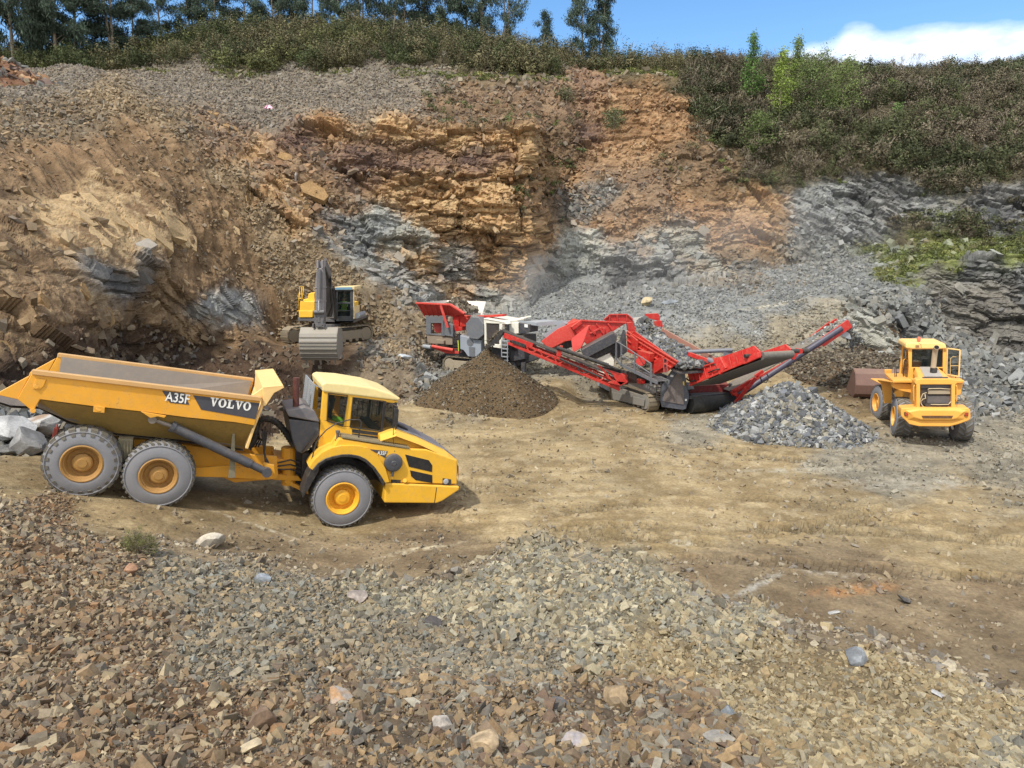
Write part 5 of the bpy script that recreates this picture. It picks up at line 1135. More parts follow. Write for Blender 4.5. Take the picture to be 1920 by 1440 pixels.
# ================================================================== STOCKPILES
def pile(name, label, apex, R, pal, ssize, n, soil, cover_lo=0.0, squash=1.0, seed=0, lump=0.12, rot=0.0, tip=0.35, cat='stockpile', group=None, sigma=0.35, zbase=None):
    z0 = ground_z(apex.x, apex.y) if zbase is None else zbase; h = apex.z - z0; root = empty(name, (apex.x, apex.y, z0)); nr, na = 70, 150
    r = np.linspace(0, 1.12, nr)[:, None]; a = np.linspace(0, 2 * np.pi, na, endpoint=False)[None]
    rad = R * (1 + 0.07 * np.sin(2 * a + seed) + 0.05 * np.sin(3 * a + 2 * seed) + 0.03 * np.sin(7 * a + seed))
    X = r * rad * np.cos(a); Y = r * rad * np.sin(a) * squash; X, Y = X * math.cos(rot) - Y * math.sin(rot), X * math.sin(rot) + Y * math.cos(rot)
    s = np.sqrt(r * r + (tip / R) ** 2) - tip / R; k = math.sqrt(1 + (tip / R) ** 2) - tip / R; Z = h * (1 - s / k) + 0 * a
    foot = np.clip((r - 0.9) / 0.2, 0, 1) * np.ones_like(a); Z = Z - 0.02
    P = np.stack([X + apex.x, Y + apex.y, Z + z0 + 0 * X], 2).reshape(-1, 3)
    near = FP[np.hypot(FP[:, 0] - apex.x, FP[:, 1] - apex.y) < R * 1.35]; near = near[::max(1, len(near) // 6000)]; gz = np.empty(len(P))
    for c_ in range(0, len(P), 1000): gz[c_:c_ + 1000] = near[((P[c_:c_ + 1000, None, :2] - near[None, :, :2]) ** 2).sum(2).argmin(1), 2]
    P[:, 2] += (gz - z0) * np.repeat(np.clip(r, 0, 1).ravel() ** 2, na)
    P[:, 2] += (fbm(P * 1.1, 3, seed + 3) - 0.5) * lump * 2 + (fbm(P * 5, 3, seed + 5) - 0.5) * lump * 0.7; P[:, 2] -= np.repeat((np.clip(r - 0.97, 0, 1) * 2.5).ravel(), na)
    f = fbm(P * 0.8, 4, seed + 9)[:, None]; cs_ = (np.array(s2l(soil[0])) * (1 - f) + np.array(s2l(soil[1])) * f) * ALB
    loc = P - np.array([apex.x, apex.y, z0]); i = np.arange(nr * na).reshape(nr, na); A = i[:-1]; B = np.roll(i, -1, 1)[:-1]; C_ = np.roll(i, -1, 1)[1:]; D_ = i[1:]
    me = bpy.data.meshes.new('core'); me.from_pydata([tuple(p) for p in loc], [], np.stack([A, B, C_, D_], 2).reshape(-1, 4)[:, ::-1].tolist()); ca_ = me.color_attributes.new('Col', 'FLOAT_COLOR', 'POINT')
    ca_.data.foreach_set('color', np.concatenate([cs_, np.ones((len(cs_), 1))], 1).astype(np.float32).ravel()); me.materials.append(M_soil); me.shade_smooth()
    o = bpy.data.objects.new('core', me); COL.objects.link(o); o.parent = root
    rr = rng.random(n) ** 0.5 * (1.08 - cover_lo) + cover_lo * rng.random(n) ** 0.1; rr = np.clip(np.sqrt(rng.random(n)) * 1.12, 0, 1.2); m = rr > cover_lo; rr = rr[m]; ar = rng.random(len(rr)) * na
    ri = np.clip((rr / 1.12 * (nr - 1)), 0, nr - 1).astype(int); ai = ar.astype(int) % na; S_ = P[ri * na + ai] + rng.normal(0, R / nr * 1.0, (len(ri), 3)) * np.array([1, 1, 0.15]); m2 = rr > 1.0; S_[m2, 2] += 0.12 * (rr[m2] - 1.0) * 10
    sz = ssize * np.clip(np.exp(rng.normal(0, sigma, len(ri))), 0.4, 3.0)
    st_ = stone_cloud('stones', S_, sz, pick(pal, len(ri)), M_stone, root); st_['kind'] = 'stuff'; tag(root, label, cat, group); return root
M_soil = stone_mat('pile_soil', 16.0, 0.8, 0.04, 0.5)
pile('stockpile', 'dark brown cone of fine material under the red side conveyor', PY(914, 655, 36.2), 3.5, 'dig', 0.05, 9000, ((84, 68, 48), (112, 94, 68)), seed=2, lump=0.03, tip=0.03)
pile('stockpile', 'heap of grey crushed stone in front of the wheel loader', PY(1482, 722, 31.4), 3.6, 'crush', 0.135, 11000, ((112, 110, 104), (134, 130, 120)), seed=5, lump=0.14, tip=0.35, sigma=0.4)
pile('stockpile', 'dark brown dug heap behind the loader bucket and under the long conveyor', PY(1612, 662, 40.0), 4.1, 'dig', 0.13, 6500, ((78, 64, 48), (104, 86, 64)), seed=8, lump=0.22, tip=0.9, rot=0.2)
# ================================================================== WHEEL LOADER
def heading(az):
    f_ = Vector((math.sin(az), math.cos(az), 0)); l_ = Vector((-math.cos(az), math.sin(az), 0)); return Matrix((f_, l_, Vector((0, 0, 1)))).transposed()
LA, LF = R_(19), R_(9); LBm = heading(LA)
rl = PZ(1686, 818, 0.0); L_O = rl - LBm @ Vector((0, 1.12, 0)); L_O.z = 0
def LR(zx, zy, xp):
    """point of the loader's cross plane x = xp, read at 1/6.546 px of the crop at (1580, 620)"""
    r = ray(1580 + zx / 6.546, 620 + zy / 6.546); n = LBm.col[0]; t = (n.dot(L_O - CAMV) + xp) / n.dot(r); return LBm.transposed() @ (CAMV + r * t - L_O)
def LS(zx, zy, yp):
    r = ray(1580 + zx / 6.546, 620 + zy / 6.546); n = LBm.col[1]; t = (n.dot(L_O - CAMV) + yp) / n.dot(r); return LBm.transposed() @ (CAMV + r * t - L_O)
def lp_(pts, xp): return [LR(a, b, xp) for a, b in pts]
LY = paint('loader_yellow', (238, 172, 74), rough=0.45, dust=0.42, rust=0.35, dustc=s2l((190, 160, 118)))
loader = empty('wheel_loader', L_O, LBm.to_euler()); tag(loader, 'yellow wheel loader seen from behind with its bucket low on the left', 'wheel loader')
for yy in (1.42, -1.42): wheel((0, yy, 0.86), 0.86, 0.62, 1 if yy > 0 else -1, loader, lugs=20, lug_w=0.62, chev=1.0, rim=LY, rimr=0.44, lug_h=0.05)
FB = heading(LF); Q = LBm.transposed() @ FB     # front half turned about the joint
J = Vector((1.65, 0, 0)); F0 = J + Q @ Vector((1.65, 0, 0))
for yy in (1.42, -1.42):
    c = F0 + Q @ Vector((0, yy, 0)); wheel((c.x, c.y, 0.86), 0.86, 0.62, 1 if yy > 0 else -1, loader, lugs=20, lug_w=0.62, chev=1.0, rim=LY, rimr=0.44, axis=tuple(Q @ Vector((0, 1, 0))))
ax_ = MB(); ax_.cyl((0, -1.1, 0.86), (0, 1.1, 0.86), 0.2, 12); ax_.cyl(F0 + Q @ Vector((0, -1.1, .86)), F0 + Q @ Vector((0, 1.1, .86)), 0.2, 12); ax_.box((0.9, 0, 0.9), (2.4, 0.9, 0.5)); ax_.build('chassis', paint('dirty_axle', (104, 88, 62)), loader, bevel=0.02)
XR = -2.0
cw = MB()
cwo = [(722, 955), (880, 946), (1380, 948), (1542, 950), (1568, 978), (1574, 1080), (1545, 1105), (1420, 1150), (1310, 1178), (940, 1176), (820, 1150), (770, 1100), (720, 1055), (714, 1000)]
a = lp_(cwo, XR); cw.prism(a, (0.75, 0, 0)); b_ = lp_([(800, 1000), (930, 975), (1370, 975), (1480, 1000), (1400, 1070), (1340, 1090), (960, 1090), (880, 1060)], XR - 0.12); c_ = lp_([(760, 970), (900, 950), (1400, 950), (1540, 970), (1500, 1095), (1320, 1110), (980, 1110), (790, 1095)], XR + 0.01); cw.taper(c_, b_)
cwo_ = cw.build('counterweight', LY, loader, bevel=0.035, seg=2)
q_ = MB(); q_.prism(lp_([(965, 1043), (1358, 1043), (1340, 1078), (985, 1078)], XR - 0.125), (0.01, 0, 0)); q_.build('slot', paint('slot_brown', (92, 62, 36), rough=0.7), cwo_)
for P in ([(752, 1000), (815, 1005), (815, 1050), (758, 1045)], [(1490, 1008), (1545, 1005), (1540, 1048), (1492, 1052)]):
    q_ = MB(); q_.prism(lp_(P, XR - 0.03), (0.02, 0, 0)); hl = q_.build('tail_light', paint('slot_brown', (92, 62, 36)), cwo_); q_ = MB(); c = sum(lp_(P, XR - 0.04), Vector()) / 4; q_.cyl(c, c + Vector((-0.03, 0, 0)), 0.06, 12); q_.build('lens', paint('tail_red', (170, 62, 44), rough=0.3), hl)
eng = MB()
for P in ([(905, 655), (952, 655), (950, 962), (905, 962)], [(1336, 655), (1386, 655), (1380, 962), (1336, 962)], [(885, 640), (900, 605), (960, 590), (1340, 590), (1395, 612), (1402, 650), (1390, 662), (900, 662)]):
    eng.prism(lp_(P, XR + 0.12), (0.5, 0, 0))
s1 = [LR(905, 640, XR + 0.5), LR(905, 960, XR + 0.5), LR(1386, 960, XR + .5), LR(1386, 640, XR + .5)]
eng.add([Vector((-1.4, s1[0].y, s1[0].z)), Vector((-1.4, s1[1].y, s1[1].z)), Vector((0.9, s1[1].y + .02, s1[1].z)), Vector((0.9, s1[0].y + .02, s1[0].z))], [(0, 1, 2, 3)]); eng.add([Vector((-1.4, s1[3].y, s1[0].z)), Vector((-1.4, s1[2].y, s1[1].z)), Vector((0.9, s1[2].y, s1[1].z)), Vector((0.9, s1[3].y, s1[0].z))], [(0, 1, 2, 3)])
hoodb = eng.build('engine_housing', LY, loader, bevel=0.025, seg=2)
hd = MB(); top_r = lp_([(905, 645), (935, 598), (1345, 598), (1385, 645)], XR + 0.14); top_f = lp_([(868, 520), (890, 450), (1160, 447), (1245, 520)], -0.05)
hd.add(top_r + top_f, [(0, 1, 5, 4), (1, 2, 6, 5), (2, 3, 7, 6), (0, 3, 2, 1), (4, 5, 6, 7)]); hd.build('hood', LY, hoodb, bevel=0.03, seg=2)
def hoodpt(zx, zy):   # on the hood's top plane
    A, B, C_ = top_r[1], top_r[2], top_f[1]; n = (B - A).cross(C_ - A).normalized(); r = LBm.transposed() @ ray(1580 + zx / 6.546, 620 + zy / 6.546); o = LBm.transposed() @ (CAMV - L_O); t = (n.dot(A - o)) / n.dot(r); return o + r * t, (n if n.z > 0 else -n)
pp = [hoodpt(*c) for c in ((945, 450), (1150, 450), (1228, 568), (1002, 568))]; q_ = MB(); q_.prism([p + n * 0.006 for p, n in pp], pp[0][1] * 0.02); q_.build('hood_panel', paint('hood_pale_grey', (162, 160, 156), rough=0.5, dust=0.4), hoodb)
pp = [hoodpt(*c) for c in ((975, 573), (1290, 573), (1300, 594), (985, 594))]; q_ = MB(); q_.prism([p + n * 0.006 for p, n in pp], pp[0][1] * 0.015); q_.build('vent', BLK, hoodb)
gr_ = MB(); gr_.prism(lp_([(955, 655), (1336, 655), (1336, 960), (955, 960)], XR + 0.3), (0.05, 0, 0)); gr_.prism(lp_([(1000, 900), (1290, 900), (1240, 975), (1060, 975)], XR + 0.2), (0.1, 0, 0)); grl = gr_.build('radiator', paint('radiator_dark', (60, 54, 52), rough=0.7, dust=0.25), hoodb)
gr_ = MB(); gr_.prism(lp_([(958, 658), (1333, 658), (1333, 700), (958, 705)], XR + 0.28), (0.02, 0, 0)); gr_.prism(lp_([(1040, 800), (1325, 800), (1325, 890), (1040, 890)], XR + 0.27), (0.04, 0, 0)); gr_.build('fan_guard', paint('radiator_mid', (92, 88, 88), rough=0.6, dust=0.3), grl)
gr_ = MB(); gr_.prism(lp_([(1048, 730), (1322, 730), (1322, 780), (1048, 780)], XR + 0.2), (0.06, 0, 0)); gr_.build('oil_cooler', paint('cooler_tan', (160, 146, 124), rough=0.5, dust=0.3), grl, bevel=0.01)
gr_ = MB()
for P in (((1045, 725), (1060, 712), (1200, 710), (1322, 718)), ((1030, 760), (985, 775), (950, 850), (965, 900), (990, 940), (1020, 962)), ((1010, 780), (1020, 830), (985, 840), (955, 880)), ((1080, 905), (1180, 908), (1300, 905), (1330, 870))): gr_.tube([LR(a, b, XR + 0.16) for a, b in P], 0.02, 6)
gr_.build('hose', paint('pale_hose', (188, 172, 140), rough=0.5, dust=0.2), grl, smooth=True)
for s, P in ((1, [(880, 665), (872, 690), (872, 850), (880, 870)]), (-1, [(1392, 665), (1402, 690), (1402, 850), (1392, 870)])):
    q_ = MB(); q_.tube([LR(a, b, XR + 0.15) for a, b in P], 0.018, 6); q_.build('grab_rail', LY, hoodb, smooth=True)
ex = MB(); e0, en = hoodpt(1110, 520); e0 = LR(1110, 545, e0.x); ex.cyl(e0, (e0.x, e0.y, e0.z + 0.3), 0.13, 16); exo = ex.build('exhaust', BLK, loader, smooth=True, auto=40)
ex = MB(); t0 = Vector((e0.x, e0.y + .02, e0.z + 0.28)); t1 = t0 + Vector((0, 0, 0.62)); ex.tube([t0, t1, t1 + Vector((-0.06, 0, 0.16)), t1 + Vector((-0.2, 0, 0.26))], 0.10, 14); ex.build('pipe', paint('pipe_tan', (178, 156, 128), rough=0.5, dust=0.4), exo, smooth=True, auto=40)
ex = MB(); tp_ = t1 + Vector((-0.2, 0, 0.26)); d_ = Vector((-0.14, 0, 0.10)).normalized(); ex.cyl(tp_ - d_ * 0.02, tp_ + d_ * 0.004, 0.088, 14); ex.build('pipe_mouth', paint('mouth_black', (14, 14, 14), rough=0.9, dust=0.0), exo)  # flat black disc stands for the pipe's open end
# cab
XC = -0.02
cb = MB()
for P in ([(803, 212), (852, 222), (848, 455), (812, 462)], [(1230, 220), (1275, 218), (1270, 535), (1240, 530), (1228, 455)], [(800, 212), (1275, 212), (1275, 228), (800, 228)], [(815, 448), (1232, 448), (1232, 462), (815, 462)]): cb.prism(lp_(P, XC), (0.09, 0, 0))
c0, c1, c2_ = LR(803, 215, XC), LR(812, 600, XC), LR(1275, 215, XC)
for yy in (c0.y, c2_.y + 0.0): s = 1 if yy > 0 and yy == c0.y else -1; cb.box((1.35, yy - 0.05 * s, (c0.z + c1.z) / 2), (0.09, 0.09, c0.z - c1.z)); cb.box((0.68, yy - 0.05 * s, c0.z - 0.05), (1.4, 0.09, 0.1)); 
cb.prism(lp_([(812, 458), (870, 455), (870, 600), (800, 600)], XC), (1.4, 0, 0)); cb.prism(lp_([(1230, 455), (1272, 535), (1272, 600), (1230, 600)], XC), (1.4, 0, 0)); cb.box((1.35, (c0.y + c2_.y) / 2, c0.z - 0.06), (0.09, abs(c0.y - c2_.y), 0.12)); cb.box((1.36, (c0.y + c2_.y) / 2, c1.z + 0.3), (0.08, abs(c0.y - c2_.y), 0.6)); cb.box((0.65, (c0.y + c2_.y) / 2, c1.z + 0.02), (1.4, abs(c0.y - c2_.y), 0.06))
cabl = cb.build('cab', LY, loader, bevel=0.015, seg=2)
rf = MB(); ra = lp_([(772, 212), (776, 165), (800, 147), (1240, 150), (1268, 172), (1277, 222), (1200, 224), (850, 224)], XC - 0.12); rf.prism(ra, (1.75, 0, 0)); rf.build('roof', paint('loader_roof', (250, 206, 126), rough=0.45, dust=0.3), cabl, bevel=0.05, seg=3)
gl = MB(); gl.prism(lp_([(850, 226), (1230, 226), (1230, 450), (848, 450)], XC + 0.03), (0.01, 0, 0)); gl.build('window', GLS, cabl); gl = MB(); gl.box((1.36, (c0.y + c2_.y) / 2, (c0.z + c1.z) / 2 + 0.3), (0.01, abs(c0.y - c2_.y) - 0.15, c0.z - c1.z - 0.7)); gl.build('windscreen', GLS, cabl)
gl = MB(); gl.box((0.65, c0.y - 0.06, (c0.z + c1.z) / 2), (1.25, 0.01, c0.z - c1.z - 0.15)); gl.build('side_window', GLS, cabl)
st = MB(); st.box((0.55, -0.02, c1.z + 0.45), (0.5, 0.5, 0.14)); st.box((0.3, -0.02, c1.z + 0.85), (0.14, 0.46, 0.75)); st.box((0.3, -0.02, c1.z + 1.28), (0.1, 0.26, 0.2)); st.box((1.15, 0, c1.z + 0.5), (0.2, 0.6, 0.5)); st.build('seat', BLK, cabl, bevel=0.03, seg=2)
dr = MB(); D_ = [LR(1283, 217, 0.4), LR(1440, 236, 0.25), LR(1425, 562, 0.25), LR(1275, 535, 0.4)]
for i in range(4): dr.bar(D_[i], D_[(i + 1) % 4], 0.05, 0.06, up=(1, 0, 0))
dr.tube([LR(1320, 540, .3), LR(1322, 345, .3), LR(1345, 322, .3), LR(1430, 320, .3)], 0.012, 6); dr.bar(LR(1325, 430, .32), LR(1430, 430, .27), 0.02, 0.03, up=(1, 0, 0)); dro = dr.build('door', paint('door_pale_yellow', (234, 196, 126), rough=0.5, dust=0.3), cabl, bevel=0.008)
gl = MB(); gl.add(D_ + [p + Vector((0.008, 0, 0)) for p in D_], [(0, 1, 2, 3), (7, 6, 5, 4)]); gl.build('pane', GLS, dro)
bc = MB(); b0 = LR(930, 150, XC + 0.2); bc.cyl(b0, b0 + Vector((0, 0, 0.1)), 0.05, 12); bc.lathe([(0.075, 0.1), (0.075, 0.2), (0.05, 0.26), (0.001, 0.27)], b0, (0, 0, 1), 14); bc.build('beacon', paint('beacon_amber', (196, 110, 84), rough=0.25, dust=0.1), cabl, smooth=True, auto=40)
bc = MB(); bc.prism(lp_([(895, 178), (940, 178), (940, 206), (895, 206)], XC - 0.15), (0.03, 0, 0)); bc.tube([LR(925, 150, XC - 0.1), LR(960, 165, XC - .13), LR(965, 210, XC - .13)], 0.01, 5); bc.build('work_lamp', paint('lamp_brown', (150, 110, 70), rough=0.5), cabl)
# fenders, platforms, steps
pf = MB(); pf.prism(lp_([(615, 608), (890, 604), (892, 640), (615, 640)], -0.6), (1.9, 0, 0)); pf.prism(lp_([(610, 640), (870, 655), (866, 770), (720, 740), (612, 700)], -0.4), (0.5, 0, 0))
pf.prism(lp_([(425, 610), (612, 620), (602, 890), (508, 892), (484, 700), (468, 650)], 1.15), (0.06, 0, 0)); pf.prism([LR(425, 610, 1.15), LR(612, 612, 1.15), LR(612, 640, -0.6), LR(600, 612, -0.6)][:3], (0, 0, 0.05))
pf.prism(lp_([(1390, 612), (1495, 612), (1490, 640), (1390, 645)], -0.4), (1.6, 0, 0)); pf.prism(lp_([(1392, 640), (1480, 640), (1448, 785), (1400, 800)], -0.2), (0.5, 0, 0)); pf.build('fender', LY, loader, bevel=0.015)
rl_ = MB()
for P in (((640, 610), (640, 470), (655, 400)), ((742, 610), (745, 470), (740, 445)), ((655, 610), (660, 520), (655, 430)), ((1385, 610), (1388, 470), (1440, 465), (1475, 465)), ((1475, 615), (1475, 465))): rl_.tube([LR(a, b, 0.3) for a, b in P], 0.016, 6)
rl_.build('handrail', BLK, loader, smooth=True); rl_ = MB(); rl_.tube([LR(a, b, 0.6) for a, b in ((742, 460), (745, 365), (790, 325), (820, 322), (820, 450), (800, 465))], 0.022, 7); rl_.tube([LR(a, b, 0.6) for a, b in ((775, 250), (778, 330), (790, 470))], 0.022, 7); rl_.build('cab_rail', LY, loader, smooth=True)
mi = MB(); mi.prism(lp_([(512, 478), (605, 476), (605, 540), (520, 540)], 1.6), (0.08, 0, 0)); mi.prism(lp_([(545, 540), (620, 545), (640, 600), (560, 560)], 1.6), (0.3, 0, 0)); mi.build('mirror', LY, loader, bevel=0.02)
# front frame, arms, bucket
ff = MB(M=Matrix.Translation(F0) @ Q.to_4x4())
ff.prism([(-1.3, -0.5, 0.6), (0.3, -0.5, 0.6), (0.5, -0.5, 1.5), (0.0, -0.5, 2.1), (-0.6, -0.5, 2.0), (-1.3, -0.5, 1.2)], (0, 1.0, 0)); ff.box((0, 1.15, 1.85), (1.7, 0.62, 0.05)); ff.box((0, -1.15, 1.85), (1.7, 0.62, 0.05)); ffo = ff.build('front_frame', LY, loader, bevel=0.02)
am = MB(M=Matrix.Translation(F0) @ Q.to_4x4())
for yy in (0.45, -0.6): am.prism([(-0.3, yy, 2.1), (0.2, yy, 2.25), (1.6, yy, 1.5), (2.6, yy, 0.9), (2.6, yy, 0.65), (1.5, yy, 1.15), (-0.2, yy, 1.8)], (0, 0.16, 0))
am.cyl((0.0, 0, 1.9), (1.7, 0, 1.75), 0.1, 12); am.prism([(1.3, -0.06, 2.1), (1.6, -0.06, 2.1), (1.7, -0.06, 1.2), (1.45, -0.06, 1.1)], (0, 0.14, 0)); am.build('lift_arm', paint('arm_dark_brown', (72, 52, 44), rough=0.6, dust=0.3), ffo, bevel=0.01)
bk = MB(M=Matrix.Translation(F0) @ Q.to_4x4()); hw = 1.5; dz = 0.35; prof = [(4.1, 0.35), (2.75, 0.3), (2.55, 0.5), (2.5, 0.95), (2.7, 1.5), (3.1, 1.72)]
inn = [(4.05, 0.40), (2.8, 0.36), (2.62, 0.55), (2.57, 0.95), (2.76, 1.46), (3.1, 1.66)]; prof = [(a, b + dz) for a, b in prof]; inn = [(a, b + dz) for a, b in inn]; bk.M = bk.M @ Matrix.Translation((-.35, .15, 0))
for i in range(5): bk.prism([(prof[i][0], -hw, prof[i][1]), (prof[i + 1][0], -hw, prof[i + 1][1]), (inn[i + 1][0], -hw, inn[i + 1][1]), (inn[i][0], -hw, inn[i][1])], (0, 2 * hw, 0))
for yy in (-hw - 0.05, hw): bk.prism([(x, yy, z) for x, z in prof], (0, 0.05, 0))
bko = bk.build('bucket', paint('bucket_brown', (124, 96, 86), rough=0.5, dust=0.35, metal=0.2, rust=0.5), loader, bevel=0.008)
bk = MB(M=Matrix.Translation(F0) @ Q.to_4x4()); bk.prism([(4.15, -hw - .1, 0.33), (3.2, -hw - .1, 0.33), (3.2, -hw - .1, 0.39), (4.15, -hw - .1, 0.36)], (0, 2 * hw + .2, 0)); 
for yy in (-hw - 0.1, hw + 0.05): bk.prism([(4.1, yy, 0.34), (3.15, yy, 1.75), (3.0, yy, 1.72), (3.8, yy, 0.34)], (0, 0.05, 0))
bk.build('cutting_edge', paint('edge_steel', (188, 170, 150), rough=0.5, dust=0.5, metal=0.2), bko)
# ================================================================== EXCAVATOR  (crop origin 500,460, 6 px per px)
def XE(zx, zy, Y): return PY(500 + zx / 6.0, 460 + zy / 6.0, Y)
def xp(pts, Y): return [XE(a, b, Y) for a, b in pts]
EXY = 41.0
ex_o = PY(612, 632, EXY); exc = empty('excavator', ex_o); tag(exc, 'yellow and dark grey excavator on the raised bench with its bucket hanging towards the camera', 'excavator')
TRK = paint('track_steel', (132, 122, 104), rough=0.6, dust=0.6, metal=0.2); TRD = paint('track_shade', (74, 68, 60), rough=0.7, dust=0.5)
def crawler(parent, org, p0, dirv, length, width, height, side, name='track', frame_mat=None, pads=34):
    """a crawler track: links, side frame, rollers. p0 = inner near bottom corner of the belt, dirv = along, side = across"""
    d = Vector(dirv).normalized(); s = Vector(side).normalized(); p0 = Vector(p0); up = Vector((0, 0, 1)); r = height / 2; t = MB(org); pts = []
    n = 9
    for i in range(n): a = math.pi / 2 + math.pi * i / (n - 1); pts.append(p0 + d * (r + math.cos(a) * r) + up * (r + math.sin(a) * r))
    for i in range(1, n): a = -math.pi / 2 + math.pi * i / (n - 1); pts.append(p0 + d * (length - r + math.cos(a) * r) + up * (r + math.sin(a) * r))
    pts.insert(n, p0 + d * (length - r)); loop = pts
    inner = [(p - (p0 + d * length / 2 + up * r)) for p in loop]; inner = [p0 + d * length / 2 + up * r + Vector((v.x, v.y, v.z)) * 1.0 - v.normalized() * 0.05 for v in inner]
    m = len(loop); P = []
    for k in range(m): P += [loop[k], loop[k] + s * width, inner[k], inner[k] + s * width]
    t.add(P, [f for k in range(m) for j in [(k + 1) % m] for f in ((4 * k, 4 * j, 4 * j + 1, 4 * k + 1), (4 * k + 2, 4 * k + 3, 4 * j + 3, 4 * j + 2), (4 * k, 4 * k + 2, 4 * j + 2, 4 * j), (4 * k + 1, 4 * j + 1, 4 * j + 3, 4 * k + 3))])
    tr = t.build(name, TRK, parent)
    g = MB(org); L = [(loop[k] - loop[(k + 1) % m]).length for k in range(m)]; tot = sum(L)
    for i in range(pads):
        x = tot * i / pads; k = 0
        while x > L[k]: x -= L[k]; k += 1
        a, b = loop[k], loop[(k + 1) % m]; c = a.lerp(b, x / L[k]); tdir = (b - a).normalized(); nrm = tdir.cross(s); c0 = c - s * 0.01
        if nrm.dot(c - (p0 + d * length / 2 + up * r)) < 0: nrm = -nrm
        w = tot / pads * 0.42; g.add([c0 - tdir * w + nrm * 0.0, c0 + tdir * w, c0 + tdir * w + nrm * 0.02, c0 - tdir * w * 0.4 + nrm * 0.045, c0 - tdir * w + nrm * 0.045] + [q_ + s * (width + 0.02) for q_ in (c0 - tdir * w, c0 + tdir * w, c0 + tdir * w + nrm * 0.02, c0 - tdir * w * 0.4 + nrm * 0.045, c0 - tdir * w + nrm * 0.045)],
              [(0, 1, 2, 3, 4), (9, 8, 7, 6, 5), (0, 5, 6, 1), (1, 6, 7, 2), (2, 7, 8, 3), (3, 8, 9, 4), (4, 9, 5, 0)])
    g.build('track_shoe', TRD if False else TRK, tr)
    f = MB(org); c0 = p0 + s * 0.04; f.prism([c0 + d * r * 0.9 + up * height * 0.25, c0 + d * (length - r * 0.9) + up * height * 0.25, c0 + d * (length - r * 0.8) + up * height * 0.78, c0 + d * r * 0.8 + up * height * 0.78], s * (width - 0.08))
    for i in range(7): q_ = p0 + d * (r + (length - 2 * r) * (i + .5) / 7) + up * height * 0.2; f.cyl(q_ + s * 0.03, q_ + s * (width - 0.03), height * 0.13, 10)
    for e in (r, length - r): q_ = p0 + d * e + up * r; f.cyl(q_ + s * 0.02, q_ + s * (width - 0.02), r * 0.8, 18)
    f.build('track_frame', frame_mat or TRK, tr, bevel=0.01); return tr
und = R_(35); dv = Vector((math.sin(und), math.cos(und), 0)); sv = Vector((math.cos(und), -math.sin(und), 0))
zb = PY(537, 645, 39.8).z; pl = PY(527, 645, 39.8); pl.z = zb
DKF = paint('excavator_grey', (98, 98, 100), rough=0.5, dust=0.4)
crawler(exc, ex_o, pl, dv, 4.3, 0.62, 0.92, sv); pr_ = pl + sv * 2.35 - dv * 0.1; crawler(exc, ex_o, pr_, dv, 4.3, 0.62, 0.92, sv)
ctr = pl + sv * 1.48 + dv * 2.15; cf = MB(ex_o); cf.box(ctr + Vector((0, 0, 0.55)), (1.9, 2.2, 0.5), Matrix.Rotation(-und, 3, 'Z')); cf.cyl(ctr + Vector((0, 0, 0.7)), ctr + Vector((0, 0, 1.08)), 0.75, 24); cf.build('undercarriage', DKF, exc)
EY = paint('excavator_yellow', (248, 196, 62), rough=0.4, dust=0.25, rust=0.2); FY = 40.2
up_ = MB(ex_o); up_.prism(xp([(350, 812), (985, 835), (985, 872), (350, 850)], FY), (0, 3.6, 0)); up_.prism(xp([(535, 640), (765, 640), (765, 835), (535, 835)], FY + 0.9), (0, 2.4, 0)); upo = up_.build('upper_frame', DKF, exc, bevel=0.02)
bd = MB(ex_o); bd.prism(xp([(358, 735), (520, 735), (515, 812), (365, 812)], FY - 0.05), (0, 0.9, 0)); bd.prism(xp([(375, 628), (540, 632), (540, 738), (368, 738)], FY), (0, 3.4, 0)); bd.prism(xp([(470, 545), (505, 530), (535, 540), (540, 635), (400, 630), (415, 606), (462, 600)], FY + 0.6), (0, 1.2, 0))
bd.prism(xp([(375, 640), (985, 640), (985, 815), (375, 815)], FY + 2.4), (0, 1.2, 0)); bd.build('body', EY, exc, bevel=0.03, seg=2)
hr = MB(ex_o)
for P in (((358, 735), (358, 560), (372, 520), (374, 465), (412, 462), (414, 520), (400, 575), (410, 628)), ((372, 628), (372, 520)), ((395, 628), (396, 470)), ((358, 600), (400, 600)), ((340, 738), (375, 738))): hr.tube([XE(a, b, FY) for a, b in P], 0.022, 6)
hr.build('handrail', EY, exc, smooth=True)
cb = MB(ex_o); CYY = FY - 0.25
for P in ([(765, 500), (800, 508), (796, 815), (765, 865)], [(938, 508), (975, 500), (972, 860), (938, 800)], [(765, 495), (975, 495), (975, 515), (765, 520)], [(765, 800), (972, 795), (972, 868), (765, 868)], [(790, 638), (940, 640), (940, 660), (790, 662)], [(790, 728), (940, 730), (940, 740), (790, 740)]): cb.prism(xp(P, CYY), (0, 0.08, 0))
cb.prism(xp([(765, 495), (785, 495), (785, 868), (765, 868)], CYY), (0, 1.6, 0)); cb.prism(xp([(785, 495), (972, 495), (972, 868), (785, 868)], CYY + 1.6), (0, 0.05, 0)); cb.prism(xp([(765, 850), (972, 850), (972, 868), (765, 868)], CYY), (0, 1.6, 0)); cabx = cb.build('cab', paint('cab_dark', (58, 62, 66), rough=0.45, dust=0.3), exc, bevel=0.01)
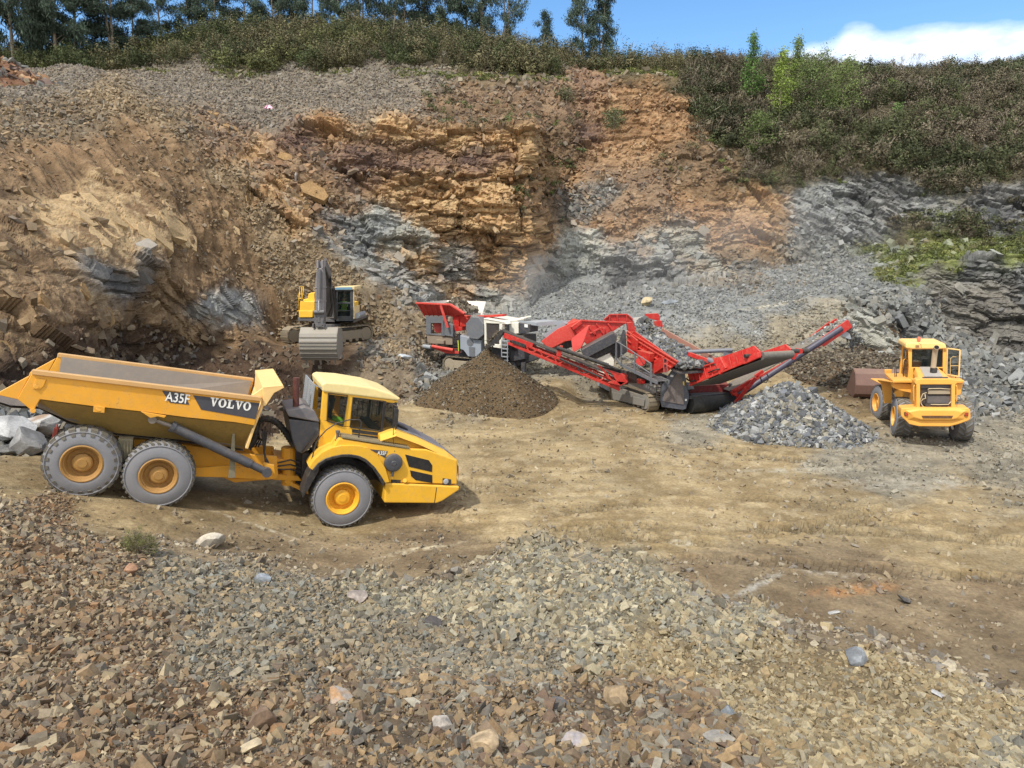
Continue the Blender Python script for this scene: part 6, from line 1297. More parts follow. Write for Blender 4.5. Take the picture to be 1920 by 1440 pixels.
cb = MB(ex_o); cb.prism(xp([(972, 500), (984, 505), (984, 800), (972, 820)], CYY), (0, 0.12, 0)); cb.prism(xp([(972, 500), (984, 500), (984, 830), (972, 830)], CYY + 1.5), (0, 0.12, 0)); cb.prism(xp([(972, 690), (982, 690), (982, 830), (972, 830)], CYY), (0, 1.5, 0)); cb.prism(xp([(765, 468), (985, 462), (990, 500), (765, 502)], CYY - 0.05), (0, 1.75, 0)); cb.prism(xp([(740, 530), (762, 530), (762, 615), (740, 612)], CYY + .3), (0, .5, 0)); cb.build('cab_roof', paint('cab_cream', (232, 206, 150), rough=0.45, dust=0.25), cabx, bevel=0.02)
cb = MB(ex_o); a = xp([(762, 500), (965, 497), (960, 470), (775, 472)], CYY - 0.06); cb.prism(a, (0, -0.02, 0)); cb.build('sun_visor', paint('visor_blue', (118, 158, 182), rough=0.3, dust=0.15), cabx)
gl = MB(ex_o); gl.prism(xp([(795, 515), (940, 515), (940, 800), (795, 800)], CYY + 0.04), (0, 0.01, 0)); gl.build('window', GLS, cabx); gl = MB(ex_o); gl.prism(xp([(984, 505), (984, 690), (984, 690), (984, 505)][:2], CYY) + [XE(982, 690, CYY + 1.5), XE(982, 505, CYY + 1.5)], (-0.01, 0, 0)); gl.build('side_window', GLS, cabx)
cw_ = MB(ex_o); cw_.prism(xp([(985, 770), (1035, 760), (1048, 790), (1030, 825), (975, 828)], FY), (0, 1.8, 0)); cw_.build('side_box', LGR, exc, bevel=0.02)
# boom, stick
bm = MB(ex_o); def_b = [(XE(690, 780, FY + 0.3)), (XE(690, 560, 39.6)), (XE(668, 330, 38.6)), (XE(632, 235, 37.2)), (XE(612, 215, 36.7))]; wd = 0.24
ws = [0.42, 0.5, 0.55, 0.5, 0.3]
P = []
for c, w in zip(def_b, ws): P += [c + Vector((-wd, 0, w * .5)), c + Vector((wd, 0, w * .5)), c + Vector((wd, 0.0, -w * .5)), c + Vector((-wd, 0, -w * .5))]
P = []
for i, (c, w) in enumerate(zip(def_b, ws)):
    t = (def_b[min(i + 1, 4)] - def_b[max(i - 1, 0)]).normalized(); nn = Vector((1, 0, 0)).cross(t).normalized(); P += [c - nn * w / 2 + Vector((-wd, 0, 0)), c - nn * w / 2 + Vector((wd, 0, 0)), c + nn * w / 2 + Vector((wd, 0, 0)), c + nn * w / 2 + Vector((-wd, 0, 0))]
bm.add(P, [(0, 1, 2, 3), (19, 18, 17, 16)] + [(4 * i + j, 4 * i + (j + 1) % 4, 4 * i + 4 + (j + 1) % 4, 4 * i + 4 + j) for i in range(4) for j in range(4)])
boom = bm.build('boom', DKF, exc, bevel=0.02)
hy = MB(ex_o)
for dx in (-0.38, 0.38): hy.cyl(XE(700, 830, 39.6) + Vector((dx, 0, 0)), XE(672, 480, 38.9) + Vector((dx, 0, 0)), 0.09, 12)
hy.cyl(XE(700, 470, 39.0) + Vector((0, 0, .5)), XE(640, 215, 37.4) + Vector((0.1, 0, .25)), 0.09, 12); hy.build('boom_cylinder', BLK, boom, smooth=True, auto=40)
hh = MB(ex_o)
for k in range(4): hh.tube([XE(660 + 12 * k, 300, 38.2), XE(700 + 8 * k, 380, 38.4), XE(705 + 8 * k, 470, 38.6), XE(655 + 8 * k, 465 + 5 * k, 37.6), XE(570, 455, 36.6)], 0.022, 5)
hh.tube([XE(655, 250, 36.9), XE(675, 320, 37.0), XE(715, 470, 37.2), XE(720, 640, 37.6)], 0.03, 6); hh.tube([XE(720, 500, 39), XE(725, 700, 39.3), XE(690, 800, 39.8)], 0.05, 6); hh.build('hose', HOSE, boom, smooth=True)
sk = MB(ex_o); SY = 36.3
a = xp([(565, 255), (632, 255), (645, 420), (645, 620), (640, 760), (548, 760), (540, 620), (545, 420)], SY); sk.prism(a, (0, 0.45, 0))
for P in ([(560, 170), (580, 168), (582, 262), (560, 262)], [(612, 168), (632, 168), (632, 262), (612, 262)]): sk.prism(xp(P, SY - .05), (0, 0.35, 0))
for yy in (625, 470): sk.prism(xp([(535, yy), (650, yy), (650, yy + 12), (535, yy + 12)], SY - .03), (0, 0.5, 0))
stick = sk.build('stick', paint('stick_grey', (134, 130, 132), rough=0.45, dust=0.4), exc, bevel=0.03, seg=2)
q_ = MB(ex_o); q_.cyl(XE(595, 270, SY - .14), XE(588, 600, SY - .16), 0.10, 14); q_.build('bucket_cylinder', DKF, stick, smooth=True, auto=40); q_ = MB(ex_o); q_.cyl(XE(582, 622, SY - .15), XE(580, 735, SY - .16), 0.055, 12); q_.build('piston_rod', paint('chrome', (205, 212, 220), rough=0.15, dust=0.1, metal=0.8), stick, smooth=True, auto=40)
q_ = MB(ex_o); q_.cyl(XE(528, 752, SY - .1), XE(650, 750, SY - .1), 0.1, 14); q_.prism(xp([(535, 765), (648, 765), (635, 900), (600, 918), (550, 915), (530, 860)], SY - .05), (0, 0.5, 0)); q_.prism(xp([(512, 880), (528, 880), (528, 930), (512, 930)], SY - .05), (0, 0.3, 0)); q_.prism(xp([(636, 880), (650, 880), (650, 930), (636, 930)], SY - .05), (0, 0.3, 0)); q_.prism(xp([(565, 785), (602, 785), (600, 870), (570, 870)], SY - .08), (0, 0.1, 0)); q_.build('linkage', DKF, stick, bevel=0.02)
# bucket: curved back with ribs, side plates and teeth
bk = MB(ex_o); w0 = XE(378, 925, SY).x; w1 = XE(790, 925, SY).x; zt = XE(580, 925, SY).z; zbm = XE(580, 1300, SY).z; Hb = zt - zbm
prof = [(SY + 0.15, zt), (SY - 0.15, zt - 0.18 * Hb), (SY - 0.3, zt - 0.4 * Hb), (SY - 0.33, zt - 0.6 * Hb), (SY - 0.2, zt - 0.82 * Hb), (SY + 0.0, zt - 0.98 * Hb)]
for i in range(5): a, b = prof[i], prof[i + 1]; bk.add([(w0, a[0], a[1]), (w1, a[0], a[1]), (w1, b[0], b[1]), (w0, b[0], b[1])] + [(w0, a[0] + .05, a[1]), (w1, a[0] + .05, a[1]), (w1, b[0] + .05, b[1]), (w0, b[0] + .05, b[1])], [(0, 1, 2, 3), (7, 6, 5, 4), (0, 4, 5, 1), (3, 2, 6, 7)])
for xx in (w0 - 0.03, w1): bk.prism([(xx, p[0], p[1]) for p in prof] + [(xx, SY + 1.0, zt - 0.75 * Hb), (xx, SY + 1.0, zt - 0.1 * Hb)], (0.04, 0, 0))
buck = bk.build('bucket', paint('bucket_grey', (132, 128, 120), rough=0.5, dust=0.5, metal=0.15, rust=0.3, top=0.4), exc, bevel=0.008)
rb = MB(ex_o)
for t in (0.28, 0.42, 0.52, 0.62, 0.75, 0.88):
    f_ = t * 5 * 1.0; yy = np.interp(t, [0, .18, .4, .6, .82, .98], [p[0] for p in prof]); zz = zt - t * Hb; rb.box(((w0 + w1) / 2, yy - 0.015, zz), (w1 - w0 + 0.02, 0.05, 0.05))
for k in range(5): xx = w0 + (w1 - w0) * (k + 0.5) / 5; rb.taper([(xx - .07, SY, zbm + .12), (xx + .07, SY, zbm + .12), (xx + .07, SY + .1, zbm + .12), (xx - .07, SY + .1, zbm + .12)], [(xx - .03, SY + .1, zbm - .22), (xx + .03, SY + .1, zbm - .22), (xx + .03, SY + .14, zbm - .22), (xx - .03, SY + .14, zbm - .22)])
rb.build('tooth', paint('tooth_steel', (132, 126, 116), rough=0.5, dust=0.5, metal=0.2), buck)
# ---- operator in the excavator cab
def person(name, seat, label, parent=None):
    """seated figure facing the camera (-Y) in a bright jacket; seat = hip point"""
    me = bpy.data.meshes.new('body'); J = {}
    def j(n, p, r): J[n] = (len(J), Vector(p), r)
    j('hip', (0, 0, 0), .15); j('belly', (0, .02, .18), .15); j('chest', (0, .0, .38), .17); j('neck', (0, -.01, .54), .065); j('head', (0, -.03, .66), .095); j('crown', (0, -.03, .74), .08)
    for s, S_ in ((1, 'L'), (-1, 'R')):
        j('sh' + S_, (.17 * s, 0, .46), .075); j('el' + S_, (.24 * s, -.14, .24), .055); j('wr' + S_, (.2 * s, -.38, .2), .035); j('ha' + S_, (.19 * s, -.46, .2), .04)
        j('th' + S_, (.1 * s, -.05, -.02), .1); j('kn' + S_, (.14 * s, -.46, .02), .07); j('an' + S_, (.14 * s, -.55, -.38), .05); j('to' + S_, (.14 * s, -.72, -.42), .045)
    E = [('hip', 'belly'), ('belly', 'chest'), ('chest', 'neck'), ('neck', 'head'), ('head', 'crown')]
    for S_ in 'LR': E += [('chest', 'sh' + S_), ('sh' + S_, 'el' + S_), ('el' + S_, 'wr' + S_), ('wr' + S_, 'ha' + S_), ('hip', 'th' + S_), ('th' + S_, 'kn' + S_), ('kn' + S_, 'an' + S_), ('an' + S_, 'to' + S_)]
    me.from_pydata([tuple(v[1]) for v in J.values()], [(J[a][0], J[b][0]) for a, b in E], []); o = bpy.data.objects.new('body_cage', me); COL.objects.link(o)
    sk_ = o.modifiers.new('skin', 'SKIN')
    for i, v in enumerate(J.values()): me.skin_vertices[0].data[i].radius = (v[2], v[2]); me.skin_vertices[0].data[i].use_root = (i == 0)
    ss = o.modifiers.new('sub', 'SUBSURF'); ss.levels = 2; ss.render_levels = 2; dg = bpy.context.evaluated_depsgraph_get(); dg.update(); me2 = bpy.data.meshes.new_from_object(o.evaluated_get(dg)); bpy.data.objects.remove(o)
    root = bpy.data.objects.new(name, me2); COL.objects.link(root); root.location = seat; me2.materials.clear()
    for m in (paint('skin', (190, 140, 112), rough=0.6, dust=0), GREEN, paint('dark_trousers', (52, 62, 44), rough=0.9, dust=0.1)): me2.materials.append(m)
    for p in me2.polygons:
        c = p.center; p.material_index = 0 if c.z > .53 or (c.y < -.33 and c.z > .12) else (1 if c.z > -.2 else 2); p.use_smooth = True
    h = MB(); h.lathe([(0.001, 0.13), (0.07, 0.115), (0.105, 0.06), (0.112, 0.0), (0.10, -0.05)], (0, -.015, .69), (0, .25, 1), 16); h.build('hair', paint('dark_hair', (38, 30, 26), rough=0.9, dust=0), root, smooth=True)
    f = MB(); f.box((0, -.125, .665), (.02, .03, .035)); f.box((.035, -.115, .695), (.022, .012, .01)); f.box((-.035, -.115, .695), (.022, .012, .01)); f.box((0, -.118, .625), (.045, .01, .01)); f.build('face', paint('face_dark', (120, 76, 62), rough=0.6, dust=0), root)
    tag(root, label, 'person'); return root
person('person', XE(868, 728, CYY + 0.95), 'person in a fluorescent green jacket seated at the controls inside the excavator cab')
st = MB(ex_o); c = XE(868, 740, CYY + 1.0); st.box(c + Vector((0, 0.05, -0.12)), (0.5, 0.5, 0.12)); st.box(c + Vector((0, 0.32, 0.3)), (0.48, 0.12, 0.8)); st.build('seat', BLK, cabx, bevel=0.03)
st = MB(ex_o); st.box(XE(868, 775, CYY + .35), (0.75, 0.15, 0.3)); st.build('dashboard', BLK, cabx)
# ================================================================== JAW CRUSHER (crop origin 760,530, 6 px per px)
CUv = Vector((0.87, -0.50, 0)).normalized(); CVv = Vector((0.50, 0.87, 0)).normalized(); C_O = PY(835, 694, 41.5)
def CR(zx, zy, v=0.0, sc=6.0, ox=760, oy=530):
    r = ray(ox + zx / sc, oy + zy / sc); t = (CVv.dot(C_O - CAMV) + v) / CVv.dot(r); return CAMV + r * t
def cp_(pts, v=0.0): return [CR(a, b, v) for a, b in pts]
crush = empty('jaw_crusher', C_O); tag(crush, 'tracked red, grey and white jaw crusher with a loaded red hopper behind the brown cone', 'crusher')
PGR = paint('plant_grey', (104, 108, 114), rough=0.5, dust=0.4); PLG = paint('plant_light_grey', (148, 156, 166), rough=0.5, dust=0.35); PWH = paint('plant_white', (226, 222, 208), rough=0.45, dust=0.3); REDD = paint('dusty_red', (206, 66, 56), rough=0.5, dust=0.45, rust=0.3, dustc=s2l((196, 160, 140)))
INN = paint('hopper_lining', (214, 206, 196), rough=0.5, dust=0.45, rust=0.4)
BLT = paint('belt_rubber', (40, 40, 42), rough=0.7, dust=0.3); PDK = paint('plant_dark', (62, 64, 70), rough=0.5, dust=0.35)
def vec(v): return CVv * v
h = MB(C_O)
# near wall leans out; flat part then sloping end
nw_t, nw_b = cp_([(120, 228), (510, 246), (668, 348)], -0.25), cp_([(215, 375), (520, 378), (650, 382)], 0.45)
for i in range(2): h.taper([nw_t[i], nw_t[i + 1], nw_b[i + 1], nw_b[i]], [nw_t[i] + vec(.07), nw_t[i + 1] + vec(.07), nw_b[i + 1] + vec(.07), nw_b[i] + vec(.07)])
for k in range(6): a = nw_t[0].lerp(nw_t[1], (k + .3) / 6); b = nw_b[0].lerp(nw_b[1], (k + .3) / 6); h.bar(a - vec(.03), b - vec(.03), 0.06, 0.12)
h.bar(nw_t[0], nw_t[1], 0.16, 0.10); h.bar(nw_t[1], nw_t[2], 0.16, 0.10)
W_ = 3.0
fw_t = [CR(490, 182, W_ - .0), CR(918, 206, W_)]; fw_b = [CR(560, 330, 2.2), CR(862, 358, 2.2)]
ew_t, ew_b = nw_t[0], nw_b[0]
hop = h.build('hopper', REDD, crush, bevel=0.01)
h = MB(C_O); far0 = nw_t[0] + vec(W_ + .2); far1 = nw_t[2] + vec(W_ + .2) + Vector((0, 0, .75)); h.taper([far0, CR(905, 212, W_), CR(862, 360, 2.2), nw_b[0] + vec(1.9)], [p + vec(.06) for p in (far0, CR(905, 212, W_), CR(862, 360, 2.2), nw_b[0] + vec(1.9))])
h.taper([nw_t[0], far0, nw_b[0] + vec(1.9), nw_b[0]], [p - CUv * .06 for p in (nw_t[0], far0, nw_b[0] + vec(1.9), nw_b[0])]); h.taper([nw_t[0] + vec(.1), nw_t[1] + vec(.1), nw_b[1] + vec(.1), nw_b[0] + vec(.1)], [p + vec(.02) for p in (nw_t[0] + vec(.1), nw_t[1] + vec(.1), nw_b[1] + vec(.1), nw_b[0] + vec(.1))])
h.taper([nw_b[0] + vec(-.1), nw_b[2] + vec(-.1), nw_b[2] + vec(1.9), nw_b[0] + vec(1.9)], [p + Vector((0, 0, .05)) for p in (nw_b[0] + vec(-.1), nw_b[2] + vec(-.1), nw_b[2] + vec(1.9), nw_b[0] + vec(1.9))])
h.build('hopper_lining', INN, hop)
h = MB(C_O); h.bar(CR(398, 255, -.3), CR(478, 505, -.1), 0.12, 0.14); h.build('brace', REDD, hop)
# feed in the hopper
n = 900; t = rng.random((n, 3)); A, B = np.array(nw_b[0]), np.array(nw_b[2]); pts_ = A + (B - A) * t[:, :1] + np.array(vec(1.0))[None] * (0.2 + 1.5 * t[:, 1:2]); pts_[:, 2] = CR(520, 330, 1).z + 0.75 * np.exp(-((t[:, 0] - .62) / .3) ** 2) * np.exp(-((t[:, 1] - .5) / .45) ** 2) * (0.55 + 0.5 * t[:, 2]) + .05
fr_ = empty('rubble_load', tuple(pts_.mean(0))); stone_cloud('stones', pts_, 0.12 + 0.22 * rng.random(n) ** 2, pick('dig', n), M_stone, fr_)['kind'] = 'stuff'; tag(fr_, 'brown broken rock heaped inside the red crusher hopper', 'rock load')
g = MB(C_O); g.prism(cp_([(228, 380), (440, 380), (440, 440), (285, 440), (285, 575), (440, 580), (440, 598), (236, 585)], 0.15), vec(.15)); g.prism(cp_([(420, 420), (535, 480), (535, 610), (420, 590)], 0.1), vec(.3)); g.prism(cp_([(405, 380), (445, 380), (445, 600), (405, 600)], 0.1), vec(.3)); g.prism(cp_([(232, 400), (270, 380), (270, 600), (240, 590)], 2.2), vec(.2)); g.prism(cp_([(285, 440), (420, 440), (420, 455), (285, 455)], 0.12), vec(.1)); g.build('support_frame', PGR, crush, bevel=0.015)
g = MB(C_O); g.prism(cp_([(240, 590), (530, 612), (528, 700), (300, 685), (250, 670)], 0.2), vec(.3)); g.prism(cp_([(345, 640), (435, 650), (430, 690), (345, 685)], 0.05), vec(.2)); g.build('feeder_base', paint('plant_dusty', (142, 128, 112), rough=0.6, dust=0.6), crush, bevel=0.01)
g = MB(C_O); g.cyl(CR(370, 470, 0.6), CR(370, 470, 1.2), 0.3, 16); g.cyl(CR(370, 520, .6), CR(370, 520, 1.2), 0.24, 16); g.build('vibrator', REDD, crush)
g = MB(C_O)
for P in ([(530, 372), (608, 376), (600, 500), (560, 520), (532, 440)], [(610, 385), (700, 400), (690, 490), (640, 500), (612, 490)], [(545, 490), (640, 500), (640, 540), (560, 550)], [(505, 358), (700, 372), (690, 398), (505, 382)], [(800, 372), (1100, 355), (1100, 380), (880, 395)]): g.prism(cp_(P, 0.25), vec(.4))
g.build('jaw_housing', RED, crush, bevel=0.02)
g = MB(C_O); g.prism(cp_([(745, 384), (822, 390), (876, 462), (878, 585), (820, 637), (738, 630), (690, 575), (678, 462)], -0.3), vec(.75)); g.build('flywheel_guard', PGR, crush, bevel=0.02)
g = MB(C_O); g.prism(cp_([(598, 588), (850, 650), (852, 780), (800, 835), (705, 830), (655, 760), (612, 745)], -0.1), vec(.4)); bs_ = g.build('base_panel', PLG, crush, bevel=0.02)
g = MB(C_O); c = CR(730, 672, -.1); g.lathe([(0.001, 0.008), (0.22, 0.008), (0.24, 0.0)], c, tuple(-CVv), 20); g.prism(cp_([(715, 722), (785, 728), (782, 835), (722, 828)], -0.11), vec(-.01)); g.build('cover', PGR, bs_)
g = MB(C_O)
for k in range(5): g.prism(cp_([(540, 575 + 44 * k), (600, 580 + 44 * k), (600, 592 + 44 * k), (540, 587 + 44 * k)], -0.15), vec(.25))
for xx in (538, 603): g.prism(cp_([(xx, 560), (xx + 8, 560), (xx + 8, 790), (xx, 790)], -0.15), vec(.04))
g.build('ladder', BLK, crush); g = MB(C_O); g.tube([CR(593, 650, -.2), CR(600, 770, -.2)], 0.03, 6); g.build('grab_rail', paint('lime_rail', (196, 214, 70), rough=0.5), crush)
g = MB(C_O); g.prism(cp_([(300, 705), (550, 745), (600, 800), (460, 795), (320, 745)], 0.3), vec(.3)); g.cyl(CR(300, 715, .2), CR(540, 760, .2), .1, 10); g.build('side_beam', REDD, crush, bevel=0.01); g = MB(C_O); g.cyl(CR(205, 715, .2), CR(290, 728, .2), .13, 14); g.build('roller', LGR, crush, smooth=True, auto=40)
g = MB(C_O); g.prism(cp_([(455, 770), (700, 800), (980, 800), (980, 900), (700, 890), (455, 860)], 0.35), vec(2.2)); g.prism(cp_([(500, 690), (700, 700), (1100, 720), (1100, 860), (520, 800)], 0.6), vec(1.6)); g.build('chassis', PDK, crush)
tb0 = CR(425, 990, 0.0); crawler(crush, C_O, tb0, CUv, 4.0, 0.5, 0.85, CVv, frame_mat=paint('track_frame_dusty', (158, 146, 126), rough=0.6, dust=0.6)); crawler(crush, C_O, tb0 + vec(2.3), CUv, 4.0, 0.5, 0.85, CVv)
# engine canopy
g = MB(C_O)
for P in ([(880, 400), (905, 400), (912, 700), (890, 715)], [(1055, 440), (1090, 445), (1085, 740), (1055, 735)], [(880, 398), (1115, 440), (1150, 468), (895, 456)], [(890, 680), (1085, 700), (1085, 742), (890, 715)]): g.prism(cp_(P, -0.2), vec(.5))
tp4 = [CR(880, 398, -.2), CR(1120, 440, -.2)]; g.add([tp4[0], tp4[1], tp4[1] + vec(2.2), tp4[0] + vec(2.2)] + [p - Vector((0, 0, .12)) for p in (tp4[0], tp4[1], tp4[1] + vec(2.2), tp4[0] + vec(2.2))], [(0, 1, 2, 3), (7, 6, 5, 4), (0, 4, 5, 1), (1, 5, 6, 2), (2, 6, 7, 3), (3, 7, 4, 0)])
g.prism(cp_([(1115, 430), (1400, 372), (1415, 385), (1150, 455)], 1.2), vec(.1)); g.prism(cp_([(1140, 452), (1272, 448), (1275, 570), (1145, 590)], 0.5), vec(.8)); g.build('engine_canopy', PWH, crush, bevel=0.02)
g = MB(C_O); g.prism(cp_([(905, 458), (1056, 470), (1056, 690), (908, 682)], -0.1), vec(.3))
for k in range(16): g.prism(cp_([(905, 475 + 13 * k), (1056, 485 + 13 * k), (1056, 489 + 13 * k), (905, 479 + 13 * k)], -0.13), vec(.04))
g.build('louvre', paint('louvre_dark', (84, 78, 78), rough=0.6, dust=0.4), crush)
g = MB(C_O); g.prism(cp_([(1275, 450), (1400, 470), (1400, 560), (1290, 575)], 0.4), vec(1.0)); g.prism(cp_([(1095, 470), (1130, 470), (1130, 640), (1095, 650)], .1), vec(1.5)); g.prism(cp_([(1180, 590), (1330, 600), (1340, 860), (1180, 890)], .3), vec(1.5)); g.build('power_pack', PDK, crush, bevel=0.02)
g = MB(C_O); A, B, C_, D_ = CR(1275, 440, .6), CR(1560, 412, 1.8), CR(1835, 440, 1.9), CR(1480, 468, .6); g.add([A, B, C_, D_] + [p - Vector((0, 0, .08)) for p in (A, B, C_, D_)], [(0, 1, 2, 3), (7, 6, 5, 4), (0, 4, 5, 1), (1, 5, 6, 2), (2, 6, 7, 3), (3, 7, 4, 0)]); g.bar(D_, C_, 0.06, 0.2); g.bar(A, D_, 0.06, .16); g.build('conveyor_hood', LGR, crush)
for ox in (0,):
    g = MB(C_O)
    for k in range(6): g.prism(cp_([(1082, 650 + 44 * k), (1145, 655 + 44 * k), (1145, 665 + 44 * k), (1082, 660 + 44 * k)], -0.25), vec(.2))
    for xx in (1078, 1143): g.prism(cp_([(xx, 640), (xx + 8, 640), (xx + 8, 900), (xx, 890)], -0.25), vec(.04))
    g.build('ladder', LGR, crush)
g = MB(C_O)
for P in ([(1175, 890), (1215, 890), (1250, 990), (1225, 985)], [(1300, 900), (1345, 900), (1340, 1060), (1310, 1045)]): g.prism(cp_(P, 0.3), vec(.15)); g.prism(cp_(P, 1.8), vec(.15))
g.build('leg', PDK, crush); g = MB(C_O); 
for k in range(7): g.tube([CR(1165 + 9 * k, 590, .1), CR(1180 + 8 * k, 660, .05), CR(1160 + 14 * k, 740 + 5 * k, .1)], 0.03, 5)
g.build('hose', HOSE, crush, smooth=True)
# the crusher's own product conveyor rising towards the screen's hopper
E0, E1 = CR(1160, 935, 0.4), PY(1092, 622, 39.0) - Vector((0, 0, .4)); g = MB(C_O)
for k, w in ((0, .05), (1, 1.05)): g.bar(E0 + vec(w), E1 + vec(w), 0.08, 0.34)
g.build('discharge_frame', PDK, crush); g = MB(C_O); g.taper([E0 + vec(.05), E0 + vec(1.05), E0 + vec(1.05) + Vector((0, 0, .05)), E0 + vec(.05) + Vector((0, 0, .05))], [E1 + vec(.05), E1 + vec(1.05), E1 + vec(1.05) + Vector((0, 0, .05)), E1 + vec(.05) + Vector((0, 0, .05))]); g.build('discharge_belt', BLT, crush)
g = MB(C_O); P = [PY(a, b, 38.4) for a, b in ((1014, 640), (1046, 616), (1083, 600), (1092, 606), (1092, 636), (1060, 640), (1030, 655))]; g.prism(P, (0.25, .5, 0)); g.build('discharge_chute', REDD, crush, bevel=0.02)
g = MB(C_O); P = [PY(a, b, 39.2) for a, b in ((1018, 628), (1055, 603), (1062, 607), (1030, 640))]; g.prism(P, (0.5, 1.0, 0)); g.build('chute_lining', LGR, crush)
tg = CR(1358, 485, .38); g = MB(C_O); g.prism(cp_([(1340, 465), (1378, 470), (1378, 505), (1340, 500)], .38), vec(-.01)); g.prism(cp_([(1290, 705), (1328, 710), (1328, 740), (1290, 735)], .28), vec(-.01)); g.build('sticker', WHITE, crush)
# ================================================================== SCREENING PLANT
SAv = Vector((0.36, -0.93, 0)).normalized(); STv = Vector((0.93, 0.36, 0)).normalized(); S_O = PZ(1216, 774, 0.0)
def SR(px, py, t=0.0):
    r = ray(px, py); u = (STv.dot(S_O - CAMV) + t) / STv.dot(r); return CAMV + r * u
def A5(a, b): return 1040 + a / 6.4, 560 + b / 6.4
def A6(a, b): return 1220 + a / 4.8, 560 + b / 4.8
def p5(pts, t=0.0): return [SR(*A5(a, b), t) for a, b in pts]
def sv_(v): return STv * v
def y5(pts, Y): return [PY(*A5(a, b), Y) for a, b in pts]
def y6(pts, Y): return [PY(*A6(a, b), Y) for a, b in pts]
scr = empty('screening_plant', S_O); tag(scr, 'long red and dark grey tracked screening plant with conveyors folded out to both sides', 'screening plant')
TRF = paint('screen_track_frame', (126, 124, 118), rough=0.55, dust=0.45)
crawler(scr, S_O, S_O - SAv * 3.95, SAv, 4.0, 0.58, 0.95, STv, frame_mat=TRF, pads=40); crawler(scr, S_O, S_O - SAv * 3.95 + sv_(2.3), SAv, 4.0, 0.58, 0.95, STv, frame_mat=TRF, pads=40)
tp = MB(S_O); P = p5([(680, 1112), (1085, 1205), (1075, 1292), (680, 1205)], -0.02); tp.prism(P, sv_(-.03)); tpo = tp.build('track_panel', TRF, scr, bevel=0.01)
a, b = SR(*A5(890, 1213), -.06), SR(*A5(990, 1236), -.06); text_mesh('SANDVIK', LET, tpo, frame_m((a + b) / 2, b - a, (0, 0, 1)), 0.30, sx=(b - a).length / 1.30, bold=0.012)
# chassis
c = MB(S_O); c.prism(p5([(390, 890), (640, 960), (1190, 1040), (1230, 1120), (1050, 1190), (850, 1130), (650, 1100), (420, 985)], 0.25), sv_(2.2)); c.build('chassis', paint('chassis_grey', (112, 112, 112), rough=0.5, dust=0.5), scr, bevel=0.02)
c = MB(S_O); c.prism(p5([(390, 870), (420, 860), (850, 1045), (850, 1075), (650, 1110), (560, 1065), (400, 985)], 0.1), sv_(.15)); cp2 = c.build('chassis_panel', PLG, scr, bevel=0.01)
a, b = SR(*A5(440, 950), .04), SR(*A5(650, 1035), .04); text_mesh('SANDVIK', LET, cp2, frame_m((a + b) / 2, b - a, (0, 0, 1)), 0.36, sx=(b - a).length / 1.6, bold=0.012)
c = MB(S_O)
for t in (0.1, 2.3): c.prism(p5([(345, 770), (380, 775), (378, 1130), (345, 1130)], t), sv_(.15)); c.prism(p5([(325, 1130), (410, 1130), (412, 1150), (330, 1150)], t - .05), sv_(.3))
c.prism(p5([(345, 770), (860, 870), (860, 930), (345, 820)], .4), sv_(.2)); c.build('leg', PDK, scr)
# screen box: near side plate with flanges, far side plate, deck with stone
side = [(862, 385), (965, 395), (1480, 760), (1345, 880), (1182, 905), (1150, 760), (870, 640)]
c = MB(S_O); c.prism(p5(side, 0.35), sv_(.05))
for (a_, b_) in (((865, 430), (1450, 790)), ((870, 500), (1400, 830)), ((875, 395), (1478, 758))): A_, B_ = SR(*A5(*a_), .33), SR(*A5(*b_), .33); c.bar(A_, B_, 0.1, 0.07)
for k in range(8): A_ = SR(*A5(935 + 66 * k, 400 + 46 * k), .34); B_ = SR(*A5(920 + 60 * k, 520 + 46 * k), .34); c.bar(A_, B_, 0.08, 0.06)
for P in ([(900, 430), (990, 500), (985, 640), (930, 610)], [(1190, 740), (1300, 700), (1290, 830), (1180, 905)]): c.prism(p5(P, .2), sv_(.1))
c.prism(p5([(985, 620), (1090, 640), (1140, 660), (1130, 760), (1000, 740)], 0.0), sv_(.3)); c.cyl(SR(*A5(1035, 750), .1), SR(*A5(1035, 750), -.15), .24, 18); sbox = c.build('screen_box', RED, scr, bevel=0.012)
c = MB(S_O); NT0, NT1 = SR(*A5(870, 390), .4), SR(*A5(1480, 762), .4); FT0, FT1 = NT0 + sv_(2.1), NT1 + sv_(2.1)
c.add([FT0 + Vector((0, 0, .1)), FT1 + Vector((0, 0, .1)), FT1 - Vector((0, 0, .75)), FT0 - Vector((0, 0, .75))] + [p + sv_(.06) for p in (FT0 + Vector((0, 0, .1)), FT1 + Vector((0, 0, .1)), FT1 - Vector((0, 0, .75)), FT0 - Vector((0, 0, .75)))], [(0, 1, 2, 3), (7, 6, 5, 4), (0, 4, 5, 1), (2, 6, 7, 3), (0, 3, 7, 4), (1, 5, 6, 2)]); c.build('far_side_plate', paint('worn_red_brown', (168, 120, 104), rough=0.5, dust=0.5, rust=0.6), scr)
c = MB(S_O); q4 = [NT0 + sv_(.05) - Vector((0, 0, .5)), NT1 + sv_(.05) - Vector((0, 0, .5)), FT1 - Vector((0, 0, .5)), FT0 - Vector((0, 0, .5))]; c.add(q4 + [p - Vector((0, 0, .08)) for p in q4], [(0, 1, 2, 3), (7, 6, 5, 4), (0, 4, 5, 1), (1, 5, 6, 2), (2, 6, 7, 3), (3, 7, 4, 0)]); c.build('screen_deck', PDK, scr)
n = 1500; t = rng.random((n, 2)); A_, B_, C_ = (np.array(q4[i]) for i in (0, 1, 3)); P_ = A_ + (B_ - A_) * t[:, :1] + (C_ - A_) * (0.06 + .88 * t[:, 1:]); P_[:, 2] += 0.05 + 0.2 * rng.random(n) + .12
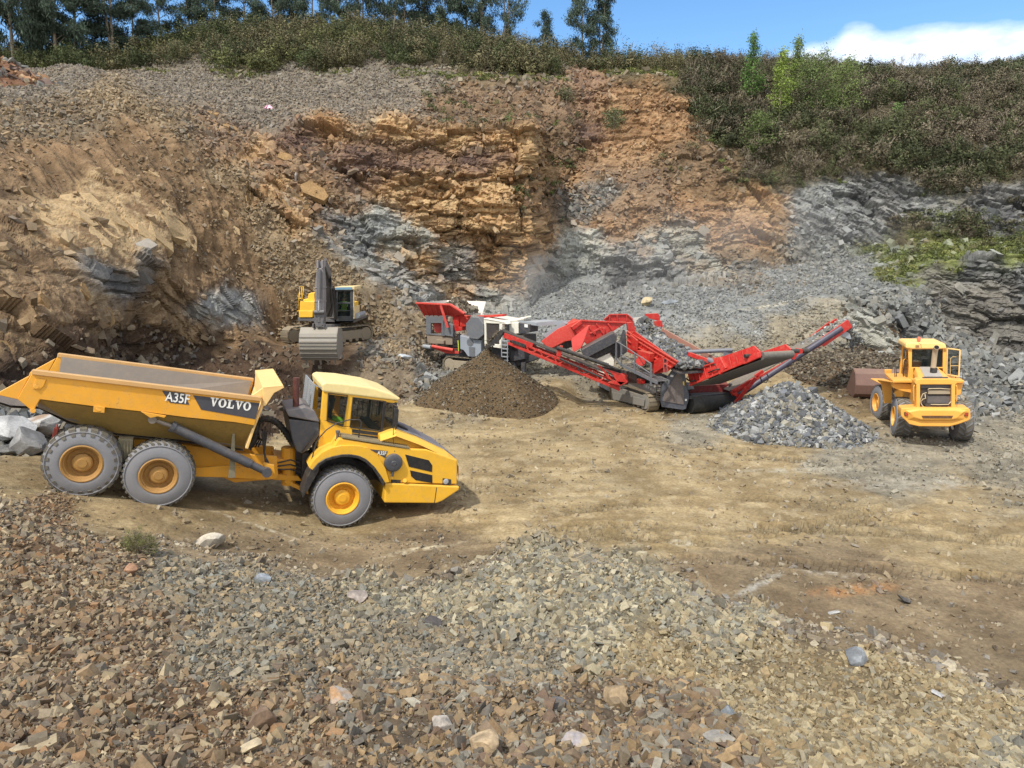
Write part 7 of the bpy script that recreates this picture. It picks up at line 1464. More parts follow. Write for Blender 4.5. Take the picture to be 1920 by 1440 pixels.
m = 420; t2 = rng.random((m, 2)); Hc = np.array(PY(1210, 612, 40.2)); H_ = Hc + np.stack([(t2[:, 0] - .5) * 1.7, (t2[:, 1] - .5) * 1.4, np.zeros(m)], 1); H_[:, 2] += 0.75 * np.exp(-((t2[:, 0] - .45) / .33) ** 2 - ((t2[:, 1] - .5) / .4) ** 2) * rng.random(m) - .25
lr_ = empty('rubble_load', tuple(P_.mean(0))); stone_cloud('stones', np.concatenate([P_, H_]), 0.10 + 0.22 * rng.random(n + m) ** 1.6, pick('crush', n + m) * 0.85, M_stone, lr_)['kind'] = 'stuff'; tag(lr_, 'grey broken rock riding on the red screen deck', 'rock load')
# hopper over the feeder: red ribbed walls
HY = 38.2
c = MB(S_O); c.prism(y5([(205, 345), (320, 262), (440, 268), (660, 288), (862, 292), (760, 352), (690, 400), (480, 525), (400, 560), (330, 500)], HY), (0, .08, 0))
for a_, b_ in (((320, 262), (862, 290)), ((205, 345), (320, 264)), ((400, 320), (520, 480)), ((500, 300), (600, 440)), ((640, 300), (700, 390)), ((420, 420), (560, 350)), ((480, 380), (500, 520)), ((590, 350), (590, 460))): A_, B_ = PY(*A5(*a_), HY - .04), PY(*A5(*b_), HY - .04); c.bar(A_, B_, 0.12, 0.09)
c.prism(y5([(205, 345), (320, 262), (330, 300), (225, 380)], HY - .1), (-0.3, 1.5, 0)); hpo = c.build('hopper', RED, scr, bevel=0.012)
c = MB(S_O); P = y5([(590, 258), (662, 192), (872, 190), (935, 250), (978, 400), (925, 380), (870, 295), (660, 288)], HY + 2.0); c.prism(P, (0, .08, 0))
for a_, b_ in (((590, 255), (662, 192)), ((662, 192), (872, 190)), ((872, 190), (935, 250)), ((662, 192), (655, 285)), ((750, 192), (750, 285)), ((860, 192), (870, 290))): c.bar(PY(*A5(*a_), HY + 1.96), PY(*A5(*b_), HY + 1.96), .08, .08)
c.build('hopper_wing', RED, hpo, bevel=0.012)
for P, Y in (([(1085, 182), (1240, 176), (1265, 215), (1262, 270), (1080, 225)], HY + 3.2), ([(1190, 270), (1285, 262), (1300, 330), (1270, 400), (1215, 385)], HY + 2.4)): c = MB(S_O); c.prism(y5(P, Y), (0, .1, 0)); c.build('side_plate', RED, hpo, bevel=0.012)
c = MB(S_O); c.prism(y5([(865, 290), (925, 285), (972, 350), (975, 400), (880, 385)], HY - .1), (0, .3, 0)); c.build('hinge_plate', RED, hpo, bevel=0.012)
c = MB(S_O); c.prism(y5([(400, 318), (410, 330), (352, 500), (312, 592), (218, 642), (200, 500), (215, 470)], HY - .6), (0.06, .06, 0)); c.build('hopper_flap', paint('faded_red', (228, 84, 78), rough=0.45, dust=0.25), hpo)
c = MB(S_O); c.prism(y5([(942, 230), (1010, 225), (1180, 255), (1150, 300), (960, 300)], HY + 2.8), (0, .1, 0)); c.build('hopper_lining', INN, hpo)
c = MB(S_O); c.prism(y5([(318, 640), (330, 610), (700, 412), (745, 440), (745, 500), (735, 530), (400, 702), (350, 690)], 36.9), (0.1, 1.2, 0)); c.prism(y5([(640, 640), (740, 560), (800, 520), (850, 380), (870, 640), (760, 720)], 37.6), (0, .8, 0)); c.build('feed_conveyor', PDK, scr, bevel=0.02)
c = MB(S_O); c.prism(y5([(400, 700), (740, 530), (745, 590), (450, 745)], 37.1), (0.1, 1.0, 0)); c.build('feed_belt', BLT, scr)
c = MB(S_O); c.prism(y5([(495, 722), (655, 652), (715, 740), (712, 810), (620, 815), (500, 790)], 37.2), (0.3, 1.6, 0)); c.prism(y5([(430, 860), (600, 900), (620, 1000), (450, 960)], 37.0), (0.3, 1.4, 0)); c.build('engine_box', PWH, scr, bevel=0.03, seg=2)
# walkway with handrails
c = MB(S_O); W0, W1 = SR(*A5(790, 790), -.25), SR(*A5(1235, 1010), -.25); c.bar(W0, W1, .05, .16); c.bar(W0 + sv_(.65), W1 + sv_(.65), .05, .16)
for k in range(16): p = W0.lerp(W1, (k + .5) / 16); c.box(p + sv_(.33) + Vector((0, 0, .05)), (.09, .6, .03), Matrix((SAv, STv, Vector((0, 0, 1)))).transposed())
c.bar(SR(*A5(740, 720), -.25), W0, .05, .12); c.build('walkway', PGR, scr)
c = MB(S_O)
for (x, y0, y1) in ((738, 515, 720), (800, 545, 800), (965, 655, 900), (1155, 775, 1045)): c.bar(SR(*A5(x, y0), -.28), SR(*A5(x, y1), -.28), .07, .07)
for A_, B_ in (((738, 515), (800, 545)), ((800, 545), (965, 655)), ((965, 655), (1155, 778)), ((800, 670), (965, 775)), ((965, 775), (1155, 900)), ((800, 700), (880, 720))): c.tube([SR(*A5(*A_), -.28), SR(*A5(*B_), -.28)], .028, 6)
for (x, y0, y1) in ((1310, 715, 900), (1350, 730, 900)): c.tube([SR(*A5(x, y0), .1), SR(*A5(x, y1), .1)], .02, 5)
c.build('handrail', PGR, scr)
c = MB(S_O)
for k in range(7): c.bar(SR(*A5(1225, 1030 + 28 * k), -.2), SR(*A5(1275, 1040 + 28 * k), -.2), .03, .03)
for x in (1222, 1275): c.bar(SR(*A5(x, 1000), -.2), SR(*A5(x, 1210), -.2), .03, .03)
c.build('ladder', BLK, scr)
c = MB(S_O); c.prism(p5([(860, 880), (985, 900), (985, 1010), (880, 1000)], .2), sv_(1.2)); c.prism(p5([(985, 880), (1150, 960), (1180, 1040), (1000, 1020)], .5), sv_(1.2)); c.build('hydraulics', BLK, scr); c = MB(S_O); c.prism(p5([(985, 960), (1040, 975), (1045, 1020), (990, 1020)], .1), sv_(.2)); c.cyl(SR(*A5(820, 960), 0), SR(*A5(820, 960), .4), .3, 14); c.build('motor', RED, scr)
# ---- side conveyor to the left, dropping fines on the brown cone
L0, L1 = PY(941, 622, 35.6), PY(1170, 712, 35.2); w_ = Vector((0.12, 0.75, 0)); dL = (L1 - L0).normalized(); nU = dL.cross(Vector((0, 1, 0))).normalized(); nU = nU if nU.z > 0 else -nU
c = MB(S_O); c.taper([L0, L0 + w_, L0 + w_ + nU * .05, L0 + nU * .05], [L1, L1 + w_, L1 + w_ + nU * .05, L1 + nU * .05]); c.cyl(L0 - nU * .08, L0 + w_ - nU * .08, .15, 14); sc_ = c.build('side_conveyor_belt', BLT, scr)
c = MB(S_O)
for o_ in (Vector(), w_):
    c.bar(L0 + o_ + dL * .15 - nU * .12, L0 + o_ + dL * 1.7 - nU * .1, .06, .26); c.bar(L0 + o_ + dL * .5 - nU * .42, L1 + o_ - nU * .55, .06, .14); c.bar(L0 + o_ + dL * 1.5 - nU * .2, L1 + o_ - nU * .25, .05, .10)
    for k in range(8): a_ = L0 + o_ + dL * (.6 + .75 * k) - nU * .15; c.bar(a_, a_ + dL * .35 - nU * .35, .05, .06); c.bar(a_ + dL * .7, a_ + dL * .35 - nU * .35, .05, .06)
for P in ([(500, 800), (560, 810), (700, 985), (640, 960), (590, 880)], [(600, 840), (850, 920), (850, 1000), (790, 1040), (740, 990), (690, 900)], [(690, 985), (850, 1000), (800, 1045), (640, 1010)]): c.prism(y5(P, 35.0), (0, .12, 0))
c.prism(y5([(30, 620), (70, 560), (100, 570), (70, 700), (20, 690)], 34.9), (0, .15, 0)); c.build('side_conveyor_frame', RED, scr, bevel=0.008)
c = MB(S_O); c.cyl(PY(*A5(30, 590), 34.9), PY(*A5(640, 800), 34.9), .1, 10); c.cyl(PY(*A5(640, 800), 34.9), PY(*A5(760, 850), 34.9), .06, 8); c.cyl(PY(*A5(60, 720), 34.8), PY(*A5(560, 945), 34.8), .05, 8); c.tube([PY(*A5(300, 770), 34.8), PY(*A5(285, 850), 34.8), PY(*A5(320, 895), 34.8), PY(*A5(390, 880), 34.8), PY(*A5(400, 820), 34.8)], .03, 6); c.build('hydraulic_cylinder', BLK, scr, smooth=True, auto=40)
c = MB(S_O); c.prism([PY(a, b, 35.5) for a, b in ((937, 624), (944, 622), (934, 640), (916, 652), (910, 652))], (0.1, .8, 0)); c.prism([PY(a, b, 35.45) for a, b in ((960, 637), (985, 646), (985, 652), (960, 643))], (0, .02, 0)); c.build('belt_skirt', BLT, scr)
n = 500; t = rng.random(n); a_, b_ = np.array(L0), np.array(PY(914, 656, 36.2)); P_ = a_ + (b_ - a_) * t[:, None] + np.array([[-.25, .35, .0]]) * np.sin(t * 3)[:, None] * .4 + rng.normal(0, .10, (n, 3)) + np.array([0, .3, 0]) * (1 - t)[:, None]
ff_ = stone_cloud('falling_fines', P_, 0.03 + .05 * rng.random(n), pick('dig', n), M_stone); tag(ff_, 'dark fines falling from the head of the left side conveyor', 'falling material', kind='stuff')
# ---- big gusset, belly, and the wide conveyor towards the camera
GY = S_O.y - 0.3
c = MB(S_O); c.prism(y6([(303, 488), (335, 474), (356, 482), (330, 540), (300, 600), (302, 660), (318, 760), (345, 870), (345, 900), (318, 992), (290, 1002), (100, 975), (82, 905), (100, 780), (150, 700)], GY), (.10, .35, 0)); gs = c.build('gusset', paint('slate_panel', (78, 82, 92), rough=0.45, dust=0.25), scr, bevel=0.015)
c = MB(S_O); c.prism(y6([(232, 672), (262, 668), (280, 700), (302, 850), (296, 955), (108, 922), (120, 860)], GY - .01), (0, -.03, 0)); c.build('rubber_panel', paint('rubber_panel', (104, 96, 94), rough=0.7, dust=0.45), gs, bevel=0.01)
c = MB(S_O); c.prism(y6([(178, 684), (205, 688), (203, 705), (176, 702)], GY - .01), (0, -.02, 0)); c.prism(y6([(308, 902), (326, 902), (326, 920), (308, 920)], GY - .01), (0, -.02, 0)); c.build('sticker', WHITE, gs); c = MB(S_O); c.prism(y6([(288, 742), (300, 744), (303, 782), (292, 778)], GY - .01), (0, -.02, 0)); c.build('warning_label', paint('label_yellow', (240, 200, 40)), gs)
c = MB(S_O); B0, B1 = PY(*A6(335, 945), GY + .3), PY(*A6(735, 925), GY + 1.3); c.cyl(B0, B1, .52, 24); c.build('return_drum', paint('drum_black', (44, 46, 46), rough=0.6, dust=0.2), scr, smooth=True, auto=40)
c = MB(S_O); c.bar(PY(*A6(350, 890), GY), PY(*A6(790, 850), GY + 1.2), .14, .16); c.prism(y6([(700, 760), (722, 765), (735, 850), (700, 850)], GY + .9), (.1, .1, 0)); c.bar(PY(*A6(790, 850), GY + 1.2), PY(*A6(790, 840), GY + 3), .1, .12); c.build('tail_frame', PDK, scr, bevel=0.01)
c = MB(S_O); c.prism(y6([(345, 790), (700, 770), (740, 870), (360, 900)], GY + 1.1), (0.2, 1.2, 0)); c.build('tail_box', paint('dark_red', (112, 26, 28), rough=0.5, dust=0.3), scr)
# wide conveyor: near side channel runs from the tail up to the head roller
N0, N1 = PY(*A6(345, 735), GY - .1), PY(*A6(985, 480), 31.2); N1.z = PY(*A6(985, 490), 31.2).z; wN = STv * 1.75; dN = (N1 - N0).normalized(); nN = dN.cross(STv); nN = nN.normalized() if nN.z > 0 else -nN.normalized()
c = MB(S_O)
for o_, th in ((Vector(), .07), (wN, .07)):
    a0, a1 = N0 + o_, N1 + o_; c.prism([a0 - nN * .28, a0 + nN * .42, a0.lerp(a1, .45) + nN * .34, a0.lerp(a1, .5) + nN * .5, a1 - dN * .2 + nN * .42, a1 + nN * .1, a1 - nN * .14, a0.lerp(a1, .5) - nN * .22], STv * th)
    c.bar(a0 + nN * .42 - STv * .04, a0.lerp(a1, .45) + nN * .34 - STv * .04, .14, .07); c.bar(a0 - nN * .26 - STv * .04, a1 - nN * .14 - STv * .04, .12, .08)
    for k in range(9): p = a0.lerp(a1, .08 + .09 * k) - STv * .05; c.bar(p - nN * .22, p + nN * .38, .05, .07)
c.prism([N0.lerp(N1, .42) + nN * .55 - STv * .12, N0.lerp(N1, .52) + nN * .5 - STv * .12, N0.lerp(N1, .56) - nN * .1 - STv * .12, N0.lerp(N1, .46) - nN * .3 - STv * .12], STv * .14); c.prism([N1 - dN * .8 + nN * .0 - STv * .14, N1 + nN * .05 - STv * .14, N1 - nN * .2 - STv * .14, N1 - dN * .8 - nN * .25 - STv * .14], STv * .14)
wc = c.build('main_conveyor_frame', RED, scr, bevel=0.01)
c = MB(S_O); c.taper([N0 + STv * .1, N0 + wN, N0 + wN + nN * .04, N0 + STv * .1 + nN * .04], [N1 + STv * .1, N1 + wN, N1 + wN + nN * .04, N1 + STv * .1 + nN * .04]); c.taper([N0 + STv * .1 - nN * .3, N0 + wN - nN * .3, N0 + wN - nN * .26, N0 + STv * .1 - nN * .26], [N1 + STv * .1 - nN * .3, N1 + wN - nN * .3, N1 + wN - nN * .26, N1 + STv * .1 - nN * .26]); c.cyl(N1 + STv * .08 - nN * .13, N1 + wN - nN * .13, .17, 18); c.build('main_conveyor_belt', paint('belt_grey', (98, 96, 92), rough=0.7, dust=0.5), wc, smooth=True, auto=35)
c = MB(S_O); c.cyl(N1 - dN * .5 - STv * .3 + nN * .05, N1 - dN * .5 - STv * .02 + nN * .05, .09, 12); c.cyl(N1 + wN - STv * .0, N1 + wN + STv * .4, .1, 12); c.build('belt_motor', BLK, wc)
c = MB(S_O); c.cyl(PY(*A6(335, 480), GY), PY(*A6(735, 462), 33.6), .1, 12); c.prism(y6([(660, 465), (735, 460), (720, 500), (680, 530), (650, 540)], 33.6), (.08, .1, 0)); c.cyl(PY(*A6(520, 550), GY - .6), PY(*A6(610, 590), GY - 1.2), .13, 12); c.build('tie_tube', paint('slate_tube', (104, 108, 118), rough=0.45, dust=0.3), scr, smooth=True, auto=40)
c = MB(S_O); c.bar(PY(*A6(340, 495), GY - .05), PY(*A6(530, 565), GY - .7), .12, .2); c.bar(PY(*A6(510, 690), GY - .8), PY(*A6(660, 640), GY - 1.6), .07, .1); c.build('lift_arm', RED, scr, bevel=0.01)
c = MB(S_O); c.tube([PY(*A6(520, 665), GY - 1), PY(*A6(580, 640), GY - 1.3), PY(*A6(620, 632), GY - 1.5)], .035, 6); c.tube([PY(*A6(320, 720), GY), PY(*A6(360, 745), GY - .3), PY(*A6(400, 735), GY - .5)], .04, 6); c.build('hose', HOSE, scr, smooth=True)
# ---- long conveyor to the far right
K0, K1 = PY(*A6(735, 880), 34.6), PY(*A6(1790, 215), 35.0); dK = (K1 - K0).normalized(); wK = Vector((-.25, 1.0, 0)).normalized() * .85; nK = dK.cross(wK).normalized(); nK = nK if nK.z > 0 else -nK
K0 += nK * .3; c = MB(S_O); c.cyl(K0 - nK * .42 + dK * .2, K0 - nK * .32 + dK * 6.3, .15, 14); c.build('truss_tube', paint('slate_blue', (66, 66, 84), rough=0.45, dust=0.25), scr, smooth=True, auto=40)
Lk = (K1 - K0).length; c = MB(S_O); c.taper([K0, K0 + wK, K0 + wK + nK * .05, K0 + nK * .05], [K1, K1 + wK, K1 + wK + nK * .05, K1 + nK * .05]); c.cyl(K1 - nK * .08, K1 + wK - nK * .08, .14, 14); c.build('long_belt', paint('belt_grey', (98, 96, 92)), scr, smooth=True, auto=35)
c = MB(S_O)
for o_ in (Vector(), wK):
    c.bar(K1 + o_ - dK * 1.7 - nK * .12, K1 + o_ - nK * .04, .07, .46); c.bar(K0 + o_ - nK * .14, K1 + o_ - dK * 1.6 - nK * .14, .05, .22)
c.bar(K1 + wK - dK * 1.2 + nK * .12, K1 + wK - dK * .4 + nK * .2, .06, .08)
for a_, b_, Y in (((735, 835), (975, 700), 34.2), ((755, 945), (945, 715), 34.0), ((735, 835), (790, 880), 34.2), ((940, 700), (1010, 650), 34.2)): c.bar(PY(*A6(*a_), Y), PY(*A6(*b_), Y), .12, .17)
c.prism(y6([(1275, 505), (1330, 450), (1370, 455), (1370, 490), (1330, 500), (1290, 555), (1270, 540)], 34.0), (0, .3, 0)); c.build('long_conveyor_frame', RED, scr, bevel=0.01)
c = MB(S_O); c.cyl(PY(*A6(1365, 470), 34.2), PY(*A6(1415, 468), 34.2), .13, 12); c.tube([PY(*A6(985, 700), 34), PY(*A6(1000, 750), 34), PY(*A6(1040, 755), 34), PY(*A6(1065, 715), 34), PY(*A6(1045, 675), 34)], .03, 6); c.build('belt_motor', BLK, scr)
c = MB(S_O); c.prism(y6([(1705, 330), (1745, 290), (1790, 310), (1808, 360), (1790, 365)], 35.1), (0, .1, 0)); c.prism(y6([(1580, 325), (1645, 318), (1650, 345), (1605, 365)], 34.9), (0, -.02, 0)); c.build('discharge_skirt', LGR, scr)
n = 260; t = rng.random(n); a_, b_ = np.array(K1) + np.array(wK) * .5, np.array(PY(1604, 650, 36.6)); P_ = a_ + (b_ - a_) * t[:, None]; P_[:, 2] = a_[2] + (b_[2] - a_[2]) * t ** 1.5; P_ += rng.normal(0, .13, (n, 3)); ff_ = stone_cloud('falling_stone', P_, 0.05 + .1 * rng.random(n), pick('blue', n), M_stone); tag(ff_, 'grey stones falling off the tip of the long right conveyor', 'falling material', kind='stuff')
n = 140; t = rng.random((n, 2)); P_ = np.array(K1)[None] - np.array(dK)[None] * (t[:, :1] * 2.4) + np.array(wK)[None] * (.15 + .7 * t[:, 1:]) + np.array(nK)[None] * .1; be = stone_cloud('belt_load', P_, .08 + .1 * rng.random(n), pick('blue', n), M_stone); tag(be, 'grey stones riding up the long right conveyor belt', 'rock load', kind='stuff')
# ================================================================== BOULDERS AND SMALL THINGS
def boulder(name, label, px, py, wpx, rgb, cat='boulder', flat=0.75, elong=1.0, group=None, seed=0, sink=0.14, at=None, cuts=19, rgb2=None):
    p = at or ground_at(px, py + wpx * 0.3); dep = p.y * CP + (CAM_H - p.z) * SP; w = wpx / F_PX * dep; r = random.Random(seed * 7 + 1); bm = bmesh.new()
    bmesh.ops.create_icosphere(bm, subdivisions=4, radius=0.62); P = np.array([v.co[:] for v in bm.verts])
    for _ in range(cuts):
        n = np.array([r.gauss(0, 1) for _ in range(3)]); n /= np.linalg.norm(n); h = r.uniform(0.27, 0.46); d = P @ n - h; m = d > 0; P[m] -= d[m][:, None] * n
    P += (fbm(P * 6 + seed, 3, seed)[:, None] - 0.5) * P * 0.09; P[:, 0] *= elong; P[:, 2] *= flat
    a = r.uniform(-.5, .5); ca, sa = math.cos(a), math.sin(a); P = P @ np.array([[ca, 0, sa], [0, 1, 0], [-sa, 0, ca]]); P *= w / (np.ptp(P[:, 0]))
    for v, c in zip(bm.verts, P): v.co = c
    me = bpy.data.meshes.new(name); bm.to_mesh(me); bm.free(); me.shade_flat(); f = fbm(P / w * 2.5 + seed, 4, seed + 3)[:, None]; f = np.clip((f - .4) / .2, 0, 1)
    mu = lambda t_: tuple(int(sum(t_) / 3 + (v_ - sum(t_) / 3) * .62) for v_ in t_); rgb = mu(rgb); rgb2 = mu(rgb2) if rgb2 else None
    c = (np.array(s2l(rgb)) * (1 - f) + np.array(s2l(rgb2 or tuple(int(x * .82) for x in rgb))) * f) * 0.85; ca_ = me.color_attributes.new('Col', 'FLOAT_COLOR', 'POINT'); ca_.data.foreach_set('color', np.concatenate([c, np.ones((len(c), 1))], 1).astype(np.float32).ravel())
    me.materials.append(M_stone); o = bpy.data.objects.new(name, me); COL.objects.link(o); o.location = p + Vector((0, 0, (-P[:, 2].min()) * (1 - 2 * sink) + P[:, 2].min() * 0)) ; tag(o, label, cat, group); return o
g1 = 'pale boulders at the foot of the left bank'; g2 = 'larger rocks lying in the near rubble'
BL = [
 ('boulder', 'pale tan angular boulder at the road edge, right of the gorse bush', 396, 1012, 50, (212, 198, 168), 1.0, 1.0, None, None),
 ('boulder', 'biggest whitish boulder behind the truck, against the left edge', 22, 788, 92, (196, 196, 192), 0.7, 1.2, g1, (150, 150, 150)),
 ('boulder', 'pale boulder with rusty spots just left of the truck tail', 82, 792, 66, (190, 186, 178), 0.7, 1.2, g1, (168, 130, 96)),
 ('boulder', 'rounded grey boulder just above the rear tyre of the truck', 56, 826, 60, (158, 156, 152), 0.85, 1.0, g1, (130, 128, 126)),
 ('boulder', 'low dark grey boulder under the biggest whitish one', 12, 832, 46, (132, 130, 128), 0.6, 1.2, g1, None),
 ('boulder', 'yellowish boulder alone on the grey upper floor', 1213, 569, 22, (212, 186, 128), 0.75, 1.2, None, None),
 ('boulder', 'flat blue grey boulder beside the yellowish one on the upper floor', 1254, 562, 30, (142, 152, 160), 0.45, 1.5, None, None),
 ('rock_slab', 'white slab lying on the crest of the scree left of the ochre cliff', 705, 497, 40, (222, 220, 212), 0.4, 1.8, None, None),
 ('rock_slab', 'bluish white slab in the rubble right of the excavator', 757, 662, 30, (190, 200, 206), 0.5, 1.4, None, None),
 ('rock', 'blue grey block above the middle of the near bank', 492, 1108, 36, (150, 160, 172), 0.8, 1.2, g2, None),
 ('rock', 'orange red rock high in the left part of the near rubble', 246, 1098, 28, (206, 140, 92), 0.7, 1.1, g2, None),
 ('rock', 'brown rock lying left of the middle, below the orange red one', 300, 1136, 30, (168, 126, 84), 0.7, 1.2, g2, None),
 ('rock', 'pinkish leaning slab at the left foot of the crushed stone heap', 672, 1132, 38, (184, 164, 148), 0.9, 1.0, g2, None),
 ('rock', 'dark brown pointed rock in the grey gravel left of the heap', 812, 1180, 32, (96, 88, 84), 0.7, 1.2, g2, None),
 ('rock', 'orange capped block at the lower middle left', 632, 1328, 44, (176, 160, 140), 0.7, 1.3, g2, (214, 146, 76)),
 ('rock', 'long tan slab near the bottom edge left of the middle', 470, 1398, 62, (202, 176, 128), 0.4, 2.1, g2, None),
 ('rock', 'upright rusty brown slab beside the long tan one', 492, 1362, 50, (146, 112, 82), 1.0, 0.9, g2, None),
 ('rock', 'brown tilted slab left of the upright rusty one', 338, 1378, 46, (150, 126, 96), 0.6, 1.4, g2, None),
 ('rock', 'tan orange faceted block at the bottom middle', 905, 1402, 56, (200, 164, 112), 0.7, 1.2, g2, None),
 ('rock', 'pale rounded block in a hollow at the bottom middle left', 832, 1372, 44, (184, 170, 152), 0.8, 1.0, g2, None),
 ('rock', 'violet grey capped rock at the bottom middle right', 1078, 1398, 54, (168, 158, 160), 0.6, 1.3, g2, (190, 160, 116)),
 ('rock', 'yellow brown boulder in the lower middle right', 1152, 1308, 44, (176, 142, 94), 0.75, 1.1, g2, None),
 ('rock', 'dark slaty lump in the lower middle, left of the yellow brown one', 1052, 1322, 44, (112, 108, 108), 0.5, 1.5, g2, None),
 ('rock', 'blue grey rock in rusty rubble right of the yellow brown boulder', 1370, 1346, 38, (136, 144, 152), 0.7, 1.2, g2, None),
 ('rock', 'grey layered rock at the bottom right of the rusty rubble', 1350, 1396, 60, (150, 142, 128), 0.6, 1.4, g2, (184, 156, 110)),
 ('rock', 'tan block on the crest of the crushed stone at the right', 1782, 1246, 32, (196, 176, 136), 0.7, 1.3, g2, None),
 ('rock', 'blue grey slab standing out of the tan crushed stone', 1603, 1240, 36, (140, 146, 152), 1.0, 0.8, g2, None),
 ('rock', 'pale oval stone on the right part of the tan crushed stone', 1764, 1302, 28, (206, 204, 204), 0.5, 1.5, g2, None),
 ('rock', 'dark flat rock alone on the floor beyond the crushed stone', 1698, 1146, 26, (104, 98, 92), 0.5, 1.4, None, None),
 ('rock', 'pale flat rock on the dark floor left of the dark flat one', 1564, 1152, 22, (180, 178, 172), 0.4, 1.6, None, None),
]
for i, (nm, lab, a, b, w, c, fl_, el_, g_, c2_) in enumerate(BL): boulder(nm, lab, a, b, w, c, cat='boulder' if nm == 'boulder' else ('rock slab' if nm == 'rock_slab' else 'rock'), flat=fl_, elong=el_, group=g_, seed=i + 3, rgb2=c2_)
# bedrock slabs showing through the earth of the left slope, and fallen blocks under the cliffs
def slabs(name, label, lst, rgb, dip, seed):
    r = np.random.default_rng(seed); P = []; S = []
    for a, b, w in lst: p = ground_at(a, b); dep = p.y * CP; P.append(p + Vector((0, 0, 0))); S.append(w / F_PX * dep)
    vs, fs, cs = [], [], []; off = 0
    for p, w in zip(P, S):
        j = np.argmin(((FP - np.array(p)) ** 2).sum(1)); N = Vector([float(x) for x in Nf[j]]); t = Vector((math.cos(dip), -0.2, -math.sin(dip))); t = (t - N * t.dot(N)).normalized(); b_ = N.cross(t); m = int(r.integers(5, 8)); w = w * r.uniform(.55, .95); ang = (np.arange(m) + r.uniform(-.45, .45, m)) / m * 6.283
        out = [(math.cos(x) * w * .68 * r.uniform(.8, 1.15), math.sin(x) * w * .42 * r.uniform(.75, 1.2)) for x in ang]; h = w * r.uniform(.0, .08)
        top = [p + t * u + b_ * v + N * (h + r.uniform(-.07, .05) * w) for u, v in out]; bot = [p + t * u * 1.05 + b_ * v * 1.1 - N * .35 for u, v in out]
        vs += [tuple(x) for x in top + bot]; fs += [tuple(off + k for k in range(m))] + [(off + k, off + m + k, off + m + (k + 1) % m, off + (k + 1) % m) for k in range(m)]; off += 2 * m; cs += [np.array(s2l(rgb)) * r.uniform(.7, 1.0) * .82] * (2 * m)
    me = bpy.data.meshes.new(name); me.from_pydata(vs, [], fs); me.shade_flat(); ca_ = me.color_attributes.new('Col', 'FLOAT_COLOR', 'POINT'); ca_.data.foreach_set('color', np.concatenate([np.array(cs), np.ones((len(cs), 1))], 1).astype(np.float32).ravel()); me.materials.append(M_ground)
    o = bpy.data.objects.new(name, me); COL.objects.link(o); tag(o, label, 'bedrock', kind='stuff'); return o
slabs('bedrock_slabs', 'pale tan bedrock slabs showing through the earth of the left slope', [(140, 395, 56), (178, 398, 50), (204, 402, 46), (160, 425, 54), (205, 440, 60), (245, 432, 56), (270, 446, 62), (300, 452, 58), (322, 440, 70), (345, 455, 66), (318, 412, 40), (255, 385, 30), (78, 405, 34), (90, 425, 34), (110, 452, 30), (290, 342, 34), (268, 330, 26), (222, 350, 22), (220, 430, 44), (185, 455, 44), (240, 465, 50), (290, 475, 44), (420, 410, 34), (440, 440, 28)], (196, 168, 126), R_(38), 4)
slabs('bedrock_blocks', 'ochre and tan bedrock blocks jutting from the broken left cliff', [(508, 350, 60), (560, 372, 50), (592, 362, 50), (545, 392, 44), (575, 345, 40), (535, 300, 34), (405, 243, 44), (430, 240, 36), (300, 200, 36), (352, 207, 44), (395, 212, 36), (35, 350, 30), (20, 650, 60), (60, 600, 40), (150, 560, 44), (200, 600, 40), (260, 560, 40)], (168, 136, 94), R_(10), 9)
# rust brown heap at the upper left edge
pile('rock_heap', 'rust brown rock heap at the upper left edge of the photo', PY(-12, 108, 54), 4.2, 'orm', 0.3, 900, ((132, 96, 72), (108, 80, 64)), seed=11, lump=0.5, tip=0.8, cat='rock heap')
# pink plastic litter on the upper bench
p = ground_at(503, 208); m_ = MB(p)
for k in range(7): a = k * 0.9; m_.add([p + Vector((math.cos(a) * .35, math.sin(a) * .2, .05)), p + Vector((math.cos(a + .8) * .4, math.sin(a + .8) * .25, .1)), p + Vector((.1 * math.cos(k), .05, .38)), p + Vector((-.1, .02 * k, .25))], [(0, 1, 2), (0, 2, 3), (1, 3, 2)])
lt = m_.build('plastic_bag', paint('pink_plastic', (232, 180, 200), rough=0.4, dust=0.05)); lt.location = p; tag(lt, 'crumpled pink plastic bag on the upper gravel bench', 'bag')
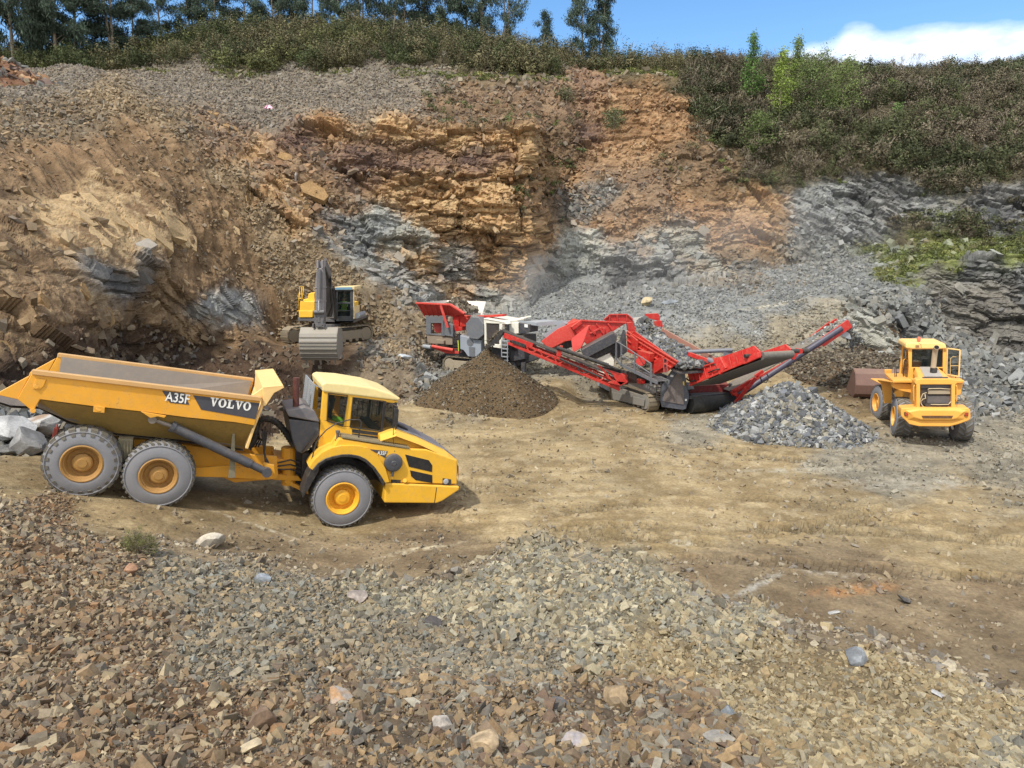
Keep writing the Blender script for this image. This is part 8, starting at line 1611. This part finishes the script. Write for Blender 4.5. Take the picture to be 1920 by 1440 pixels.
# ---- dust hanging over the crusher and the cliff foot
def dust(name, label, c, r, dens, seed):
    bm = bmesh.new(); bmesh.ops.create_icosphere(bm, subdivisions=3, radius=1.0); me = bpy.data.meshes.new(name); bm.to_mesh(me); bm.free(); o = bpy.data.objects.new(name, me); COL.objects.link(o); o.location = c; o.scale = r
    m = bpy.data.materials.new(name); m.use_nodes = True; t = m.node_tree; t.nodes.clear(); out = t.nodes.new('ShaderNodeOutputMaterial'); v = t.nodes.new('ShaderNodeVolumePrincipled'); v.inputs['Color'].default_value = (0.98, 0.97, 0.95, 1); v.inputs['Anisotropy'].default_value = 0.2
    tc_ = t.nodes.new('ShaderNodeTexCoord'); ln_ = t.nodes.new('ShaderNodeVectorMath'); ln_.operation = 'LENGTH'; t.links.new(tc_.outputs['Object'], ln_.inputs[0]); mr = t.nodes.new('ShaderNodeMapRange'); mr.interpolation_type = 'SMOOTHSTEP'; t.links.new(ln_.outputs['Value'], mr.inputs[0]); mr.inputs[1].default_value = 0.1; mr.inputs[2].default_value = 1.0; mr.inputs[3].default_value = 1; mr.inputs[4].default_value = 0
    nz_ = t.nodes.new('ShaderNodeTexNoise'); nz_.inputs['Scale'].default_value = 2.2; nz_.inputs['Detail'].default_value = 4; t.links.new(tc_.outputs['Object'], nz_.inputs['Vector']); m2 = t.nodes.new('ShaderNodeMapRange'); t.links.new(nz_.outputs[0], m2.inputs[0]); m2.inputs[1].default_value = 0.38; m2.inputs[2].default_value = 0.7
    ml = t.nodes.new('ShaderNodeMath'); ml.operation = 'MULTIPLY'; t.links.new(mr.outputs[0], ml.inputs[0]); t.links.new(m2.outputs[0], ml.inputs[1]); m3 = t.nodes.new('ShaderNodeMath'); m3.operation = 'MULTIPLY'; t.links.new(ml.outputs[0], m3.inputs[0]); m3.inputs[1].default_value = dens
    t.links.new(m3.outputs[0], v.inputs['Density']); t.links.new(v.outputs[0], out.inputs['Volume']); me.materials.append(m); tag(o, label, 'dust', kind='stuff'); return o
dust('dust_cloud', 'pale dust rising behind the crusher at the cliff foot', PY(985, 535, 50.0), (3.4, 2.0, 3.6), 0.3, 1)
dust('dust_haze', 'thin dust drifting over the floor and the right hand cliff', PY(1330, 455, 50.0), (17, 5, 5.5), 0.06, 2)
